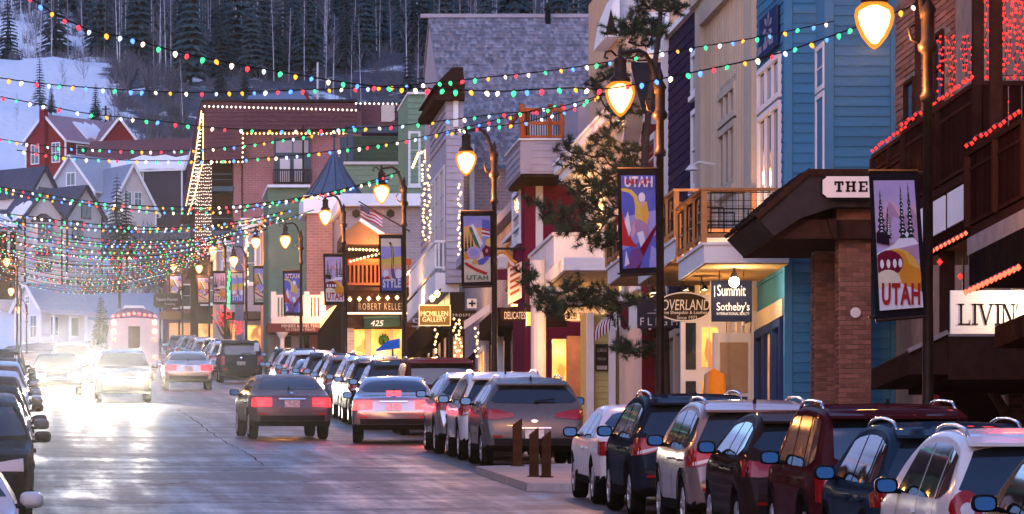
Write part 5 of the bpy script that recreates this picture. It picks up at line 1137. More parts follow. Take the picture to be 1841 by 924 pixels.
def cornice_house():
    X = 15.3; S = Wall('S', X); y0, y1 = 140.0, 155.6; zc = 15.4; t = thing('cornice_building', 'cream shop building with a white bracketed cornice and a flat white canopy over yellow boards', 'building', (X+4, 148, fz(148)))
    shell(t, 'wall', X, X+8, y0, y1, zc-.1, M_CREAMW)
    q = MB(); q.box(X-.75, X+8, y0-.2, y1+.1, zc-.09, zc+.12); q.box(X-.62, X-.003, y0-.1, y1, zc-.35, zc-.093); q.build('cornice', M_WHITE, t); q = MB(); q.box(X-.8, X+8, y0-.25, y1+.12, zc+.122, zc+.2); q.build('snow_cap', M_SNOW, t)
    bm_ = MB(); bm_.prism([(0,0),(-.5,0),(-.5,-.12),(-.15,-.35),(-.12,-.6),(0,-.6)], lambda u, v, d: (u, d, v), 0, .18); me = bm_.mesh('bracket', M_WHITE); bmx = bmesh.new(); bmx.from_mesh(me); bmesh.ops.recalc_face_normals(bmx, faces=bmx.faces); bmx.to_mesh(me); bmx.free()
    for k in range(9): piece('bracket', me, t, (X-.003, y0+.4+k*1.75, zc-.352))
    for k in range(4): window(S, t, (y0+1+k*3.7, y0+2.3+k*3.7, zc-4.1, zc-1.9), 1, 2, M_WHITE, M_WARMGLASS if k == 1 else M_GLASSB, fw=.15)
    z0 = fz(144)
    # flat white canopy nearer, boarded balcony behind it
    za = Zof(463, 144); q = MB(); q.box(13.7, X-.003, 144, 149, za-.32, za); cb = q.build('canopy', M_WHITE, t); q = MB(); q.box(13.8, X-.01, 144.1, 148.9, za-.36, za-.323); q.build('soffit', M_TAN, cb)
    zb = Zof(425, 150); q = MB(); q.box(14.0, 14.1, 149.8, 156.9, zb-1.3, zb); q.box(14.103, X-.003, 149.8, 149.9, zb-1.3, zb); q.box(14.05, X-.004, 149.9, 156.9, zb-1.5, zb-1.303); bb = q.build('balcony', M_WHITE, t)
    q = MB(); q.box(13.95, 14.15, 149.75, 157, zb+.003, zb+.09); q.box(14.153, X, 149.75, 149.95, zb+.003, zb+.09); q.build('rail', M_LAV, bb)
    q = MB()
    for k in range(1, 12): q.box(13.985, 13.998, 149.8+k*.6, 149.83+k*.6, zb-1.3, zb)
    tag(q.build('batten', M_LAV, bb), kind='stuff')
    # ground floor return with yellow boards, white columns, menu board, lit doorway
    Yc = 146.0; C = Wall('C', Yc); zz = Zof(565, Yc); q = MB(); q.box(Xof(1045,Yc), X+.5, Yc, Yc+.2, z0-.2, zz); yw = q.build('shop_return', M_YELLOW, t)
    siding(C, yw, Xof(1068,Yc), Xof(1096,Yc), z0, zz, .16, M_YELLOW, parts=False)
    q = MB()
    for px in (1062, 1098): q.box(Xof(px-6,Yc), Xof(px+6,Yc), Yc-.25, Yc-.003, z0, zz)
    for i, px in enumerate((1060, 1099, 1118)):
        q = MB(); q.box(Xof(px-6,Yc), Xof(px+6,Yc), Yc-.25, Yc-.003, z0, zz); q.build('column', M_LAV, yw)
    mbd = thing('menu_board', 'dark menu board with pale lines of writing on the yellow boards', 'menu board', P(1081, 668, Yc-.1)); a, b, c, d = C.rect(1070, 619, 1093, 667); q = MB(); q.box(a, b, Yc-.10, Yc-.05, c, d); q.build('board', M_SIGNBRN, mbd)
    lettering('LUNCH', (b-a)*.7, .09, ((a+b)/2, Yc-.101, d-.16), M_TAN, mbd); lettering('OPEN DAILY', (b-a)*.7, .07, ((a+b)/2, Yc-.101, d-.38), M_TAN, mbd)
    q = MB(); q.box(a+.03, b-.03, Yc-.108, Yc-.1005, c+.03, c+.13); q.build('strip', M_TAN, mbd)
    q = MB(); q.box(Xof(993,Yc+4), Xof(1018,Yc+4), Yc+4, Yc+4.1, z0, Zof(590,Yc)); q.build('doorway', M_WARMGLASS, t); q = MB(); q.box(Xof(1019,Yc+3.9), Xof(1044,Yc+3.9), Yc+3.85, Yc+4.05, z0, Zof(585,Yc)); q.build('pier', M_BRICKD, t)
    q = MB(); q.box(Xof(985,Yc+4.2), Xof(1013,Yc+4.2), Yc+4.05, Yc+4.3, z0, Zof(585,Yc)) if False else None
    q = MB(); q.lathe([(.2,0),(.2,4.4)], 14, (Xof(968,150), 150, fz(150))); q.build('column', M_LAV, t)
    point_lamp('wall_wash', t, (X-.5, 150.5, zc-1.9), 60, (1,.50,.15), .1); point_lamp('shop_light', t, (14.3, 148.5, z0+2.6), 25, (1,.55,.2), .1)
cornice_house()
def awning_striped():
    Y0, Y1, X0, X1 = 134.6, 138.9, 13.95, 15.15; t = thing('striped_awning', 'maroon and white striped awning with scalloped edge beside the slate sign', 'awning', (14.5, 136.5, Zof(598,136))); z1 = Zof(538, 136); z0 = Zof(585, 136)
    mr = M_MAROON; n = 12
    for k in range(n):
        ya, yb = Y0+(Y1-Y0)*k/n, Y0+(Y1-Y0)*(k+1)/n; q = MB(); prev = None
        for i in range(6):
            a = i/6*math.pi/2; b = (i+1)/6*math.pi/2; pa = (X1-(X1-X0)*math.sin(a), z0+(z1-z0)*math.cos(a)); pb = (X1-(X1-X0)*math.sin(b), z0+(z1-z0)*math.cos(b))
            q.face([(pa[0],ya,pa[1]),(pa[0],yb,pa[1]),(pb[0],yb,pb[1]),(pb[0],ya,pb[1])])
        q.face([(X0,ya,z0),(X0,yb,z0),(X0,yb-.06,z0-.16),(X0,(ya+yb)/2,z0-.22),(X0,ya+.06,z0-.16)])
        q.build('stripe', mr if k % 2 else M_WHITE, t)
    # scalloped end facing the camera
    for k in range(6):
        xa, xb = X0+(X1-X0)*k/6, X0+(X1-X0)*(k+1)/6; f = lambda x: z0+(z1-z0)*math.sqrt(max(0, 1-((X1-x)/(X1-X0))**2)); q = MB()
        q.face([(xa,Y0,f(xa)),(xa,Y0,z0-.1),((xa+xb)/2,Y0,z0-.22),(xb,Y0,z0-.1),(xb,Y0,f(xb))]); q.build('end_panel', mr if k % 2 else M_WHITE, t)
awning_striped()
t = hang_sign('shop_sign', 'cream notched hanging sign with red lettering behind the pine boughs', [(Xof(x,149), Zof(y,149)) for x, y in ((1016,578),(1070,578),(1079,569),(1079,563),(1068,551),(1022,551),(1009,561),(1009,568))], 149, M_CREAMW, M_BROWNT, Zof(520,149))
lettering('OLD TOWN', Xof(1070,149)-Xof(1019,149), .17, (Xof(1044,149), 148.998, Zof(568,149)), M_MAROON, t)
def maroon():
    Y = 160.0; C = Wall('C', Y); t = thing('maroon_building', 'maroon boarded building with a grey boxed balcony and an orange lit balcony below it', 'building', (16, Y+5, fz(Y))); x0 = Xof(943, Y); z0 = fz(Y)
    shell(t, 'wall', x0, x0+7, Y, Y+3.8, Zof(255, Y), M_MAROON); siding(C, t, Xof(976,Y), Xof(1012,Y), Zof(400,Y), Zof(312,Y), .2, M_MAROON, parts=False)
    q = MB(); q.box(Xof(963,Y), Xof(976,Y), Y-.05, Y-.003, z0, Zof(312,Y)); q.build('corner_board', M_WHITE, t)
    S = Wall('S', x0); window(S, t, (Y+1.2, Y+3.4, Zof(425,162), Zof(350,162)), 1, 2, M_WHITE, M_GLASSB, fw=.15)
    # boxed balcony
    Yb = 157.2; xa, xb = Xof(936, Yb), Xof(1016, Yb); q = MB(); q.box(xa, xb, Yb, Yb+4.5, Zof(312,Yb), Zof(252,Yb)); b = q.build('balcony', M_GREYLAV, t); siding(Wall('C', Yb), b, xa+.3, xb, Zof(308,Yb), Zof(258,Yb), .19, M_GREYLAV, parts=False); siding(Wall('S', xa), b, Yb, Yb+4.5, Zof(308,Yb), Zof(258,Yb), .19, M_GREYLAV, parts=False)
    q = MB(); q.box(xa-.06, xb, Yb-.06, Yb+4.6, Zof(252,Yb)+.003, Zof(249,Yb)); q.build('coping', M_WHITE, b); q = MB(); q.box(xa+.05, xb, Yb+.05, Yb+4.4, Zof(312,Yb)-.08, Zof(312,Yb)-.004); q.build('soffit', M_DARKWOOD, b)
    q = MB(); zr, zd = Zof(194,Yb), Zof(248,Yb)
    q.box(xa, xb, Yb+.02, Yb+.1, Zof(200,Yb), zr); q.box(xa, xb, Yb+.03, Yb+.09, Zof(224,Yb), Zof(218,Yb)); q.box(xa, xa+.08, Yb+.11, Yb+4.4, Zof(200,Yb), zr); q.box(xa, xb, Yb+.03, Yb+.09, Zof(247,Yb), Zof(243,Yb)); rl = q.build('rail', M_REDWOOD, b)
    pm = MB(); pm.box(-.06,.06,-.06,.06,0,1); me = pm.mesh('post', M_REDWOOD)
    for x in (xa+.05, (xa+xb)/2+.2, xb-.1): piece('post', me, b, (x, Yb+.06, zd+.01), (1,1,zr-zd+.1))
    q = MB(); q.box(xa, xa+.26, Yb+.12, Yb+.16, zd, zr-.02); q.build('panel', M_REDWOOD, b)
    q = MB()
    for k in range(18): x = xa+(xb-xa)*(k+.5)/18; q.box(x-.012, x+.012, Yb+.045, Yb+.075, zd+.05, Zof(200,Yb)-.003)
    tag(q.build('baluster', M_BLACK, b), kind='stuff')
    q = MB(); q.box(Xof(945,158.6), Xof(995,158.6), 158.6, 158.7, zd, Zof(215,158.6)); q.build('stored_crates', M_LAV, b)
    # wall block right of the balcony
    q = MB(); q.box(Xof(1040,159), Xof(1120,159), 159, 164, Zof(320,159), Zof(178,159)); u = q.build('upper_wall', M_GREYLAV, t); siding(Wall('C',159), u, Xof(1066,159), Xof(1120,159), Zof(320,159), Zof(178,159), .24, M_GREYLAV, parts=False); q = MB(); q.box(Xof(1039,159), Xof(1065,159), 158.94, 158.998, Zof(320,159), Zof(176,159)); q.build('corner_board', M_GREYLAV, u)
    # orange lit balcony, sloping white canopy edge above
    Yo = 162.0; xa, xb = Xof(935, Yo), Xof(995, Yo); q = MB(); q.box(xa, xb, Yo, Yo+5, Zof(500,Yo), Zof(492,Yo)); ob = q.build('balcony', M_ORANGEW, t); q = MB(); q.box(xa, xb, Yo, Yo+.1, Zof(424,Yo), Zof(416,Yo)); q.box(xa, xa+.1, Yo+.103, Yo+5, Zof(424,Yo), Zof(416,Yo)); q.box(xa+.02,xa+.06,Yo+.1,Yo+5,Zof(491,Yo),Zof(425,Yo)); q.build('rail', M_ORANGEW, ob)
    q = MB()
    for k in range(8): x = xa+(xb-xa)*(k+.2)/8; q.box(x-.04, x+.04, Yo+.02, Yo+.08, Zof(491,Yo), Zof(424.2,Yo))
    tag(q.build('baluster', M_ORANGEW, ob), kind='stuff')
    q = MB(); q.hexa([(xa-.1,Yo-.6,Zof(412,Yo)),(xb,Yo-.6,Zof(392,Yo)),(xb,Yo+5,Zof(392,Yo)),(xa-.1,Yo+5,Zof(412,Yo)),(xa-.1,Yo-.6,Zof(406,Yo)),(xb,Yo-.6,Zof(384,Yo)),(xb,Yo+5,Zof(384,Yo)),(xa-.1,Yo+5,Zof(406,Yo))]); q.build('canopy', M_WHITE, t)
    point_lamp('balcony_light', t, (xa+.6, Yo-.5, Zof(470,Yo)), 55, (1,.42,.08), .1)
    # shop front: cream and blue bays
    q = MB(); q.box(Xof(890,170), Xof(905,170), 169.9, 170.1, fz(170), Zof(560,170)); q.build('shop_bay', M_LAV, t)
    for px0, px1, m in ((907,918,M_DARKWOOD),(920,938,M_TAN),(940,962,M_BGREY),(963,985,M_LAV)):
        q = MB(); q.box(Xof(px0,167), Xof(px1,167), 166.9, 167.1, fz(167), Zof(590,167)); q.build('shop_bay', m, t)
    q = MB(); q.box(Xof(890,166), Xof(1000,166), 165.5, 171.8, Zof(588,166), Zof(555,166)); q.build('canopy', M_BROWNT, t)
maroon()
t = thing('infill_building', 'low old brick shop between the maroon building and the white balcony', 'building', (19, 180, fz(180))); shell(t, 'wall', 15.4, 24, 164.2, 198.0, Zof(400, 180), FARBRICK); S_ = Wall('S', 15.4); q = MB(); q.box(15.1, 24, 164.2, 198, Zof(400,180)+.003, Zof(400,180)+.3); q.build('cornice', M_GREYLAV, t)
for k in range(7): window(S_, t, (166+k*4.6, 168.4+k*4.6, fz(180)+.4, fz(180)+2.5), 1, 2, M_LAV if k % 2 else M_BROWNT, M_WARMGLASS if k in (2,5) else M_WARMDIM, fw=.18)
t = hang_sign('shop_sign', 'brown sign with block letters DELICATESSEN under the orange balcony', rect_outline(900,556,958,577,158), 158, M_BROWNT, None, Zof(530,158)); lettering('DELICATESSEN', Xof(956,158)-Xof(906,158), Zof(560,158)-Zof(573,158), P(932,567,157.998), M_CREAM, t)
t = hang_sign('shop_sign', 'long black hanging sign with a lit orange lantern at its end under the pine', rect_outline(946,556,1019,588,154), 154, M_SIGNBRN, None, Zof(530,154)); q = MB(); q.box(Xof(946,153.9), Xof(964,153.9), 153.75, 153.92, Zof(586,154), Zof(562,154)); q.build('lantern', glow('amber_lantern', (1,.45,.06), 1.6), t)
# vertical lit signboard
t = thing('upright_sign', 'upright cream signboard lit orange beside the orange balcony', 'sign', P(925, 555, 158)); q = MB(); q.prism([(Xof(913,158),Zof(548,158)),(Xof(938,158),Zof(535,158)),(Xof(938,158),Zof(470,158)),(Xof(913,158),Zof(482,158))], lambda u, v, d: (u, 158-d, v), -.15, 0); q.build('board', M_CREAMW, t, fix=True)
q = MB()
for k in range(5): q.prism([(Xof(917,158),Zof(532-k*11,158)),(Xof(934,158),Zof(523-k*11,158)),(Xof(934,158),Zof(518-k*11,158)),(Xof(917,158),Zof(527-k*11,158))], lambda u, v, d: (u, 158-d, v), .001, .012)
q.build('lettering', M_REDWOOD, t, fix=True); q = MB(); q.box(Xof(919,157.7),Xof(930,157.7),157.6,157.75,Zof(552,158),Zof(549,158)); q.build('lamp', glow('sign_tube',(1,.5,.12),5), t); point_lamp('sign_light', t, (Xof(924,157.4),157.4,Zof(545,158)), 8, (1,.5,.15), .1)
# swan-shaped hanging sign: curved stripes
t = thing('hanging_emblem', 'hanging emblem of curved orange and white stripes over a red panel behind the lamp post', 'sign', P(905, 500, 160)); q = MB()
for k in range(3):
    pts = [P(895+k*3-4+10*math.sin(i/7*2.6), 452+k*6+i*4.5-14*math.sin(i/7*math.pi), 160) for i in range(8)]
    pts = [P(894+i*5, 462+k*7+10*math.sin(i/7*math.pi*1.4+3.6), 160) for i in range(8)]; q.tube(pts, .05, 6, mi=k % 2)
q.build('stripe', [M_ORANGEW, M_CREAM], t); q = MB(); q.box(Xof(892,160), Xof(922,160), 160, 160.08, Zof(503,160), Zof(484,160)); q.build('panel', M_MAROON, t); q = MB(); q.box(Xof(895,160), Xof(912,160), 159.9, 160.05, Zof(482,160), Zof(462,160)); q.build('panel', M_LAV, t)
q = MB(); q.bar(P(885,447,160), P(945,447,160), .06, .06); q.build('hanger', M_BLACK, t)
# --- big shingle-roofed building
def slate():
    Yr, Ye = 214.0, 203.0; zr, ze = Zof(32, Yr), Zof(290, Ye); x0, x1 = 15.28, Xof(1120, Yr); X = 15.3; t = thing('shingle_roofed_building', 'tall brick building under a huge grey shingle roof behind the string lights', 'building', (18, 208, fz(208)))
    C = Wall('C', Ye+.6); shell(t, 'wall', X, x1, Ye+.6, Ye+13.4, ze-.2, FARBRICK)
    q = MB(); q.hexa([(x0-.0,Ye,ze-.12),(x1,Ye,ze-.12),(x1,Yr,zr-.14),(x0,Yr,zr-.14),(x0,Ye,ze),(x1,Ye,ze),(x1,Yr,zr),(x0,Yr,zr)]); q.hexa([(x0,Yr,zr-.14),(x1,Yr,zr-.14),(x1,Yr+3,zr-(zr-ze)*.27-.14),(x0,Yr+3,zr-(zr-ze)*.27-.14),(x0,Yr,zr),(x1,Yr,zr),(x1,Yr+3,zr-(zr-ze)*.27),(x0,Yr+3,zr-(zr-ze)*.27)]); rf = q.build('roof', M_SLATE, t, fix=True)
    q = MB(); rows = 42; nx = 66; k0 = rnd
    for i in range(rows):
        for j in range(nx):
            s = i/rows; e = min(1, (i+1.25)/rows); a = x0+(x1-x0)*(j+(.5 if i % 2 else 0))/nx; b = a+(x1-x0)/nx*.93; b = min(b, x1)
            if b-a < .03: continue
            ya, yb = Ye+(Yr-Ye)*s, Ye+(Yr-Ye)*e; za, zb_ = ze+(zr-ze)*s, ze+(zr-ze)*e; h = rnd.uniform(.03,.07)
            mi = rnd.choice((0,0,1,2,3)); q.face([(a,ya-.03,za+h),(b,ya-.03,za+h),(b,yb,zb_+.012),(a,yb,zb_+.012)], mi); q.face([(a,ya-.03,za+h),(a,ya-.03,za),(b,ya-.03,za),(b,ya-.03,za+h)], mi)
    tag(q.build('shingles', [M_SLATE, mat('shingle_pale', (.33,.325,.37), .8, noise=.3), mat('shingle_dark', (.18,.175,.21), .8, noise=.3), mat('shingle_brown', (.27,.235,.26), .8, noise=.3)], rf), kind='stuff')
    q = MB(); q.box(x0-.3, x1, Yr-.12, Yr+.12, zr+.0, zr+.14); q.build('ridge', M_GREYLAV, rf); q = MB(); q.lathe([(.11,0),(.11,.5),(.16,.5),(.16,.6)], 10, (Xof(985,Yr-.5), Yr-.5, zr-.3)); q.build('vent_pipe', M_BLACK, rf)
    # street gable in grey clapboards
    S = Wall('S', X); q = MB(); q.prism([(Ye+.6, ze-.19),(Yr+2.4, ze-.19),(Yr+2.4, zr-(zr-ze)*.3),(Yr, zr-.4)], lambda u, v, d: (X-d, u, v), -.4, -.01); q.build('gable', M_GREYLAV, t, fix=True); siding(S, t, 199.0, 218, fz(205)+4, ze+.5, .26, M_GREYLAV, parts=False, thick=.05)
    # hooded bay towards the street
    yb0, yb1 = 198.6, 206; q = MB(); q.box(X-.5, X+.1, yb0, yb1, fz(200)+4, Zof(190, 200)); bay = q.build('bay', M_GREYLAV, t); siding(Wall('S', X-.5), bay, yb0, yb1, fz(200)+9, Zof(190,200), .24, M_GREYLAV, parts=False, thick=.05); siding(Wall('C', yb0), bay, X-.5, X+.1, fz(200)+4, Zof(190,200), .24, M_GREYLAV, parts=False, thick=.05)
    q = MB(); zt = Zof(190, 200); q.box(X-.95, X+.12, yb0-.4, yb1+.3, zt+.003, zt+.22); q.box(X-.8, X+.12, yb0-.28, yb1+.2, zt+.223, zt+.5); q.hexa([(X-.95,yb0-.4,zt+.503),(X+.12,yb0-.4,zt+.503),(X+.12,yb1+.3,zt+.503),(X-.95,yb1+.3,zt+.503),(X-.25,yb0+.5,zt+1.25),(X+.12,yb0+.5,zt+1.25),(X+.12,yb1-.6,zt+1.25),(X-.25,yb1-.6,zt+1.25)]); q.build('hood', M_BROWNT, bay); q = MB(); q.box(Xof(815,198.5), Xof(824,198.5), 198.45, 198.58, Zof(228,198.5), Zof(150,198.5)); q.build('corner_board', M_WHITE, bay)
    for k in range(3): window(Wall('S', X-.5), bay, (yb0+.6+k*2.3, yb0+2.3+k*2.3, Zof(486,202), Zof(318,202)), 2, 4, M_LAV, M_GLASS, fw=.14, bar=.08)
    for k, px in enumerate((862, 900)): window(C, t, C.rect(px-9, 385, px+9, 430), 1, 2, M_LAV, M_GLASS, fw=.12)
    q = MB(); q.lathe([(.1,0),(.1,3.2)], 8, tuple(P(848, 420, Ye+.45))); q.build('pipe', M_LAV, t)
    # white balcony
    yb = 199.0; xa, xb = 14.45, 15.35; zb, zt = Zof(490, yb), Zof(432, yb); q = MB(); q.box(xa, xb-.06, yb, 213.6, Zof(525,yb), zb); bo = q.build('balcony', M_WHITE, t); q = MB(); q.box(xa-.03, xa+.07, yb-.03, 213.6, zt-.08, zt); q.box(xa+.073, xb, yb-.03, yb+.07, zt-.08, zt); q.box(xa, xa+.05, yb, 213.6, zb+.15, zb+.21); q.box(xa+.053, xb, yb, yb+.05, zb+.15, zb+.21); q.build('rail', M_WHITE, bo)
    q = MB()
    for k in range(46): q.box(xa, xa+.05, yb+.1+k*.295, yb+.17+k*.295, zb+.213, zt-.083)
    for k in range(6): q.box(xa+.1+k*.15, xa+.15+k*.15, yb, yb+.05, zb+.213, zt-.083)
    tag(q.build('baluster', M_WHITE, bo), kind='stuff')
    # dark gallery front below with glowing windows
    zz = fz(200); Cg = Wall('C', 198.0); xa, xb = Xof(733,215), Xof(838,198)
    q = MB(); q.box(14.9, X+2.5, 198.2, 215, zz-.5, Zof(528,199)); gb = q.build('shop_front', M_SIGNBRN, t); q = MB(); q.box(14.6, 14.87, 198.0, 216, Zof(600,200), Zof(555,200)); q.build('signband', M_DARKWOOD, gb)
    Sg = Wall('S', 14.9)
    for k in range(6): window(Sg, gb, (199.2+k*2.7, 200.9+k*2.7, zz+.3, zz+2.2), 1, 1, M_DARKWOOD, M_WARMGLASS if k in (4,5) else M_WARMDIM, fw=.14)
    Cg = Wall('C', 198.2); window(Cg, gb, (15.0, 15.35, zz+.3, zz+2.1), 1, 1, M_DARKWOOD, M_WARMDIM, fw=.06)
    point_lamp('gallery_light', t, (14.2, 205, Zof(545,205)), 40, (1,.5,.12), .15); point_lamp('balcony_glow', t, (14.3, 212.5, zb+1.2), 50, (1,.5,.18), .15)
slate()
t = hang_sign('gallery_sign', 'olive gold framed hanging sign reading MCMILLEN GALLERY under the white balcony', rect_outline(753,548,810,586,190), 190, mat('olive_sign', (.12,.075,.025), .5, noise=.15), M_CREAM, Zof(528,190))
lettering('MCMILLEN', Xof(806,190)-Xof(757,190), Zof(559,190)-Zof(568,190), P(781,564,189.998), M_CREAM, t); lettering('GALLERY', Xof(803,190)-Xof(760,190), Zof(569,190)-Zof(578,190), P(781,574,189.998), M_CREAM, t)
gl = thing('gallery_lamp', 'small bare amber lamps above the gold framed gallery sign', 'lamp', P(780, 535, 189.5))
for px, py in ((777,537),(786,529)): q = MB(); q.lathe([(.03,.12),(.09,.05),(.10,0),(.03,-.10)], 10, tuple(P(px,py,189.5))); q.build('bulb', glow('amber_bulb', (1,.55,.12), 14), gl)
q = MB(); q.tube([P(777,534,189.5), P(786,526,189.5), P(792,520,190)], .03, 6); q.build('bracket', M_BLACK, gl); point_lamp('gallery_spot', gl, P(781,540,189.0), 30, (1,.6,.2), .1)
t = thing('house_number', 'large pale shop number 501 half behind the gallery sign', 'number', P(765, 588, 196)); lettering('501', Xof(792,196)-Xof(740,196), Zof(572,196)-Zof(588,196), P(766,580,196), M_GREYLAV, t); 
t = thing('cross_sign', 'white square sign with a black cross on the brown wall', 'sign', P(848, 554, 192)); q = MB(); q.box(Xof(840,192), Xof(857,192), 192, 192.1, Zof(554,192), Zof(537,192)); q.build('board', M_WHITE, t); q = MB(); q.box(Xof(847,192), Xof(850,192), 191.96, 191.99, Zof(551,192), Zof(540,192)); q.box(Xof(842.5,192), Xof(846.9,192), 191.96, 191.99, Zof(547,192), Zof(544,192)); q.box(Xof(850.1,192), Xof(854.5,192), 191.96, 191.99, Zof(547,192), Zof(544,192)); q.build('emblem', M_BLACK, t)
t = thing('name_board', 'long dark board with spaced letters PROSPECT beside the gallery sign', 'sign', P(840, 574, 193)); q = MB(); q.box(Xof(812,193), Xof(862,193), 193, 193.1, Zof(574,193), Zof(558,193)); q.build('board', M_SIGNBRN, t); lettering('PROSPECT', Xof(858,193)-Xof(814,193), Zof(564,193)-Zof(569,193), P(836,566.5,192.998), M_CREAM, t, spacing=1.5)
t = thing('slanted_awning', 'plain grey awning seen end on beside the brown shop front', 'awning', P(850, 590, 186)); q = MB(); q.hexa([P(834,592,190),P(880,560,186),P(880,560,184),P(834,592,184.5),P(834,578,190),P(880,546,186),P(880,546,184),P(834,578,184.5)]); q.build('canvas', M_LAV, t, fix=True)
# --- timber shop with the red balcony, in front of a whitewashed brick wall
def red_balcony():
    Y = 236.0; C = Wall('C', Y); t = thing('red_balcony_shop', 'brown timber shop with a redwood balcony and a row of bare bulbs over its sign', 'building', (14.8, Y+8, fz(Y))); xa, xb = Xof(624, Y), Xof(738, Y); z0 = fz(Y)
    shell(t, 'wall', xa, xb+1, Y, Y+24, Zof(524,Y), M_BROWNT)
    q = MB(); q.box(xa, xb, Y-.5, Y-.003, Zof(524,Y), Zof(518,Y)); b = q.build('balcony', M_DARKWOOD, t); q = MB(); q.box(xa, xb, Y-.5, Y-.42, Zof(478,Y), Zof(467,Y)); q.box(xa, xb, Y-.48, Y-.44, Zof(514,Y), Zof(510,Y)); q.build('rail', M_REDWOOD, b)
    bm_ = MB(); bm_.box(-.035,.035,-.02,.02,0,1); me = bm_.mesh('baluster', M_REDWOOD)
    for k in range(15): piece('baluster', me, b, (xa+.1+(xb-xa-.2)*k/14, Y-.46, Zof(510,Y)+.003), (1,1,Zof(478,Y)-Zof(510,Y)-.006))
    q = MB(); q.box(xa, xb, Y+2.6, Y+2.9, Zof(518,Y), Zof(440,Y)); q.build('upper_wall', M_DARKWOOD, t); q = MB(); xg = Xof(665,Y); q.prism([(xa-.2,Zof(440,Y)),(Xof(705,Y),Zof(440,Y)),(Xof(705,Y),Zof(432,Y)),(Xof(648,Y),Zof(398,Y)),(xa-.2,Zof(420,Y))], lambda u, v, d: (u, Y-d, v), -4, .3); q.build('gable', mat('timber_gable', (.22,.12,.07), .7, noise=.2), t, fix=True)
    q = MB(); q.bar((Xof(646,Y),Y-.4,Zof(396,Y)),(Xof(712,Y),Y-.4,Zof(440,Y)),.4,.12); q.build('bargeboard', M_SNOW, t)
    q = MB(); q.box(Xof(640,Y), xb, Y-.12, Y-.003, Zof(562,Y), Zof(541,Y)); sb = q.build('signboard', M_SIGNBRN, t); lettering('ROBERT KELLEY', Xof(727,Y)-Xof(645,Y), Zof(545,Y)-Zof(557,Y), P(686,551,Y-.13), M_TAN, sb, spacing=1.3)
    q = MB(); q.box(xa, xb, Y-.4, Y-.003, Zof(590,Y), Zof(574,Y)); q.build('valance', M_DARKWOOD, t); q = MB(); q.hexa([(Xof(652,Y),Y-1.0,Zof(592,Y)),(Xof(716,Y),Y-1.0,Zof(588,Y)),(Xof(716,Y),Y-.41,Zof(588,Y)),(Xof(652,Y),Y-.41,Zof(592,Y)),(Xof(652,Y),Y-1.0,Zof(576,Y)),(Xof(716,Y),Y-1.0,Zof(574,Y)),(Xof(716,Y),Y-.41,Zof(568,Y)),(Xof(652,Y),Y-.41,Zof(570,Y))]); aw = q.build('awning', mat('green_canvas', (.02,.045,.035), .7), t)
    lettering('425', Xof(690,Y)-Xof(667,Y), Zof(576,Y)-Zof(586,Y), P(678,581,Y-1.012), M_WHITE, aw, shear=.2)
    q = MB(); q.box(xa+.3, xb-.3, Y-.06, Y-.003, z0+.2, Zof(592,Y)); q.build('shop_window', M_WARMGLASS, t); q = MB(); q.box(xa+.75, xa+1.0, Y-.12, Y-.063, z0, Zof(592,Y)); q.box(Xof(700,Y), Xof(706,Y), Y-.12, Y-.063, z0, Zof(592,Y)); q.build('mullion', M_TAN, t)
    q = MB()
    for i in range(12): a = 2*math.pi*i/12; q.tube([P(690+5*math.cos(a),612+7*math.sin(a),Y-.15),P(690+5*math.cos(a+.6),612+7*math.sin(a+.6),Y-.15)], .12, 5)
    q.build('wreath', mat('wreath_green', (.02,.06,.02), .9), t)
    q = MB(); q.box(xa, xa+.28, Y-.16, Y-.064, z0, Zof(575,Y)); pr = q.build('pier', WASHBRICK, t)
    q = MB(); q.box(xa, xb, Y-.45, Y-.403, Zof(566,Y), Zof(563,Y)); q.build('light_strip', glow('strip_light', (1,.72,.42), 3.5), t)
    point_lamp('shop_light', t, (Xof(690,Y), Y-1.6, z0+1.5), 60, (1,.55,.18), .2); point_lamp('sign_light', t, (Xof(680,Y), Y-.9, Zof(535,Y)), 30, (1,.5,.18), .2); point_lamp('gable_light', t, (Xof(668,Y), Y-.9, Zof(455,Y)), 40, (1,.42,.16), .2)
    Y2 = 262.0; t2 = thing('whitewashed_building', 'whitewashed old brick building with a thick snow roof above the timber gable', 'building', (16.5, Y2+3, fz(Y2))); shell(t2, 'wall', Xof(617,Y2), Xof(760,Y2), Y2, Y2+9, Zof(372,Y2), WASHBRICK); q = MB(); q.box(Xof(612,Y2), Xof(765,Y2), Y2-.6, Y2+9, Zof(372,Y2)+.01, Zof(350,Y2)); q.build('roof_snow', M_SNOW, t2)
    for px in (640, 702): q = MB(); q.lathe([(.06,0),(.2,0),(.2,-.08)], 6, tuple(P(px,384,Y2-.02)), axis='Y'); q.build('anchor_plate', M_BLACK, t2)
red_balcony()
q = thing('umbrella', 'bright blue folded canvas shade in front of the brick shop numbered 425', 'umbrella', P(705, 640, 228)); mb = MB(); mb.hexa([P(676,632,228),P(719,626,228),P(719,622,231),P(690,622,231),P(676,628,228),P(719,612,228),P(719,608,231),P(700,612,231)]); mb.build('canopy', mat('blue_canvas', (.01,.12,.55), .5), q, fix=True); mb = MB(); mb.tube([P(706,690,229.5), P(706,615,229.5)], .04, 6); mb.build('pole', M_BLACK, q)
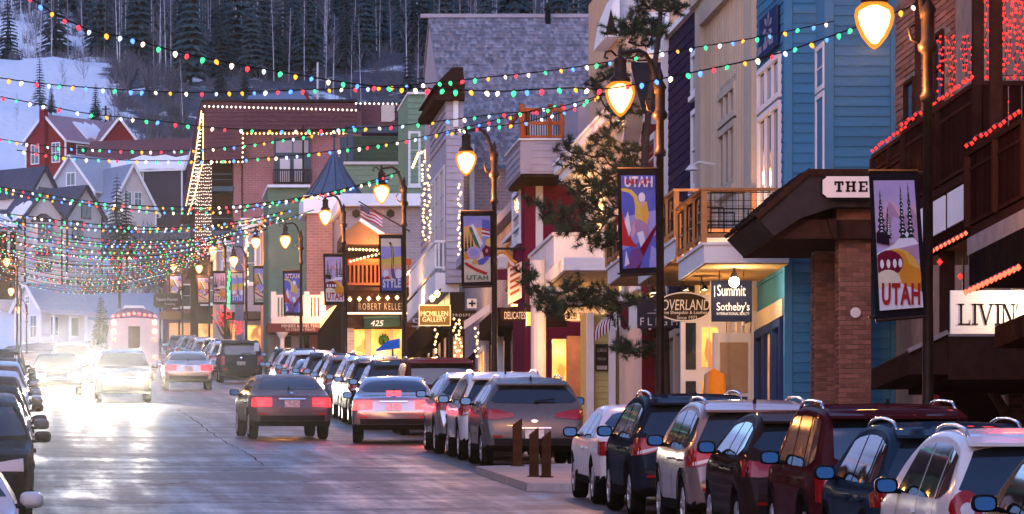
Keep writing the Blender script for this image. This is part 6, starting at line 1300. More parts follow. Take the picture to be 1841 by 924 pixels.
def flag(px, py, Y, label):
    t = thing('flag', label, 'flag', P(px+60, py+60, Y)); q = MB(); q.tube([P(px+92, py+50, Y), P(px, py-4, Y)], .03, 6); q.build('pole', M_BLACK, t); n = 9
    for k in range(7):
        s = MB()
        for i in range(n):
            def pt(i_, k_): a = i_/n; return P(px+4+a*38, py+2+a*21+k_*3.0+math.sin(a*7)*1.5, Y-.15*math.sin(a*6+k_*.3))
            s.face([pt(i,k), pt(i+1,k), pt(i+1,k+1), pt(i,k+1)])
        s.build('stripe', mat('flag_red', (.5,.03,.05), .7) if k % 2 == 0 else M_WHITE, t)
    s = MB(); s.face([P(px+3,py+1,Y-.2),P(px+20,py+9,Y-.2),P(px+20,py+20,Y-.2),P(px+3,py+12,Y-.2)]); s.build('canton', M_NAVY, t)
flag(645, 366, 236.5, 'striped flag on a slanting pole before the snowy whitewashed wall')
# --- turret and its neighbours
def turret():
    Y = 285.0; c = Vector((Xof(601,Y), Y, 0)); t = thing('turret_building', 'sage green building with a blue conical turret roof and a tall brick chimney', 'building', (c.x, Y, fz(Y))); r = Xof(651,Y)-c.x; z0, z1 = Zof(352,Y), Zof(272,Y)
    q = MB(); q.lathe([(r*.86,z0-9),(r*.86,z0-.1)], 12, (c.x,Y,0)); q.build('turret', M_GREEN, t)
    rf = MB(); n = 12; 
    q = MB(); q.lathe([(r,z0),(r*.5,z0+(z1-z0)*.46),(.06,z1)], n, (c.x,Y,0)); ro = q.build('roof', mat('blue_metal_roof', (.075,.13,.22), .4, metal=.3, noise=.15), t)
    q = MB()
    for k in range(n): a = 2*math.pi*k/n; q.tube([(c.x+math.cos(a)*r*1.01, Y+math.sin(a)*r*1.01, z0+.03),(c.x+math.cos(a)*r*.51, Y+math.sin(a)*r*.51, z0+(z1-z0)*.46+.03),(c.x, Y, z1+.03)], .035, 4)
    tag(q.build('roof_seams', M_BGREY, ro), kind='stuff'); q = MB(); q.lathe([(.05,0),(.05,.7),(.12,.75),(.02,1.0)], 8, (c.x,Y,z1)); q.build('finial', M_BGREY, t)
    q = MB(); q.box(Xof(487,Y), Xof(560,Y), Y+3, Y+9, fz(Y)-1, Zof(338,Y+3)); w_ = q.build('wall', M_GREEN, t); siding(Wall('C',Y+3), w_, Xof(487,Y), Xof(560,Y), Zof(385,Y), Zof(338,Y+3), .28, M_GREEN, parts=False, thick=.05); q = MB(); q.box(Xof(485,Y), Xof(562,Y), Y+2.6, Y+9, Zof(338,Y+3)+.003, Zof(333,Y+3)); q.build('roof_snow', M_SNOW, t)
    Yb = 270.0; q = MB(); q.box(Xof(552,Yb), Xof(598,Yb), Yb, Yb+2, fz(Yb)-1, Zof(385,Yb)); q.build('chimney', brickmat('chimney_brickwork', (.42,.19,.16), (.34,.15,.13), (.45,.30,.28), 1.2), t); q = MB(); q.box(Xof(598,Yb)+.003, Xof(625,Yb), Yb+.6, Yb+6, fz(Yb)-1, Zof(392,Yb)); q.build('wing', FARBRICK, t); q = MB(); q.box(Xof(545,Yb), Xof(615,Yb), Yb-.3, Yb+4, Zof(384,Yb), Zof(352,Yb)); q.build('roof_snow', M_SNOW, t)
    # white balcony over the pavement with its canopy and post
    Yw = 268.0; xa, xb = Xof(488,Yw), Xof(585,Yw); zb, zt = Zof(574,Yw), Zof(530,Yw); q = MB(); q.box(xa, xb, Yw, Yw+1.6, Zof(582,Yw), zb); bo = q.build('balcony', M_WHITE, t); q = MB(); q.box(xa, xb, Yw, Yw+.1, zt-.12, zt); q.box(xa, xb, Yw, Yw+.08, zb+.003, zb+.12); q.build('rail', M_WHITE, bo); bm_ = MB(); bm_.box(-.035,.035,0,.06,0,1); me = bm_.mesh('baluster', M_WHITE); pm = MB(); pm.box(-.12,.12,-.03,.11,0,1); pme = pm.mesh('post', M_WHITE)
    for k in range(16): piece('baluster', me, bo, (xa+.1+(xb-xa-.2)*k/15, Yw+.01, zb+.123), (1,1,zt-zb-.246))
    for k in range(4): piece('post', pme, bo, (xa+.1+(xb-xa-.2)*k/3, Yw, zb), (1,1,zt-zb+.15))
    q = MB(); q.box(xa-.2, xb+.3, Yw-.3, Yw+1.6, Zof(598,Yw), Zof(582,Yw)-.003); sg = q.build('signband', mat('maroon_sign', (.12,.03,.035), .6), t); lettering('MINERS & SMELTERS', Xof(572,Yw)-Xof(505,Yw), .14, P(540,586,Yw-.31), M_LAV, sg); lettering('ICE CREAM & TREATS', 1.4, .1, P(540,592.5,Yw-.31), M_LAV, sg); q = MB(); q.lathe([(.1,fz(Yw)-Zof(598,Yw)),(.1,-.3),(.3,-.02),(.3,0)], 10, (Xof(507,Yw),Yw-.1,Zof(598,Yw))); q.build('column', M_WHITE, t)
    for k, (p0, p1, m) in enumerate(((512,522,M_GLASS),(524,545,M_LAV),(548,556,M_GLASS),(558,570,mat('salmon_paint',(.45,.16,.12),.6)))): q = MB(); q.box(Xof(p0,Yw+1.7), Xof(p1,Yw+1.7), Yw+1.7, Yw+1.9, fz(Yw), Zof(600,Yw)); q.build('shop_bay', m, t)
    q = MB(); q.box(Xof(487,Yw), Xof(600,Yw), Yw+1.91, Yw+2.2, fz(Yw)-.5, Zof(560,Yw)); q.build('shop_front', M_TAN, t)
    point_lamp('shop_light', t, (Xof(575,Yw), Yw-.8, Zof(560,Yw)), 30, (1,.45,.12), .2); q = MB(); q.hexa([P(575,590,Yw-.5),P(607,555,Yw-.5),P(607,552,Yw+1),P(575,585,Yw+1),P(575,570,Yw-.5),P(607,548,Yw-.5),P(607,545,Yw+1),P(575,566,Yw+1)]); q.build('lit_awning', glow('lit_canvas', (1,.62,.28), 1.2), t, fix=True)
turret()
# --- hotel
def hotel():
    Y = 462.0; C = Wall('C', Y); t = thing('hotel_building', 'large brick hotel with a brown shingled top edged by small white lights', 'hotel', (20, Y+8, fz(Y)))
    X = lambda p: Xof(p, Y); Z = lambda p: Zof(p, Y)
    q = MB(); q.box(X(420), X(650), Y, Y+20, Z(640), Z(200)); q.build('wall', HOTELBRICK, t)
    q = MB(); q.box(X(366), X(437), Y-1.2, Y+14, Z(290), Z(186)); q.box(X(437)+.01, X(640), Y-1.2, Y+14, Z(236), Z(188)); q.box(X(641), X(742), Y+.5, Y+14, Z(236), Z(185)); tb = q.build('top_band', M_HBROWN, t)
    siding(Wall('C', Y-1.2), tb, X(366), X(437), Z(290), Z(190), .35, M_HBROWN, parts=False, thick=.08); siding(Wall('C', Y-1.2), tb, X(437)+.01, X(640), Z(236), Z(190), .35, M_HBROWN, parts=False, thick=.08)
    q = MB(); q.box(X(362), X(640), Y-1.5, Y+14.2, Z(186)+.01, Z(182)); q.build('coping', M_SHINGLE, t); q = MB(); q.box(X(686), X(710), Y+.3, Y+3, Z(218), Z(188)); q.build('chimney', M_CREAMW, t)
    # steep mansard flank hung with net lights
    q = MB(); q.hexa([(X(334),Y-1,Z(375)),(X(346),Y-1,Z(375)),(X(366),Y-1,Z(186)),(X(362),Y-1,Z(186)),(X(334)-.1,Y+14,Z(375)),(X(346),Y+14,Z(375)),(X(366),Y+14,Z(186)),(X(360),Y+14,Z(186))]); q.build('mansard', M_HBROWN, t, fix=True)
    q = MB(); q.box(X(350), X(381), Y-.4, Y+12, Z(640), Z(291)); q.build('corner_pier', mat('dark_brick', (.09,.045,.045), .8, noise=.2), t)
    q = MB(); q.box(X(381)+.01, X(419), Y+1.5, Y+2, Z(640), Z(291)); rc = q.build('recess', M_SIGNBRN, t); q = MB()
    for py in (335, 415): q.box(X(381)+.01, X(419), Y-.2, Y+1.49, Z(py+9), Z(py)); q.box(X(381)+.02, X(419)-.01, Y-.15, Y-.1, Z(py-22)-.04, Z(py-22)+.04); q.box(X(381)+.02, X(419)-.01, Y-.15, Y-.1, Z(py-12)-.03, Z(py-12)+.03)
    q.build('balcony', M_BGREY, t)
    fw = C.rect(500, 282, 549, 330); q = MB(); q.box(X(493), X(557), Y-.25, Y-.003, Z(330), Z(249)); b = q.build('window_bay', M_BGREY, t)
    for (a, b_, c, d, m) in ((503,521,286,328,M_LAV),(528,545,286,328,M_LAV),(496,525,253,275,M_GREYLAV),(527,554,253,275,M_GREYLAV)): q = MB(); q.box(X(a), X(b_), Y-.31, Y-.252, Z(d), Z(c)); q.build('pane', m, b)
    q = MB(); q.box(X(490), X(558), Y-1.0, Y-.9, Z(309), Z(306)); q.box(X(490), X(558), Y-1.0, Y-.9, Z(332), Z(329))
    for k in range(19): x = X(490)+(X(558)-X(490))*k/18; q.box(x-.035, x+.035, Y-.98, Y-.92, Z(329), Z(309))
    q.build('railing', M_BLACK, b)
    q = MB(); q.box(X(434), X(436), Y-.1, Y-.003, Z(640), Z(290)); q.build('downpipe', M_BLACK, t)
hotel()
Yh = 460.4
def pxs(pts, Y, step): 
    out = []
    for (a, b), (c, d) in zip(pts, pts[1:]):
        n = max(1, int(math.hypot(c-a, d-b)/step)); out += [P(a+(c-a)*i/n, b+(d-b)*i/n, Y) for i in range(n)]
    return out
COOL = glow('white_bulb', (1.0,.86,.66), 4.5)
light_string('row of white lights along the top edge of the hotel', [pxs([(368,191),(640,198),(640,186),(738,187)], Yh, 8)], COOL, .085)
light_string('row of warm lights along the lower edge of the brown hotel band', [pxs([(382,291),(436,291),(437,240),(640,240)], Yh, 7.5)], WARM, .085)
light_string('warm light ropes down the hotel mansard edges', [pxs([(362,200),(350,290),(334,372)], Yh, 3), pxs([(365,205),(365,290),(350,350),(337,388)], Yh, 3)], WARM, .06)
runs = []
for k in range(9): x = 352+k*3.4; runs.append([P(x+rnd.uniform(-.5,.5), y+rnd.uniform(-1,1), 461.0) for y in range(296, 470, 6)])
light_string('net of tiny lights on the dark corner pier of the hotel', runs, COOL, .035, wire=False)
runs = []
for k in range(7): runs.append([P(337+ (362-337)*(1-(y-200)/175) + k*2.6*(y-190)/190+1, y+rnd.uniform(-1,1), 460.6) for y in range(205, 375, 7)])
light_string('net of tiny lights on the sloping mansard of the hotel', runs, COOL, .035, wire=False)
# --- green flats and blue-grey frame above the turret
def flats():
    Y = 345.0; X = lambda p: Xof(p, Y); Z = lambda p: Zof(p, Y); C = Wall('C', Y); t = thing('green_flats', 'stepped green boarded flats with a blue grey steel frame above the turret', 'building', (X(700), Y+5, fz(Y)))
    q = MB(); q.box(X(620), X(760), Y, Y+10, Z(620), Z(296)); w_ = q.build('wall', M_GREEN, t); siding(C, w_, X(620), X(760), Z(400), Z(300), .32, M_GREEN, parts=False, thick=.06); q = MB(); q.box(X(618), X(762), Y-.2, Y+10, Z(296)+.003, Z(291)); q.build('parapet', M_LAV, t)
    q = MB(); q.box(X(636), X(728), Y+4, Y+10, Z(292), Z(232)); q.build('wall', M_DGREEN, t); siding(Wall('C',Y+4), t, X(636), X(728), Z(292), Z(232), .32, M_DGREEN, parts=False, thick=.06)
    q = MB(); q.box(X(628), X(745), Y+2, Y+2.6, Z(232), Z(219)); q.box(X(628), X(638), Y+2, Y+2.6, Z(292), Z(233)); q.box(X(615), X(627), Y+2, Y+2.6, Z(292), Z(240)); q.box(X(720), X(728), Y+2, Y+2.6, Z(292), Z(233)); q.build('steel_frame', M_BGREY, t)
    Y2 = 300.0; t2 = thing('green_tower', 'tall pale green boarded wall beside the shingle roof', 'building', (Xof(760,Y2), Y2+4, fz(Y2))); C2 = Wall('C', Y2); q = MB(); q.box(Xof(734,Y2), Xof(830,Y2), Y2, Y2+8, Zof(600,Y2), Zof(170,Y2)); q.build('wall', M_GREEN, t2); siding(C2, t2, Xof(734,Y2), Xof(800,Y2), Zof(420,Y2), Zof(172,Y2), .3, M_GREEN, parts=False, thick=.06)
    q = MB(); q.box(Xof(732,Y2), Xof(832,Y2), Y2-.2, Y2+8, Zof(170,Y2)+.003, Zof(166,Y2)); q.build('coping', M_WHITE, t2); window(C2, t2, C2.rect(738,240,752,330), 1, 3, M_WHITE, M_GLASSB, fw=.12)
flats()
# --- narrow fronts up the street
M_PINK = mat('pink_lit_boards', (.50,.30,.25), .65, noise=.1)  # pink light on the front is put into the board colour
def front(px0, px1, py, Y, m, label, trim=M_WHITE, lit=True, cols=1, roof='cornice', name='shop_building', depth=14):
    C = Wall('C', Y); X0, X1 = Xof(px0,Y), Xof(px1,Y); z0 = fz(Y); zt = Zof(py, Y); t = thing(name, label, 'building', ((X0+X1)/2, Y+4, z0)); q = MB(); q.box(X0, X1, Y, Y+depth, z0-1, zt); q.build('wall', m, t)
    if roof == 'cornice': q = MB(); q.box(X0-.2, X1+.1, Y-.35, Y+depth, zt+.003, zt+.25); q.box(X0-.1, X1, Y-.2, Y-.003, zt-.5, zt-.1); q.build('cornice', trim, t)
    else:
        q = MB(); q.prism([(X0-.4,zt),(X1+.4,zt),((X0+X1)/2,zt+(X1-X0)*.55)], lambda u, v, d: (u, Y-d, v), -depth, .4); q.build('roof', M_SHINGLE, t, fix=True); q = MB(); q.prism([(X0,zt+.05),(X1,zt+.05),((X0+X1)/2,zt+(X1-X0)*.45)], lambda u, v, d: (u, Y-d, v), .403, .45); q.build('gable', m, t, fix=True)
    h = (zt-z0)
    for k in range(cols):
        w = (X1-X0)/cols; a = X0+w*k+w*.25; window(C, t, (a, a+w*.5, z0+h*.58, z0+h*.85), 1, 2, trim, M_WARMDIM if lit and k % 2 else M_GLASS, fw=.12)
    q = MB(); q.box(X0+.2, X1-.2, Y-.08, Y-.003, z0+.3, z0+2.4); q.build('shop_window', M_WARMGLASS if lit else M_WARMDIM, t); q = MB(); q.box(X0, X1, Y-.8, Y-.003, z0+2.7, z0+3.2); q.build('canopy', M_DARKWOOD, t)
    return t
front(488, 548, 372, 312, M_PINK, 'pink lit boarded front with lit corner posts left of the turret', cols=2)
front(438, 490, 400, 348, M_GREYLAV, 'grey front with pale cornice and dark windows up the street', cols=2)
front(395, 446, 440, 392, M_CREAMW, 'cream front with small cornice behind the red lit bush', cols=2)
front(352, 400, 476, 435, M_BROWNT, 'brown front behind the far lamp posts', roof='gable')
front(300, 356, 492, 486, M_HBROWN, 'dark gabled shed at the top of the street right side', roof='gable', lit=False, name='shed')
for i, (px, ya, yb, Y, m, lb) in enumerate([(497,395,470,311,COOL,'white lights up the left corner post of the pink lit front'),(534,390,470,311,COOL,'white lights up the right corner post of the pink lit front'),(548,400,480,311,WARM,'warm lights on the dark post beside the pink lit front'),(480,405,520,347,COOL,'white lights on the right edge of the grey front'),(443,400,520,347,WARM,'warm lights on the left edge of the grey front'),
        (762,290,432,197.5,WARM,'warm lights wound up the far corner of the hooded bay'),(771,300,432,197.6,WARM,'warm lights hanging beside the amber lanterns of the hooded bay'),(826,330,460,197.4,WARM,'warm lights wound round the corner of the white balcony'),(784,592,645,197,WARM,'warm lights hanging in the gallery window'),(818,575,640,192,WARM,'warm lights in the shop window beside the cross sign'),(827,575,642,192.2,WARM,'warm lights on the post beside the slanted awning'),(857,590,640,190,WARM,'warm lights behind the lamp post with the skier poster')]):
    light_string(lb, [[P(px+rnd.uniform(-3,3), y+rnd.uniform(-2,2), Y) for y in range(ya, yb, 7 if Y < 300 else 5)]], m, .045 if Y < 250 else .07)
light_string('bare bulbs in a row over the sign of the redwood balcony shop', [[P(629+k*17, 538-k*.6, 235.4) for k in range(6)]], WARM, .09)
light_string('warm lights looped along the redwood balcony rail', [pxs([(630,470),(655,463),(690,455),(715,432)], 235.0, 6), pxs([(628,448),(690,450)], 235.0, 6)], WARM, .055)
light_string('warm lights on the bargeboard of the far bay', [pxs([(742,300),(752,276),(764,272),(768,300)], 216, 5)], WARM, .06)
# ------------------------------------------------------------------ street lamps, posters, strings of coloured bulbs
def lamp_glass():
    m = bpy.data.materials.new('amber_halo_glass'); m.use_nodes = True; n = m.node_tree.nodes; l = m.node_tree.links
    for k in list(n): n.remove(k)
    o = n.new('ShaderNodeOutputMaterial'); mx = n.new('ShaderNodeMixShader'); t = n.new('ShaderNodeBsdfTransparent'); e = n.new('ShaderNodeEmission')
    e.inputs[0].default_value = (1,.25,.02,1); e.inputs[1].default_value = 2.0/2**EXPO; mx.inputs[0].default_value = .55; t.inputs[0].default_value = (1,.85,.6,1)
    l.new(t.outputs[0], mx.inputs[1]); l.new(e.outputs[0], mx.inputs[2]); l.new(mx.outputs[0], o.inputs[0]); m.cycles.emission_sampling = 'NONE'; return m
M_LGLASS = lamp_glass(); M_CORE = glow('lamp_core', (1,.66,.28), 14)
M_IRON = mat('bronze_iron', (.035,.024,.022), .42, metal=.5, noise=.3, scale=7)
LAMP_W = 200
def lamp_parts():
    g = {}; q = MB(); h = 6.35   # pole; origin at the foot, arm towards -x
    q.lathe([(.24,0),(.24,.12),(.19,.16),(.17,.7),(.13,.78),(.085,.85),(.075,2.2),(.065,h-.75),(.10,h-.74),(.11,h-.66),(.075,h-.6),(.07,h-.1),(.13,h-.05),(.14,h+.02),(.09,h+.1),(.09,h+.45),(.12,h+.5),(.05,h+.62),(.06,h+.7),(.01,h+.86)], 12); g['pole'] = q.mesh('pole', M_IRON, smooth=True)
    q = MB(); pts = [(-.06,0,h+.38)] + [(-.42+.36*math.cos(a), 0, h+.42+.75*math.sin(a)) for a in [R(d) for d in (5,25,45,65,85,105)]] + [(-.68,0,h+1.12),(-.76,0,h+1.05)]; q.tube(pts, [.05,.055,.05,.045,.045,.04,.04,.035,.03], 8)
    q.tube([(-.78,0,h+1.06),(-.88,0,h+1.16),(-.98,0,h+1.14),(-1.0,0,h+1.04),(-.94,0,h+1.02)], .022, 6); q.tube([(-.10,0,h+.05),(-.22,0,h+.1),(-.26,0,h+.25),(-.18,0,h+.3)], .02, 6); g['arm'] = q.mesh('arm', M_IRON, smooth=True)
    q = MB(); z = h+.62; q.lathe([(.02,z+.62),(.05,z+.50),(.03,z+.44),(.10,z+.40),(.13,z+.36),(.11,z+.32),(.12,z+.10),(.17,z+.06),(.19,z),(.17,z-.03)][::-1], 14, (-.72,0,0)); g['lantern_cap'] = q.mesh('lantern_cap', M_IRON, smooth=True)
    q = MB(); q.lathe([(.17,z-.03),(.25,z-.10),(.27,z-.2),(.245,z-.33),(.175,z-.48),(.08,z-.60),(.015,z-.65)], 16, (-.72,0,0)); g['globe'] = q.mesh('globe', M_LGLASS, smooth=True)  # globe enlarged, its orange emission standing in for the halo
    q = MB(); q.lathe([(.06,z-.06),(.20,z-.13),(.22,z-.21),(.19,z-.33),(.12,z-.47),(.04,z-.57)], 12, (-.72,0,0)); g['bulb'] = q.mesh('bulb', M_CORE, smooth=True)
    return g, z-.25
LP_, LZ = lamp_parts()
def street_lamp(gx, gy, Y, label, bann=None):
    zg = Zof(gy, Y); xg = Xof(gx, Y); x = xg+.72; base = zg-LZ
    t = thing('street_lamp', label, 'street lamp', (x, Y, base), 'lamp posts along the street'); obs = {}
    for k, me in LP_.items():
        o = bpy.data.objects.new(k, me); COL.objects.link(o); o.parent = obs['globe'] if k == 'bulb' else t; obs[k] = o
    ld = bpy.data.lights.new('lamp_light', 'POINT'); lo = bpy.data.objects.new('lamp_light', ld); COL.objects.link(lo); lo.parent = t; lo.location = (-.72,0,LZ-.42); ld.energy = LAMP_W*1.0; ld.color = (1,.40,.11); ld.shadow_soft_size = .18
    if base > fz(Y)+.05 or True:
        q = MB(); q.lathe([(.26,-3),(.26,.0)], 10); o = bpy.data.objects.new('footing', q.mesh('footing', M_IRON)); COL.objects.link(o); o.parent = t
    if bann:   # the two rods that carry the poster
        q = MB(); x0, y0, x1, y1 = bann
        for py in (y0, y1): q.tube([(Xof(x0,Y)-x, -.0, Zof(py,Y)-base), (0, 0, Zof(py,Y)-base)], .02, 6)
        q.build('poster_rod', M_IRON, None) if False else None
        o = bpy.data.objects.new('poster_rod', q.mesh('poster_rod', M_IRON)); COL.objects.link(o); o.parent = t
    return t
# flat print colours
K = {k: mat('print_'+k, [q*.85 for q in c], .6, noise=.16, scale=2.5, bump=.5, bscale=2.5) for k, c in dict(sky=(.30,.30,.62), blue=(.10,.13,.48), lilac=(.46,.36,.58), pink=(.60,.36,.46), mount=(.40,.24,.36), snow=(.72,.70,.76), pine=(.02,.03,.03), dark=(.02,.012,.02), orange=(.62,.25,.03), amber=(.68,.40,.07), red=(.45,.03,.035), maroon=(.16,.01,.03), cream=(.72,.62,.46), yellow=(.66,.50,.10), green=(.05,.16,.08), purple=(.16,.07,.24), white=(.75,.74,.76), skin=(.5,.30,.2), teal=(.18,.35,.5), sunset=(.72,.42,.16)).items()}
def el(cx, cy, rx, ry, n=18, a0=0, a1=360): return [(cx+rx*math.cos(R(a0+(a1-a0)*i/n)), cy+ry*math.sin(R(a0+(a1-a0)*i/n))) for i in range(n+1 if a1-a0 < 360 else n)]
def pine_shape(x, y0, y1, w):
    out_l, out_r = [], []; n = 8
    for i in range(n):
        t = i/n; ww = w*(1-t)*(.9+.2*(i % 2)); out_l += [(x-ww, y0+(y1-y0)*t), (x-ww*.45, y0+(y1-y0)*(t+.07))]; out_r += [(x+ww, y0+(y1-y0)*t), (x+ww*.45, y0+(y1-y0)*(t+.07))]
    return out_l + [(x, y1)] + out_r[::-1]
def art(d):
    """flat print as (colour, outline) in a unit square, back to front"""
    if d == 'paw':
        L = [('lilac', [(0,0),(1,0),(1,1),(0,1)]), ('pink', [(0,.60),(.15,.72),(.38,.86),(.55,.80),(.75,.72),(1,.85),(1,.55),(0,.55)]), ('mount', [(.1,.55),(.35,.84),(.45,.80),(.62,.70),(.9,.78),(1,.72),(1,.5),(.1,.5)]), ('lilac', [(.28,.52),(.42,.72),(.6,.70),(.72,.52)]),
             ('snow', [(0,.44),(.4,.50),(.76,.62),(1,.50),(1,.40),(0,.40)]), ('mount', [(0,.41),(.5,.47),(1,.50),(1,.38),(0,.38)])]
        for x, y1, w in ((.14,.93,.13),(.30,.80,.09),(.64,.97,.10),(.83,.99,.10)): L.append(('pine', pine_shape(x, .55, y1, w)))
        for x, y1 in ((.14,.88),(.64,.92),(.83,.94),(.30,.76)):
            for k in range(12): yy = .58+(y1-.58)*k/12; s = .05*(1-k/13); L.append(('white', [(x-s+rnd.uniform(0,.03),yy),(x+s,yy),(x,yy+.012)]))
        L += [('dark', [(.0,.52),(.3,.50),(.3,.58),(0,.6)]), ('amber', el(.45,.24,.55,.23,16,-20,180)+[(.0,.2),(.6,.05)]), ('orange', [(.45,.46),(.78,.42),(1,.28),(.98,.12),(.8,.10),(.52,.22)]), ('amber', [(.62,.45),(.9,.38),(1,.30),(.75,.34)]), ('maroon', el(.26,.36,.34,.10)+[]), ('cream', el(.22,.22,.30,.09)), ('snow', [(0,0),(1,0),(1,.12),(.5,.2),(0,.16)])]
        for x in (.10,.25,.40,.53): L.append(('white', el(x,.355,.045,.035,10)))
        return L, [('UTAH', 'red', (.06,.03,.94,.20))]
    if d == 'skier':
        return [('blue', [(0,0),(1,0),(1,1),(0,1)]), ('sky', [(0,.2),(1,.35),(1,.62),(0,.55)]), ('red', [(0,.62),(.12,.45),(.3,.30),(.45,.22),(0,.25)]), ('snow', [(.08,.5),(.18,.62),(.26,.42),(.2,.34)]), ('yellow', [(.0,.86),(.1,.865),(.3,.845),(.46,.78),(.5,.68),(.44,.60),(.40,.66),(.36,.76),(.22,.815),(.0,.835)]), ('yellow', [(.42,.76),(.56,.70),(.74,.72),(.80,.58),(.74,.42),(.50,.50),(.38,.55)]), ('amber', [(.56,.68),(.74,.70),(.80,.56),(.72,.44),(.6,.5)]), ('white', el(.60,.76,.10,.055)), ('pink', [(.58,.72),(.68,.72),(.66,.66),(.60,.66)]), ('mount', [(.34,.52),(.52,.53),(.78,.46),(.8,.30),(.62,.38),(.5,.42),(.42,.36),(.28,.38),(.26,.46)]), ('pink', [(.28,.44),(.36,.50),(.40,.40),(.34,.33),(.27,.36)]), ('white', [(.44,.38),(.62,.40),(.70,.26),(.55,.22)]), ('maroon', [(.3,.06),(.5,.2),(1,.46),(1,.40),(.62,.12),(.5,.0),(.25,.0)]), ('purple', [(.12,.0),(.25,.2),(.5,.22),(.62,.1),(.4,.0)]), ('sky', [(.78,.0),(.86,.24),(1,.2),(1,0)]), ('snow', [(.05,.02),(.1,.2),(.2,.05)])], [('UTAH', 'white', (.08,.87,.92,.985)), ('PARK CITY', 'red', (.12,.90,.88,.955))]
    if d == 'flag':
        L = [('cream', [(0,0),(1,0),(1,1),(0,1)]), ('sky', [(0,.45),(1,.45),(1,1),(0,1)]), ('sunset', [(0,.84),(.3,.86),(.5,.82),(.7,.84),(.7,.55),(0,.5)]), ('white', [(.26,.86),(.36,.88),(.72,.58),(.62,.52)]), ('green', [(.2,.82),(.3,.84),(.62,.52),(.5,.5)])]
        for x, y1 in ((.08,.76),(.2,.78),(.32,.7)): L.append(('pine', pine_shape(x, .45, y1, .07)))
        L += [('orange', [(0,.42),(.2,.52),(.5,.55),(.6,.46),(.3,.36),(0,.34)]), ('lilac', el(.38,.44,.26,.10)), ('sky', el(.36,.45,.17,.06)), ('blue', [(.68,.70),(.98,.66),(.98,.93),(.70,.95)])]
        for k in range(4): L.append(('white' if k % 2 == 0 else 'red', [(.68,.70+k*.03),(.98,.675+k*.03),(.98,.70+k*.03),(.68,.725+k*.03)]))
        L += [('maroon', [(.68,.48),(.82,.56),(1,.52),(1,.38),(.78,.32)]), ('yellow', el(.94,.60,.11,.065)), ('skin', el(.86,.47,.05,.03)), ('blue', [(.5,.32),(.7,.36),(.95,.40),(.92,.34),(.72,.26),(.55,.26)]), ('amber', [(.3,.30),(.46,.36),(.5,.28),(.36,.26)]), ('red', [(0,.28),(.06,.31),(.4,.22),(.86,.14),(.9,.17),(.84,.10),(.5,.15),(.1,.24)])]
        return L, [('UTAH', 'green', (.08,.03,.9,.10))]
    L = [('cream', [(0,0),(1,0),(1,1),(0,1)]), ('sky', [(0,.55),(1,.55),(1,.85),(0,.85)]), ('yellow', [(0,.45),(1,.45),(1,.66),(0,.60)]), ('sunset', [(0,.36),(1,.36),(1,.52),(0,.50)]), ('pink', [(0,.25),(1,.25),(1,.44),(0,.40)]), ('blue', [(0,0),(1,0),(1,.27),(.5,.2),(0,.27)])]
    xs = [(.44,.93),(.50,.88),(.55,.80),(.58,.70),(.58,.60),(.56,.50),(.54,.42),(.52,.36)]
    L.append(('dark', [(x-.055,y) for x, y in xs]+[(x+.055,y) for x, y in xs[::-1]])); L.append(('yellow', [(x-.02,y) for x, y in xs[1:-1]]+[(x+.02,y) for x, y in xs[1:-1][::-1]]))
    L += [('purple', [(.46,.42),(.62,.42),(.70,.26),(.85,.14),(.7,.16),(.52,.26)]), ('white', el(.22,.32,.14,.08)), ('white', el(.86,.32,.18,.09)), ('red', [(.1,.24),(.3,.28),(.5,.22),(.3,.2)]), ('white', [(.3,.955),(.7,.955),(.7,.962),(.3,.962)])]
    return L, [('STYLE', 'white', (.05,.05,.95,.22))]
ART = {}
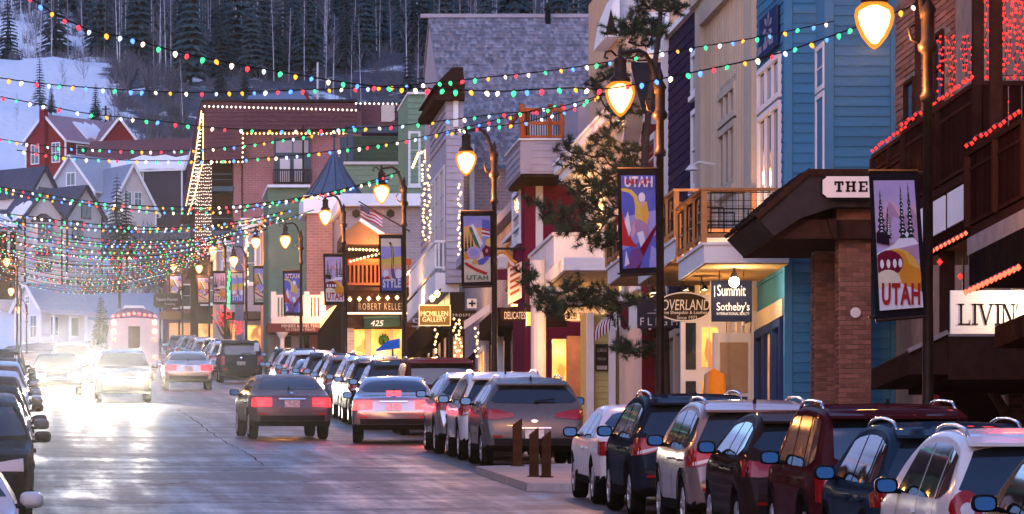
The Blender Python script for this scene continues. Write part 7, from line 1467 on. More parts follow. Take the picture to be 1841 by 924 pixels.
def banner(x0, y0, x1, y1, Y, d, label, skew=(0,0,0,0), dark=0):
    """skew: pixel offsets of the lower left / lower right / upper right corners"""
    c = [P(x0+skew[0], y1+skew[1], Y-.03), P(x1+skew[2], y1+skew[3], Y-.03), P(x1, y0, Y-.03), P(x0, y0, Y-.03)]
    def fn(u, v, dd=0):
        a = c[0].lerp(c[1], u); b = c[3].lerp(c[2], u); p = a.lerp(b, v); p.y -= dd; return tuple(p)
    t = thing('street_banner', label, 'banner', fn(.5, 0), 'posters hanging from the lamp posts'); q = MB(); n = 8; m_ = 14
    for i in range(n):
        for j in range(m_): q.face([fn(i/n,j/m_), fn((i+1)/n,j/m_), fn((i+1)/n,(j+1)/m_), fn(i/n,(j+1)/m_)]); q.face([fn(i/n,j/m_,-.012), fn(i/n,(j+1)/m_,-.012), fn((i+1)/n,(j+1)/m_,-.012), fn((i+1)/n,j/m_,-.012)])
    q.build('cloth', mat('black_cloth', (.012,.010,.014), .7, noise=.2), t)
    L, T = art(d); q = MB(); mats = []; bx, by = .085, .055
    def clip(pl):
        for ax, lim, sg in ((0,0,1),(0,1,-1),(1,0,1),(1,1,-1)):
            o = []
            for i in range(len(pl)):
                a, b = pl[i-1], pl[i]; ia, ib = (a[ax]-lim)*sg >= -1e-9, (b[ax]-lim)*sg >= -1e-9
                if ia != ib: k = (lim-a[ax])/(b[ax]-a[ax]); o.append((a[0]+(b[0]-a[0])*k, a[1]+(b[1]-a[1])*k))
                if ib: o.append(b)
            pl = o
            if not pl: return pl
        return pl
    for i, (col, pl) in enumerate(L):
        pl = clip(pl)
        if len(pl) < 3: continue
        if K[col] not in mats: mats.append(K[col])
        q.face([fn(bx+u*(1-2*bx), by+v*(1-2*by), .004+.0006*i) for u, v in pl], mats.index(K[col]))
    q.build('print', mats, t)
    for i, (s, col, (u0, v0, u1, v1)) in enumerate(T):
        a = Vector(fn(bx+(u0+u1)/2*(1-2*bx), by+(v0+v1)/2*(1-2*by), .062+.004*i)); w_ = (c[1]-c[0]).length*(1-2*bx)*(u1-u0); h_ = (c[3]-c[0]).length*(1-2*by)*(v1-v0); lettering(s, w_, h_, a, K[col], t, depth=.004, bold=.035, spacing=1.12)
    for v, dz in ((1.0, .02), (.0, -.02)):
        q = MB(); a, b = Vector(fn(0, v)), Vector(fn(1, v)); q.tube([a+Vector((0,0,dz)), b+Vector((0,0,dz))], .025 if Y < 120 else .03, 6)
        q.build('rod', M_IRON, t)
    return t
lamps = [(1572,35,76.5,'tall lamp at the top edge above the bear paw poster',(1562,310,1650,570)),(1115,170,102.5,'big street lamp in front of the pine tree',(1110,305,1184,492)),(838,288,145,'street lamp in front of the shingle roofed building',(828,381,886,514)),(686,345,182,'street lamp before the blue conical turret roof',(681,423,724,528)),
         (585,388,224,'street lamp beside the tall brick chimney',(581,457,620,547)),(513,432,262,'street lamp before the pink lit front with lit posts',(508,487,543,566)),(460,435,303,'street lamp before the grey front',(455,479,483,547)),(383,450,341,'street lamp right of the hotel corner pier',(414,488,438,546)),(420,468,322,'low street lamp above the green and red lit bush',(382,488,407,546)),(358,482,402,'street lamp before the brown gabled front',(354,497,376,546)),(312,480,452,'farthest street lamp before the dark shed',(304,494,328,540))]
for gx, gy, Y, lb, bn in lamps: street_lamp(gx, gy, Y, lb, bn)
bl = [('paw','big poster of pines and a bear paw reading UTAH beside the brick piers',(12,4,18,-4)),('skier','large blue poster of a skier with raised arm in front of the cedar balconies',(4,2,2,-2)),('flag','poster with a flag and skier before the shingle roofed building',(2,1,1,-1)),('style','pale yellow poster reading STYLE',(2,0,2,0)),('paw','bear paw poster in front of the tall brick chimney',(2,0,2,0)),('skier','blue skier poster before the white balcony with maroon signband',(2,0,2,0)),('flag','flag poster before the grey front',(1,0,1,0)),('style','small poster with a ski right of the red lit bush',(1,0,1,0)),('paw','small bear paw poster left of the red lit bush',(1,0,1,0)),('flag','small flag poster before the brown gabled front',(1,0,1,0)),('flag','farthest flag poster before the dark shed',(1,0,1,0))]
for (gx, gy, Y, lb, bn), (d, lab, sk) in zip(lamps, bl): banner(*bn, Y, d, lab, sk)
for gx, gy, Y, lb in ((12,470,392,'lamp post on the left pavement with the highest glowing globe'),(20,523,430,'lamp post on the left pavement by the white gabled house'),(32,556,470,'low glowing lamp post beside the white gabled house')): street_lamp(gx, gy, Y, lb)
# ---- coloured bulbs
BC = [glow('bulb_blue', (.06,.22,1.0), 3.2), glow('bulb_green', (.03,.85,.22), 2.6), glow('bulb_red', (1.0,.03,.05), 2.6), glow('bulb_orange', (1.0,.30,.02), 2.8), glow('bulb_white', (1.0,.80,.50), 3.4), glow('bulb_ice', (.45,.68,1.0), 2.6)]
def bulb_mesh(m):
    q = MB(); q.lathe([(.018,.03),(.02,-.004),(.038,-.02),(.047,-.05),(.040,-.085),(.022,-.115),(.006,-.128)], 8, mis=[0,1,1,1,1,1]); return q.mesh('bulb', [M_BLACK, m], smooth=True)
BM = [bulb_mesh(m) for m in BC]
def smooth_path(pts, k=6):
    out = []
    for i in range(len(pts)-1):
        p0 = pts[max(0,i-1)]; p1 = pts[i]; p2 = pts[i+1]; p3 = pts[min(len(pts)-1, i+2)]
        for j in range(k):
            t = j/k; out.append(tuple(.5*((2*p1[a])+(-p0[a]+p2[a])*t+(2*p0[a]-5*p1[a]+4*p2[a]-p3[a])*t*t+(-p0[a]+3*p1[a]-3*p2[a]+p3[a])*t**3) for a in range(len(p1))))
    return out+[pts[-1]]
GRP = 'strings of coloured bulbs across the street'
def strand(label, Y, ctrl, step, joined=False, sc=1.0):
    path = [P(px, py, Y) for px, py in smooth_path(ctrl)]; t = thing('bulb_string', label, 'light string', path[0], GRP); q = MB(); q.tube(path, .012 if Y < 160 else .02, 5); q.build('wire', M_BLACK, t)
    acc = 0; last = path[0]; q = MB(); s = step*Y/F; nxt = s*.6; k = rnd.randrange(6); order = [0,2,1,3,4,2,5,1,3,0,4,1]
    for a, b in zip(path, path[1:]):
        d = (b-a).length; 
        while acc+d > nxt:
            p = a.lerp(b, (nxt-acc)/d); nxt += s*rnd.uniform(.8,1.2); c = order[k % 12] if rnd.random() < .8 else rnd.randrange(6); k += 1
            if not joined: piece('bulb', BM[c], t, p, (sc*rnd.uniform(.62,.8),)*3, (rnd.uniform(-.5,.5), rnd.uniform(-.6,.6), 0))
            else:
                r = .07*sc; beads(q, [p-Vector((0,0,r))], r, c)
        acc += d
    if joined: tag(q.build('bulbs', BC, t), kind='stuff')
    return t
strand('nearest bulb string, sagging from the upper left corner across to the red lit tavern', 88, [(40,-15),(75,10),(115,33),(168,56),(230,68),(307,90),(385,107),(467,123),(545,136),(625,149),(690,156),(757,159),(835,162),(900,164),(960,161),(1030,158),(1085,160),(1150,150),(1205,138),(1265,126),(1340,110),(1395,97),(1450,80),(1530,52),(1600,26),(1680,-5)], 26)
strand('bulb string crossing from the snowy slope up to the flower sign on the blue wall', 110, [(-20,137),(65,149),(155,157),(253,163),(350,166),(455,164),(555,161),(640,158),(705,154),(780,149),(865,140),(945,132),(1025,122),(1100,110),(1165,98),(1250,85),(1340,71),(1430,53),(1500,38)], 25)
strand('bulb string running over the brown hotel band and the redwood rail', 120, [(-10,172),(75,188),(145,202),(230,212),(300,219),(370,228),(435,232),(520,234),(620,231),(690,228),(760,221),(830,213),(900,204),(960,200),(1030,186),(1090,168)], 26)
strand('bulb string passing the hotel window and the turret tip', 135, [(30,270),(80,277),(130,283),(200,287),(270,289),(340,289),(400,288),(470,284),(540,278),(620,268),(690,259),(760,246),(840,228),(920,208),(1000,188)], 19)
strand('bulb string between the big lamp and the cornice of the shop', 128, [(800,240),(860,230),(930,222),(1000,205),(1060,182),(1120,150)], 24)
strand('bulb string from the cream bay house to the turret roof', 160, [(-10,335),(60,346),(130,358),(210,367),(300,372),(400,371),(480,364),(560,352),(640,334),(720,308)], 15)
strand('bulb string just under the one that touches the turret roof', 172, [(-10,340),(80,358),(150,366),(230,376),(320,381),(420,378),(520,362),(620,340),(700,322)], 15)
strand('bulb string passing in front of the bay window of the cream house', 186, [(-10,382),(60,390),(120,398),(180,404),(240,408),(310,409),(380,404),(450,394),(520,378)], 13)
strand('bulb string at the foot of the cream house', 212, [(-10,418),(60,428),(130,436),(200,441),(270,442),(340,438),(410,428),(480,412)], 11)
strand('bulb string right below the foot of the cream house', 222, [(-10,430),(60,440),(130,449),(210,453),(280,452),(350,446),(430,432)], 10)
strand('bulb string low over the street between the cream house and the far lamps', 200, [(-10,396),(100,406),(200,413),(300,414),(400,407),(500,390)], 12)
strand('bulb string below the foot of the cream house, close above the massed far strings', 238, [(-10,446),(100,456),(200,461),(300,459),(400,448)], 10, True, .6)
strand('bulb string high across the red house roof', 150, [(-10,248),(80,262),(160,268),(260,271),(340,270),(430,262),(540,246),(640,226)], 18)
n = 0
for i, Y in enumerate([242, 268, 296]+[322+5.6*k for k in range(27)]):
    zc = road_z(Y)+6.45+rnd.uniform(-.3,.3)-(max(0, Y-330)*.0095); ze = zc+rnd.uniform(1.0,1.7); xa, xb = -2.0, 12.4; ctrl = []
    for k in range(9): u = k/8*2-1; x = xa+(xb-xa)*k/8; z = zc+(ze-zc)*u*u; ctrl.append((VX+F*x/Y, HZ-F*z/Y))
    strand('one of the many far bulb strings massed over the upper street', Y, ctrl, 9.5 if Y > 300 else 11, True, .5)
# ---- bollards on the kerb extension
for px, y0, y1, Y, lb in ((930,752,838,111,'rusty bollard standing apart nearest the grey crossover'),(960,769,858,103.6,'middle rusty bollard with a slanted top'),(982,774,858,103.2,'rusty bollard closest to the white saloon')):
    x = Xof(px, Y); zb = fz(Y)+.003; zt = zb+(y1-y0)*Y/F; w_ = 8*Y/F; t = thing('bollard', lb, 'bollard', (x, Y, zb), 'rusty bollards on the kerb'); q = MB(); q.hexa([(x-w_,Y-.08,zb),(x+w_,Y-.08,zb),(x+w_,Y+.08,zb),(x-w_,Y+.08,zb),(x-w_,Y-.08,zt-.13),(x+w_,Y-.08,zt),(x+w_,Y+.08,zt),(x-w_,Y+.08,zt-.13)]); q.build('post', mat('rusty_steel', (.075,.035,.02), .75, metal=.2, noise=.35, scale=6), t); q = MB(); q.box(x-w_*1.5, x+w_*1.5, Y-.14, Y+.14, zb-.001, zb+.015); q.build('base_plate', M_IRON, t)
# ---- trolley bus
def bus():
    Y = 272.0; x = 5.35; z = road_z(Y)+.01; L, W, H = 8.5, 2.35, 3.0; t = thing('trolley_bus', 'white trolley bus seen from behind with red marker lamps round its roof', 'bus', (x, Y+L/2, z)); q = MB()
    pr = [(-W/2+.06,.45),(W/2-.06,.45),(W/2,.8),(W/2,2.7),(W/2-.14,2.95),(.0,3.02),(-W/2+.14,2.95),(-W/2,2.7),(-W/2,.8)]; q.prism([(x+u, z+v) for u, v in pr], lambda u, v, d: (u, d, v), Y, Y+L); q.build('body', mat('bus_white', (.62,.58,.60), .35, noise=.06, coat=.6), t, fix=True)
    q = MB(); q.prism([(x-W/2+.12,z+2.98),(x+W/2-.12,z+2.98),(x+W/2-.3,z+3.3),(x+.4,z+3.48),(x-.4,z+3.48),(x-W/2+.3,z+3.3)], lambda u, v, d: (u, d, v), Y+.1, Y+L-.4); q.build('roof', mat('bus_roof', (.10,.10,.22), .4), t, fix=True); q = MB(); q.prism([(x-.55,z+3.46),(x+.55,z+3.46),(x+.45,z+3.62),(x-.45,z+3.62)], lambda u, v, d: (u, d, v), Y+.3, Y+L-1); q.build('roof_vent', M_SNOW, t, fix=True)
    q = MB(); q.box(x-.28, x+.28, Y-.03, Y-.002, z+1.55, z+2.6); q.build('rear_window', mat('bus_window', (.07,.03,.025), .2), t); q = MB(); q.box(x-.3, x+.3, Y-.04, Y-.002, z+1.05, z+1.35); q.build('licence_plate', M_REDWOOD, t); q = MB(); q.box(x-W/2+.05, x+W/2-.05, Y-.18, Y-.002, z+.42, z+.66); q.build('bumper', M_TRIM, t)
    for k in range(9):
        u = -1.0+k*.25; q = MB(); q.lathe([(.03,0),(.075,-.04),(.03,-.07)], 8, (x+u, Y+.08, z+3.08+.14*(1-abs(u))), axis='Y'); q.build('marker_lamp', glow('marker_red', (1,.08,.06), 6), t)
    for s in (-1, 1):
        for v, m in ((2.35,glow('marker_amber',(1,.35,.15),6)),(1.95,glow('marker_red',(1,.08,.06),6)),(1.1,glow('marker_red',(1,.08,.06),6)),(2.78,glow('marker_amber',(1,.35,.15),6))): q = MB(); q.lathe([(.05,0),(.12,-.04),(.05,-.08)], 10, (x+s*.98, Y-.003, z+v), axis='Y'); q.build('tail_light', m, t)
        q = MB(); q.lathe([(.2,-.12),(.44,-.12),(.46,-.05),(.46,.1),(.2,.12)], 18, (x+s*(W/2-.2), Y+1.8, z+.46), axis='X'); q.build('wheel', M_TYRE, t)
    point_lamp('tail_glow', t, (x, Y-.8, z+2.9), 1.5, (1,.15,.08), .2)
bus()
# ---- red and green lit bush, far signs, poles
t = thing('lit_shrub', 'small shrub wound with red lights beside a green lit pole', 'shrub', P(415, 622, 345)); q = MB()
for k in range(60): a = P(402+rnd.gauss(0,9), 580+rnd.gauss(0,11), 345+rnd.uniform(-.4,.4)); q.tube([P(415,625,345), a], .015, 3, cap=False)
q.build('branches', M_DARKWOOD, t); q = MB(); beads(q, [P(400+rnd.gauss(0,8), 568+rnd.gauss(0,10), 345+rnd.uniform(-.4,.2)) for _ in range(70)]+[P(428+rnd.gauss(0,6), 590+rnd.gauss(0,7), 345) for _ in range(50)], .05); tag(q.build('bulbs', RED, t), kind='stuff')
light_string('green lights wound up the pole over the red lit shrub', [[P(411+rnd.uniform(-2,2), y, 345) for y in range(488, 556, 2)]], BC[1], .06)
t = thing('hanging_board', 'dark rounded sign board with pale lettering at the end of the street', 'sign', P(302, 555, 450)); q = MB(); q.prism([P(276+dx, 553-dy, 450).xz[:] for dx, dy in ((4,0),(46,0),(50,4),(50,22),(46,26),(4,26),(0,22),(0,4))], lambda u, v, d: (u, 450-d, v), -.2, 0); q.build('board', M_SIGNBRN, t, fix=True); lettering('Treasure Mountain', 1.7, .25, P(300,538,449.98), M_LAV, t); lettering('Trading', .9, .2, P(305,547,449.98), M_LAV, t); q = MB(); q.box(Xof(286,450), Xof(326,450), 450, 450.2, Zof(574,450), Zof(560,450)); q.build('lower_board', mat('ochre_board', (.22,.11,.04), .6), t); q = MB(); q.bar(P(288,640,450.3), P(288,520,450.3), .15, .15); q.bar(P(322,640,450.3), P(322,520,450.3), .15, .15); q.build('post', M_DARKWOOD, t)
for px, y0, y1, Y, lb in ((571,112,196,700,'tall pale utility pole on the slope above the hotel'),(545,225,470,330,'thin dark flagpole before the hotel window'),(215,440,560,560,'dark utility pole above the long blue grey roof'),(190,190,300,760,'slim pole behind the red house')):
    t = thing('utility_pole', lb, 'pole', P(px, y1, Y)); q = MB(); q.tube([P(px,y1+8,Y), P(px,y0,Y)], .14 if Y > 500 else .06, 6); q.build('pole', M_LAV if Y == 700 else M_DARKWOOD, t)
    if Y > 500: q = MB(); q.bar(P(px-7,y0+6,Y), P(px+7,y0+6,Y), .15, .15); q.build('crossarm', M_DARKWOOD, t)
t = thing('parking_sign', 'small white parking sign on a thin post before the turret building', 'sign', P(461, 660, 250)); q = MB(); q.box(Xof(457,250), Xof(466,250), 250, 250.04, Zof(631,250), Zof(616,250)); q.build('board', M_WHITE, t); q = MB(); q.tube([P(461,672,250.06), P(461,616,250.06)], .03, 6); q.build('post', M_IRON, t)
# ------------------------------------------------------------------ houses below the hillside
M_NAVYROOF = mat('slate_blue_roof', (.045,.06,.11), .6, noise=.25, scale=1.5); M_REDH = mat('barn_red', (.20,.022,.03), .65, noise=.12); M_ROSEROOF = mat('rose_roof', (.30,.20,.24), .7, noise=.15); M_CREAMH = mat('cream_siding', (.55,.50,.48), .65, noise=.08, scale=.5); M_GREYROOF = mat('pale_metal_roof', (.36,.40,.46), .5, noise=.1); M_BLUEW = mat('pale_blue_siding', (.33,.37,.44), .65, noise=.08); M_DNAVY = mat('dark_slate_wall', (.05,.045,.07), .7, noise=.15)
M_BLUEROOF = mat('blue_grey_roof', (.20,.25,.34), .55, noise=.12)
def house(label, px, py, Y, w, d, h, rise, yaw, wall, roof, trim=M_WHITE, wins=(), side=(), snow=None, chim=None, name='house', over=.4, porch=None):
    """gable front centred at photo point (px,py) on its ground line; local gable faces -y, ridge along +y"""
    o = P(px, py, Y); t = thing(name, label, 'house', o); ca, sa = math.cos(R(yaw)), math.sin(R(yaw)); t.rotation_euler = (0,0,R(yaw)); ORIG[t.name] = (0,0,0)
    q = MB(); q.box(-w/2, w/2, 0, d, -4, h); q.prism([(-w/2,h),(w/2,h),(0,h+rise)], lambda u, v, dd: (u, dd, v), 0, d); q.build('wall', wall, t, fix=True)
    q = MB(); th = .16; sl = rise/(w/2)
    for s in (-1, 1):
        a = (s*(w/2+over), h-over*sl); q.hexa([(a[0],-over,a[1]),(0,-over,h+rise),(0,d+over,h+rise),(a[0],d+over,a[1]),(a[0],-over,a[1]+th),(0,-over,h+rise+th),(0,d+over,h+rise+th),(a[0],d+over,a[1]+th)])
    ro = q.build('roof', roof, t, fix=True)
    q = MB(); zz = [0]
    for s in (-1, 1): q.bar((s*(w/2+over), -over-.02, h-over*sl+.06), (0, -over-.02, h+rise+.06), .14, .28)
    q.box(w/2+over-.02, w/2+over+.05, -over, d+over, h-over*sl-.1, h-over*sl+.12); q.box(-w/2-over-.05, -w/2-over+.02, -over, d+over, h-over*sl-.1, h-over*sl+.12); q.build('bargeboard', trim, t)
    q = MB()
    for x in (-w/2, w/2): q.box(x-.09, x+.09, -.05, .12, -2, h-.05)
    q.build('corner_board', trim, t)
    def win(face, u, v, ww, hh):
        q = MB(); g = MB(); f = .13
        for (m_, e, dd) in ((q, f, .06), (g, 0, .075)):
            if face == 'g': m_.box(u-ww/2-e, u+ww/2+e, -dd, -.004, v-e, v+hh+e)
            else: sx = 1 if face == 'r' else -1; m_.box(sx*(w/2+.004), sx*(w/2+dd), u-ww/2-e, u+ww/2+e, v-e, v+hh+e)
        if face == 'g': q.box(u-.03, u+.03, -.09, -.0755, v, v+hh); q.box(u-ww/2, u-.03, -.09, -.0755, v+hh*.5-.03, v+hh*.5+.03); q.box(u+.03, u+ww/2, -.09, -.0755, v+hh*.5-.03, v+hh*.5+.03)
        f_ = q.build('window', trim, t); g.build('pane', M_GLASSB, f_)
    for a in wins: win('g', *a)
    for a in side: win(*a)
    if snow:
        s, y0, y1, t0, t1 = snow; q = MB(); n = 9; lo = []; hi = []
        for i in range(n+1):
            yy = y0+(y1-y0)*i/n
            for tt, lst in ((t0+rnd.uniform(-.06,.06), lo), (t1+rnd.uniform(-.08,.08), hi)): lst.append((s*(w/2+over)*(1-tt), yy, h-over*sl+(rise+over*sl)*tt+th))
        for i in range(n): a, b, c, e = lo[i], lo[i+1], hi[i+1], hi[i]; up = .16; q.hexa([a,b,c,e]+[(p[0],p[1],p[2]+up) for p in (a,b,c,e)])
        q.build('snow', M_SNOW, ro, fix=True)
    if chim: x, y, zt = chim; q = MB(); q.box(x-.4, x+.4, y-.35, y+.35, 0 if y < .5 else h, zt); q.build('chimney', wall if y < .5 else M_BRICK, t)
    return t
# red house with a chimney on its gable and a cross gable
h = house('red house with white trim and a rose roof below the snowy slope', 82, 335, 690, 6.4, 10.5, 5.6, 3.0, -42, M_REDH, M_ROSEROOF, wins=((-1.7,2.9,1.1,2.2),(1.7,2.9,1.1,2.2)), side=(('r',3.4,3.9,2.6,1.0),('r',8.4,2.4,1.2,1.8)), snow=(1,4.0,8.2,.15,.75), chim=(0,-.36,9.3))
h2 = house('red cross gable wing at the right end of the red house', 213, 332, 688, 4.2, 6, 5.4, 2.6, 12, M_REDH, M_ROSEROOF, wins=((-.5,2.4,1.0,2.4),(1.2,2.6,.9,1.8)), name='house_wing')
# merge the wing into the red house: it is one building
for c in list(h2.children):
    mw = Matrix.Translation(P(213,332,688)) @ Matrix.Rotation(R(12),4,'Z'); c.parent = h; c.matrix_parent_inverse = (Matrix.Translation(P(82,335,690)) @ Matrix.Rotation(R(-42),4,'Z')).inverted() @ mw
bpy.data.objects.remove(h2)
house('pale blue house with a pale metal roof in front of the red house', 128, 392, 660, 7.2, 11, 3.2, 4.0, -42, M_BLUEW, M_GREYROOF, wins=((0,2.4,1.2,2.8),), side=(('r',4,.5,1.2,1.5),))
house('white steep gabled house with a blue roof right of the metal roofed house', 238, 418, 655, 6.0, 7, 2.6, 5.2, 25, M_CREAMH, M_BLUEROOF, wins=((-.6,3.2,.8,1.4),(.7,3.2,.8,1.4)))
house('dark slate house with snow hanging on its brown roof', 345, 398, 665, 8, 12, 6.0, 3.6, 72, M_DNAVY, M_HBROWN, side=(('l',5.5,4.0,1.4,1.9),), snow=(-1,-.3,12.2,.02,.36))
house('navy roofed house with a white gable and boarded window', 78, 388, 625, 4.6, 9, 2.4, 2.9, 48, M_CREAMH, M_NAVYROOF, trim=M_DNAVY, wins=((.1,.4,1.5,2.6),))
house('white house with a navy roof and small dark windows', 152, 458, 600, 5.2, 8, 4.2, 3.0, 45, M_CREAMH, M_NAVYROOF, trim=M_DNAVY, wins=((.2,3.9,1.2,1.4),(-1.1,1.6,1.4,1.8)), side=(('l',4,2,1.2,1.4),))
h = house('cream house with a projecting bay window and a snowy porch roof', 78, 482, 575, 3.9, 9, 5.2, 2.5, 18, M_CREAMH, M_NAVYROOF, trim=M_DNAVY, snow=(-1,.5,6,.05,.6))
q = MB(); q.prism([(-1.15,-.0),(-.85,-.6),(.85,-.6),(1.15,0)], lambda u, v, d: (u, v-.004, d), 2.0, 4.6); b = q.build('bay_window', M_CREAMH, h, fix=True)
q = MB(); q.prism([(-1.35,0),(-1.0,-.8),(1.0,-.8),(1.35,0)], lambda u, v, d: (u, v-.004, d), 4.603, 4.8); q.hexa([(-1.35,-.0,4.803),(-1.0,-.8,4.803),(1.0,-.8,4.803),(1.35,0,4.803),(-.3,0,5.5),(-.25,-.1,5.5),(.25,-.1,5.5),(.3,0,5.5)]); q.build('bay_roof', M_DNAVY, b, fix=True)
for u0, u1 in ((-.78,-.05),(.05,.78)): q = MB(); q.box(u0, u1, -.64, -.608, 2.5, 4.45); q.build('pane', M_GLASSB, b)
q = MB(); q.box(-.85,.85,-.75,-.008,1.2,1.6); q.build('planter_shelf', M_DNAVY, h)
for u0, u1 in ((-.9,-.1),(.1,.9)): q = MB(); q.box(u0, u1, -.05, -.004, -.4, .5); q.build('cellar_window', M_GLASS, h)
q = MB(); q.hexa([(-5.5,1.0,3.9),(-2.0,1.0,3.9),(-2.0,6,6.2),(-5.5,6,6.2),(-5.5,1.0,4.1),(-2.0,1.0,4.1),(-2.0,6,6.4),(-5.5,6,6.4)]); p_ = q.build('porch_roof', M_NAVYROOF, h, fix=True); q = MB(); q.hexa([(-5.4,1.2,4.15),(-2.3,1.2,4.15),(-2.6,4.2,5.6),(-5.4,4.2,5.6),(-5.4,1.2,4.4),(-2.4,1.2,4.35),(-2.8,4.2,5.85),(-5.4,4.2,5.9)]); q.build('snow', M_SNOW, p_, fix=True)
q = MB(); q.box(-5.5,-2.0,1.0,1.15,.2,.9); q.build('porch_wall', M_REDWOOD, h); q = MB(); q.box(-5.5,-1.97,3,3.2,-3,3.9); q.build('porch_back', M_DARKWOOD, h); q = MB(); q.box(-5.4,-5.2,1.1,1.3,.9,3.9); q.build('post', M_CREAMH, h); q = MB(); q.box(-3.4,-3.2,1.1,1.3,.9,3.9); q.build('post', M_CREAMH, h)
# white house and long roofs at the end of the street
h = house('white clapboard house with a porch at the end of the street', 50, 618, 545, 4.2, 5.6, 3.4, 2.3, -55, mat('white_clapboard', (.62,.62,.64), .6, noise=.06), M_BLUEROOF, wins=((1.0,.6,.9,2.0),(0,3.9,.5,.6)), side=(('r',1.6,.8,.8,1.7),('r',4.0,.8,.8,1.7)))
q = MB(); q.hexa([(2.3,-.2,3.05),(4.4,-.2,2.5),(4.4,6,2.5),(2.3,6,3.05),(2.3,-.2,3.2),(4.4,-.2,2.62),(4.4,6,2.62),(2.3,6,3.2)]); q.build('porch_roof', M_GREYLAV, h, fix=True)
pm = MB(); pm.box(-.09,.09,-.09,.09,0,1); me = pm.mesh('porch_post', M_WHITE)
for k in range(4): o = bpy.data.objects.new('porch_post', me); COL.objects.link(o); o.parent = h; o.location = (4.2, .1+k*1.85, -.5); o.scale = (1,1,3.0)
q = MB(); q.hexa([P(95,575,556),P(300,575,556),P(300,530,566),P(120,530,566),P(95,572,556),P(300,572,556),P(300,527,566),P(120,527,566)]); t = thing('long_shed', 'long shed with a plain blue grey roof behind the white house', 'building', P(200,620,560)); q.build('roof', M_BLUEROOF, t, fix=True); q = MB(); q.box(Xof(95,556.3), Xof(300,556.3), 556.3, 570, Zof(640,556), Zof(575,556)); q.build('wall', M_LAV, t); q = MB(); q.box(Xof(122,555), Xof(134,555), 554.5, 556, Zof(572,555), Zof(548,555)); q.build('chimney', M_GREYLAV, t)
t = thing('trestle_fence', 'rusty timber trestle fence above the long blue grey roof', 'fence', P(150,540,585))
for k in range(4): q = MB(); q.bar(P(88,510+k*8,585), P(215,524+k*5,585), .2, .28); q.build('rail', M_REDWOOD, t)
for k in range(5): px = 92+k*30; q = MB(); q.bar(P(px,552,585.2), P(px,500+k*3.4,585.2), .3, .3); q.build('post', M_REDWOOD, t)
t = thing('blue_roofed_house', 'blue metal roof peeping over the top of the hotel', 'house', P(505,230,640)); q = MB(); q.hexa([P(438,192,640),P(560,192,640),P(548,166,650),P(448,174,650),P(438,189,640),P(560,189,640),P(548,163,650),P(448,171,650)]); q.build('roof', M_BLUEROOF, t, fix=True); q = MB(); q.box(Xof(444,641), Xof(556,641), 641, 650, Zof(260,641), Zof(191,641)); q.build('wall', M_CREAMH, t); q = MB(); q.bar(P(546,164,639.5), P(562,190,639.5), .3, .3); q.build('bargeboard', M_REDH, t)
# ------------------------------------------------------------------ trees
def leafmat(name, a, b, scale=3):
    m = mat(name, a, .8, noise=.45, scale=scale, spec=.2); return m
M_NEEDLE = leafmat('spruce_needles', (.020,.048,.056), 0); M_BARK = mat('conifer_bark', (.06,.045,.04), .9, noise=.3); M_ASPEN = mat('aspen_bark', (.42,.44,.50), .8, noise=.3, scale=2); M_TWIG = mat('bare_twigs', (.12,.125,.16), .9, noise=.3, spec=.1); M_NEEDLE2 = leafmat('spruce_needles_grey', (.034,.066,.075), 0)
def conifer_meshes(seed, h, w):
    r = random.Random(seed); q = MB(); nl = 20
    for i in range(nl):
        t = i/nl; z = h*(.10+.88*t); rad = w*(1-t)**.85*(.8+.4*r.random())+.12; nb = max(5, int(12*(1-t)+5))
        for k in range(nb):
            a = 2*math.pi*(k+r.random()*.9)/nb; L = rad*r.uniform(.6,1.12); dr = L*r.uniform(.25,.5); dx, dy = math.cos(a), math.sin(a); px, py = -dy, dx; wd = L*r.uniform(.16,.26)
            p0 = (dx*.05, dy*.05, z); 
            for s0, s1 in ((.15,.6),(.5,1.0)):
                f = lambda s: (dx*L*s, dy*L*s, z-dr*s*s+.1*L*s)
                A, B = f(s0), f(s1); w0, w1 = wd*(1.1-s0*.6), wd*(1-s1)*.8+.03; sg = r.uniform(-.12,.12)
                q.face([(A[0]-px*w0, A[1]-py*w0, A[2]-w0*.5), (A[0], A[1], A[2]+.03), (B[0], B[1], B[2]), (B[0]-px*w1, B[1]-py*w1, B[2]-w1*.6-.05)]); q.face([(A[0], A[1], A[2]+.03), (A[0]+px*w0, A[1]+py*w0, A[2]-w0*.5), (B[0]+px*w1, B[1]+py*w1, B[2]-w1*.6-.05), (B[0], B[1], B[2])])
                for e in range(2):
                    s = r.uniform(s0, s1); C = f(s); ww = wd*.7; sd = 1 if e else -1; q.face([C, (C[0]+sd*px*ww+dx*.15, C[1]+sd*py*ww+dy*.15, C[2]-ww*.7-.1), (C[0]+dx*.22, C[1]+dy*.22, C[2]-.06)])
    T = MB(); T.tube([(0,0,-1.0),(0,0,h*.5),(0,0,h)], [w*.09,w*.06,.02], 6); return T, q
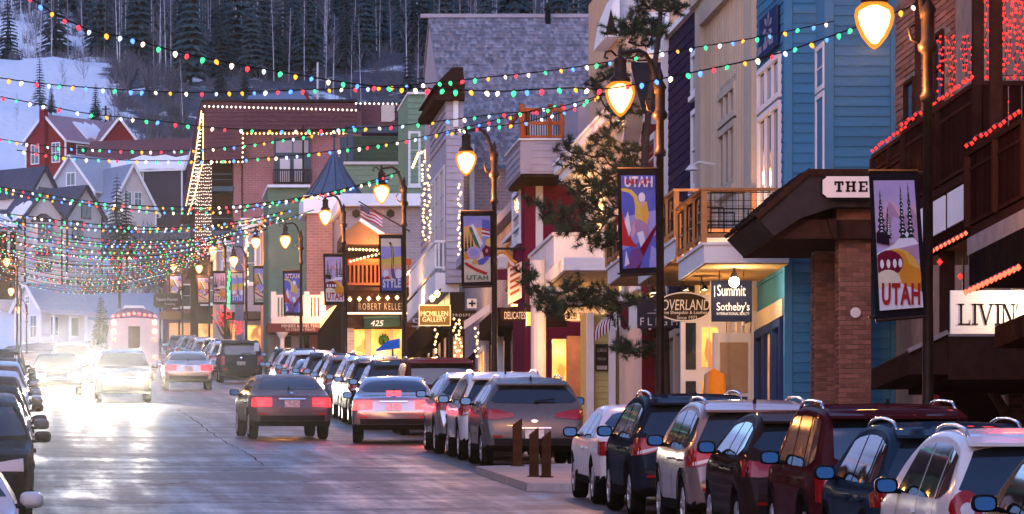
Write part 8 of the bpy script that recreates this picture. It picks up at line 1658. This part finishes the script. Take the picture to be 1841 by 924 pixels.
def twig_meshes(seed, h, w, aspen=True):
    r = random.Random(seed); T = MB(); q = MB(); bend = r.uniform(-.3,.3); f = lambda t: Vector((bend*t*t, r.uniform(-.02,.02), h*t))
    T.tube([Vector((0,0,-1.0))]+[f(t/6) for t in range(7)], [w*.035+.04]+[(w*.03+.04)*(1-t/7.2) for t in range(7)], 6)
    for k in range(34):
        t = r.uniform(.28,.98); b = f(t); a = r.uniform(0, 2*math.pi); L = w*(1.15-t)*r.uniform(.6,1.3)+.4; d = Vector((math.cos(a)*.75, math.sin(a)*.75, r.uniform(.7,1.4))).normalized(); e = b+d*L; m_ = b+d*L*.5+Vector((0,0,-.05*L)); q.tube([b, m_, e], [.035,.02,.008], 3, cap=False)
        for j in range(6):
            s = r.uniform(.3,1); p = b.lerp(e, s); a2 = a+r.uniform(-1.1,1.1); d2 = Vector((math.cos(a2)*.7, math.sin(a2)*.7, r.uniform(.5,1.3))).normalized()*L*r.uniform(.25,.5); n_ = Vector((-d2.y, d2.x, 0)).normalized()*.016; q.face([p-n_, p+n_, p+d2+n_*.3, p+d2-n_*.3]); 
            for g in range(2):
                p3 = p+d2*r.uniform(.4,.9); d3 = (d2+Vector((r.uniform(-.5,.5), r.uniform(-.5,.5), r.uniform(0,.5)))*d2.length)*.5; q.face([p3-n_*.7, p3+n_*.7, p3+d3])
    return T, q
CM = []
for s, hh, ww in ((1,14,2.6),(2,16,2.4),(3,12,2.7),(4,18,2.9),(5,10,2.2)):
    T, q = conifer_meshes(s, hh, ww); CM.append((T.mesh('trunk', M_BARK), q.mesh('crown', M_NEEDLE if s % 2 else M_NEEDLE2), hh))
AM = []
for s, hh, ww in ((11,13,2.2),(12,15,2.0),(13,11,2.4),(14,14,1.8)):
    T, q = twig_meshes(s, hh, ww); AM.append((T.mesh('trunk', M_ASPEN, smooth=True), q.mesh('crown', M_TWIG), hh))
def tree(kind, x, y, label, name, cat, group, sc=1.0, z=None, height=None):
    T, C_, hh = kind; s = height/hh if height else sc; t = thing(name, label, cat, (x, y, hill(x, y) if z is None else z), group); t.scale = (s*rnd.uniform(.85,1.1), s*rnd.uniform(.85,1.1), s); t.rotation_euler = (rnd.uniform(-.03,.03), rnd.uniform(-.03,.03), rnd.uniform(0, 6.28))
    for nm, me in (('trunk', T), ('crown', C_)): o = bpy.data.objects.new(nm, me); COL.objects.link(o); o.parent = t
    return t
GF = 'trees of the forest on the hillside'
def hill_at(px, Y): return Xof(px, Y)
cnt = 0
for i in range(290):
    Y = rnd.uniform(850, 1170); px = rnd.uniform(-30, 1110)
    if px < 190 and Y < 918 or (px > 190 and px < 340 and Y < 890): continue
    tree(rnd.choice(CM), Xof(px, Y), Y, 'dark spruce tree standing in the hillside forest', 'spruce_tree', 'tree', GF, rnd.uniform(.9,1.5))
for i in range(290):
    Y = rnd.uniform(850, 1090); px = rnd.uniform(-30, 1060)
    if px < 190 and Y < 905: continue
    tree(rnd.choice(AM), Xof(px, Y), Y, 'bare pale-trunked aspen tree standing in the hillside forest', 'aspen_tree', 'tree', GF, rnd.uniform(.8,1.3))
# trees that stand alone
for px, yb, yt, k, lb in ((72,203,98,1,'spruce standing alone on the snow left above the red house'),(93,205,150,4,'small spruce beside the lone big one on the snow'),(172,228,150,2,'spruce at the right edge of the snow field'),(80,222,200,4,'tiny spruce behind the red house chimney'),(770,175,38,3,'big dark spruce left of the shingle roof'),(735,170,70,0,'spruce half hidden behind the big one left of the shingle roof'),(395,190,110,2,'snowy spruce above the hotel corner'),(440,185,95,1,'spruce above the hotel roof lights'),(455,120,10,0,'spruce higher up above the hotel')):
    Y = 700
    for _ in range(60):
        z = hill(Xof(px,Y), Y)
        if Zof(yb, Y) > z: Y += 6
        else: break
    z = hill(Xof(px,Y), Y)
    if px in (770, 735): Y = 420; z = Zof(yb+60, Y); tree(CM[k], Xof(px,Y), Y, lb, 'spruce_tree', 'tree', None, z=z, height=(yb+60-yt)*Y/F); continue
    tree(CM[k], Xof(px,Y), Y, lb, 'spruce_tree', 'tree', None, height=(yb-yt)*Y/F)
for px, yb, yt, lb in ((112,150,70,'tall bare aspen behind the lone spruce'),(330,215,60,'tall bare aspen at the edge of the snow'),(150,205,95,'slim aspen over the snow field'),(195,215,110,'slim aspen left of the brush'),(30,300,235,'bare sapling on the snow at the far left')):
    Y = 850 if yb < 210 else 790; tree(rnd.choice(AM), Xof(px,Y), Y, lb, 'aspen_tree', 'tree', None, height=(yb-yt)*Y/F*1.05)
T, q = conifer_meshes(21, 5.2, 1.25); tree((T.mesh('trunk', M_BARK), q.mesh('crown', M_NEEDLE), 5.2), Xof(184,505), 505, 'young spruce between the white house and the trolley bus', 'spruce_tree', 'tree', None, z=Zof(622,505), height=92*505/F)
for px, yb, yt, Y, lb in ((228,470,335,608,'dark spruce below the steep white gable'),(208,452,310,625,'bare tree beside the spruce below the white gable')): 
    if 'spruce b' in lb or 'dark' in lb: tree(CM[2], Xof(px,Y), Y, lb, 'spruce_tree', 'tree', None, z=Zof(yb,Y), height=(yb-yt)*Y/F)
    else: tree(AM[2], Xof(px,Y), Y, lb, 'bare_tree', 'tree', None, z=Zof(yb,Y), height=(yb-yt)*Y/F)
# bare shrubs: on the slope right of the red house, and in the gully below the houses
def shrub_mesh(seed, w=3.0, h=3.2):
    r = random.Random(seed); q = MB()
    for k in range(26):
        a = r.uniform(0, 6.28); L = r.uniform(.6,1); d = Vector((math.cos(a)*w*.5*L, math.sin(a)*w*.5*L, h*r.uniform(.55,1))); b = Vector((r.uniform(-.3,.3), r.uniform(-.3,.3), -.4)); q.tube([b, b+d*.5+Vector((0,0,.2)), b+d], [.06,.04,.012], 3, cap=False)
        for j in range(16):
            s = r.uniform(.3,1); p = b+d*s; d2 = Vector((r.uniform(-1,1), r.uniform(-1,1), r.uniform(.2,1.2)))*r.uniform(.3,.8); n_ = Vector((-d2.y, d2.x, .001)).normalized()*.022; q.face([p-n_, p+n_, p+d2])
    return q.mesh('bare_shrub', M_TWIG)
SH = [shrub_mesh(31), shrub_mesh(32), shrub_mesh(33)]
def shrub(px, py, Y, sc, lb, g):
    o = bpy.data.objects.new('bare_shrub', rnd.choice(SH)); COL.objects.link(o); o.location = P(px, py, Y); o.scale = (sc,sc,sc*rnd.uniform(.8,1.2)); o.rotation_euler = (0,0,rnd.uniform(0,6.28)); tag(o, lb, 'shrub', g)
for i in range(46):
    Y = rnd.uniform(735, 890); px = rnd.uniform(195, 345); x = Xof(px, Y); shrub(px, HZ-hill(x,Y)*F/Y, Y, rnd.uniform(.9,1.5), 'bare twiggy shrub on the slope right of the red house', 'bare shrubs on the slope')
for i in range(46):
    Y = rnd.uniform(560, 640); px = rnd.uniform(150, 345); x = Xof(px, Y); shrub(px, HZ-hill(x,Y)*F/Y, Y, rnd.uniform(.8,1.5), 'bare twiggy shrub in the gully below the slate house', 'bare shrubs in the gully')
# low brush on the slope above the hotel: nobody could count it
def brush():
    r = random.Random(9); q = MB()
    for k in range(1100):
        Y = r.uniform(730, 1150); px = r.uniform(-20, 1100); x = Xof(px, Y)
        if x < 13 and Y < 900: continue
        z = hill(x, Y); w_ = r.uniform(1.0, 2.6)
        for j in range(16):
            b = Vector((x+r.uniform(-w_,w_)*.5, Y+r.uniform(-w_,w_)*.5, z-.2)); d = Vector((r.uniform(-.6,.6), r.uniform(-.4,.4), r.uniform(.8,2.4))); n_ = Vector((.035,0,0)); q.face([b-n_, b+n_, b+d+n_*.3, b+d-n_*.3])
            for e in range(3): p = b+d*r.uniform(.3,.9); d2 = Vector((r.uniform(-.7,.7), r.uniform(-.4,.4), r.uniform(.2,.8))); q.face([p-n_*.6, p+n_*.6, p+d2])
    tag(q.build('brush', M_TWIG), kind='stuff')
brush()
# long-needled pine on the pavement
def pine():
    Y = 126.0; t = thing('pine_tree', 'long-needled pine tree with open tufted boughs in front of the shops', 'tree', P(1195, 830, Y)); T = MB(); pth = [P(1196,850,Y),P(1195,700,Y),P(1192,560,Y+.2),P(1176,440,Y+.3),P(1160,330,Y+.2),P(1166,200,Y),P(1182,80,Y),P(1190,-10,Y),P(1194,-90,Y)]; T.tube(smooth_path([tuple(p) for p in pth], 4), [.13-.003*i for i in range(33)], 8); T.build('trunk', M_BARK, t, smooth=True)
    r = random.Random(5); tufts = [(1085,280),(1070,255),(1098,262),(1060,300),(1040,305),(1020,290),(1012,265),(1030,330),(1055,340),(1082,330),(1100,320),(1110,225),(1095,200),(1075,165),(1068,150),(1105,300),(1090,350),(1070,375),(1050,365),(1030,350),(1008,400),(990,375),(968,365),(1000,410),(1020,418),(1045,405),(1065,415),(1088,400),(1100,430),(1078,440),(1060,430),(1035,385),(950,500),(958,520),(975,530),(990,545),(1005,525),(1020,548),(1040,535),(1060,545),(1080,530),(1098,548),(1055,520),(1035,515),(990,560),(970,555),(1110,545),(1120,620),(1135,632),(1150,640),(1112,630),(1095,555),(1010,565),(945,490),(1125,45),(1140,55),(1150,40),(1160,60),(1175,30),(1205,20),(1222,15),(1170,80),(1195,60),(1130,75),(1145,20),(1118,100),(1160,8),(1200,-5),(1105,60),(1120,350),(1125,390),(1130,270),(1122,300),(1090,235),(1045,275),(1125,200),(1100,130),(1115,150),(1075,350),(1105,372),(985,395),(1140,300),(1140,420),(1130,545),(1150,545),(1165,620)]
    q = MB(); B = MB(); nodes = [Vector(p) for p in smooth_path([tuple(p) for p in pth], 4)][4:]; done = list(nodes)
    order = sorted((P(px, py, Y+r.uniform(-1.5,1.5)) for px, py in tufts), key=lambda c: min((c-n_).length for n_ in nodes))
    for c in order:
        root = min(done, key=lambda p: (p-c).length + .5*max(0, p.z-c.z)); mid = root.lerp(c, .5)+Vector((0,0,-.06)); B.tube([root, mid, c], [.032,.022,.012], 4, cap=False); done.append(c); d0 = (c-root).normalized()
        for k in range(10):
            cc = root.lerp(c, r.uniform(.45,1.1)) + Vector((r.gauss(0,.11), r.gauss(0,.11), r.gauss(.03,.08)))
            ax = (d0*.5+Vector((r.gauss(0,.5), r.gauss(0,.5), r.gauss(.25,.4)))).normalized()
            mi = r.choice((0,0,1,2))
            for j in range(72):
                p0 = cc+ax*r.uniform(-.05,.14); d = (ax*.6+Vector((r.gauss(0,.6), r.gauss(0,.6), r.gauss(0,.6)))).normalized(); L = r.uniform(.10,.19); n_ = d.cross(Vector((r.uniform(-1,1), r.uniform(-1,1), r.uniform(-1,1)))).normalized()*.0065; q.face([p0-n_, p0+n_, p0+d*L], mi)
    tag(B.build('limbs', M_BARK, t), kind='stuff'); q.build('crown', [leafmat('pine_needles', (.045,.075,.042), 0), leafmat('pine_needles_light', (.085,.12,.055), 0), leafmat('pine_needles_dark', (.022,.042,.028), 0)], t)
pine()
# ------------------------------------------------------------------ the left side of the street, just out of the frame: it shades the street and shows in the car doors
def left_row():
    r = random.Random(4); y = 18.0; k = 0
    cols = [M_BRICKD, M_DRED, M_GREYLAV, M_DGREEN, M_BROWNT, M_BRICKD, M_BRICKD, M_NAVY, M_HBROWN]
    names = ['dark brick','dark red','grey boarded','dark green','brown','plain brick','old brick','navy','brown shingled']
    while y < 395:
        w_ = r.uniform(9, 14); h = r.uniform(9, 14); X = -6.2; m = cols[k % 9]; ym = y+w_/2; z0 = fz(ym)
        t = thing('shop_building', '%s shop building in the row behind the left kerb' % names[k % 9], 'building', (X-4, ym, z0), 'shop buildings behind the left kerb'); S = MB(); S.box(X-9, X, y, y+w_-.05, z0-2, z0+h); S.build('wall', m, t)
        q = MB(); q.box(X, X+.35, y, y+w_-.05, z0+h-.5, z0+h+.05); q.build('cornice', M_DARKWOOD, t)
        q = MB(); q.box(X+.003, X+1.6, y+.3, y+w_-.4, z0+3.1, z0+3.4); q.build('canopy', M_DARKWOOD, t)
        n = int(w_/2.2)
        for i in range(n):
            a = y+.6+i*(w_-1.0)/n; q = MB(); q.box(X+.003, X+.06, a, a+1.5, z0+.5, z0+2.6); q.build('shop_window', M_WARMGLASS if r.random() < .12 else M_GLASS, t); q = MB(); q.box(X+.003, X+.06, a, a+1.1, z0+4.6, z0+6.4); q.build('window', M_GLASS if r.random() < .7 else M_WARMDIM, t)
        y += w_; k += 1
left_row()
for i, (x, Y) in enumerate(((-3.1,48),(-3.1,74),(-3.1,100),(-3.1,140),(-3.1,180),(-3.1,225),(-3.1,270),(-3.1,320))):
    street_lamp(VX+F*(x-.72)/Y, HZ-F*(fz(Y)+LZ)/Y, Y, 'street lamp on the left pavement out by the parked row')

# the row goes on downhill past the tavern, out of the frame
for i, (ya, yb, h, m, nm) in enumerate(((64,78.6,11,M_BRICKD,'brick'),(48,63.8,13,M_GREYLAV,'grey'),(32,47.8,10,M_BROWNT,'brown'),(12,31.8,12,M_BRICKD,'dark brick'))):
    z0 = fz((ya+yb)/2); t = thing('shop_building', '%s shop building downhill of the tavern' % nm, 'building', (20, ya+7, z0)); q = MB(); q.box(14.6, 25, ya, yb, z0-2, z0+h); q.build('wall', m, t)
    q = MB(); q.box(13.4, 14.597, ya+.2, yb-.2, z0+3, z0+3.3); q.build('canopy', M_DARKWOOD, t)
    for k in range(5): y = ya+1+k*(yb-ya-1.5)/5; q = MB(); q.box(14.54, 14.597, y, y+1.8, z0+.5, z0+2.6); q.build('shop_window', M_WARMGLASS if k % 2 else M_WARMDIM, t); q = MB(); q.box(14.54, 14.597, y, y+1.2, z0+5, z0+7); q.build('window', M_GLASS, t)
# ------------------------------------------------------------------ thin haze over the whole street, added for the glow round headlights and lamps
def haze():
    q = MB(); q.box(-620, 640, -680, 1930, -45, 420); m = bpy.data.materials.new('haze'); m.use_nodes = True; n = m.node_tree.nodes; l = m.node_tree.links
    for k in list(n): n.remove(k)
    o = n.new('ShaderNodeOutputMaterial'); v = n.new('ShaderNodeVolumePrincipled'); v.inputs['Color'].default_value = (.92,.94,1,1); v.inputs['Density'].default_value = HAZE; v.inputs['Anisotropy'].default_value = HAZE_G
    l.new(v.outputs[0], o.inputs['Volume']); ob = q.build('haze', m); tag(ob, kind='stuff'); ob.display_type = 'WIRE'
haze()
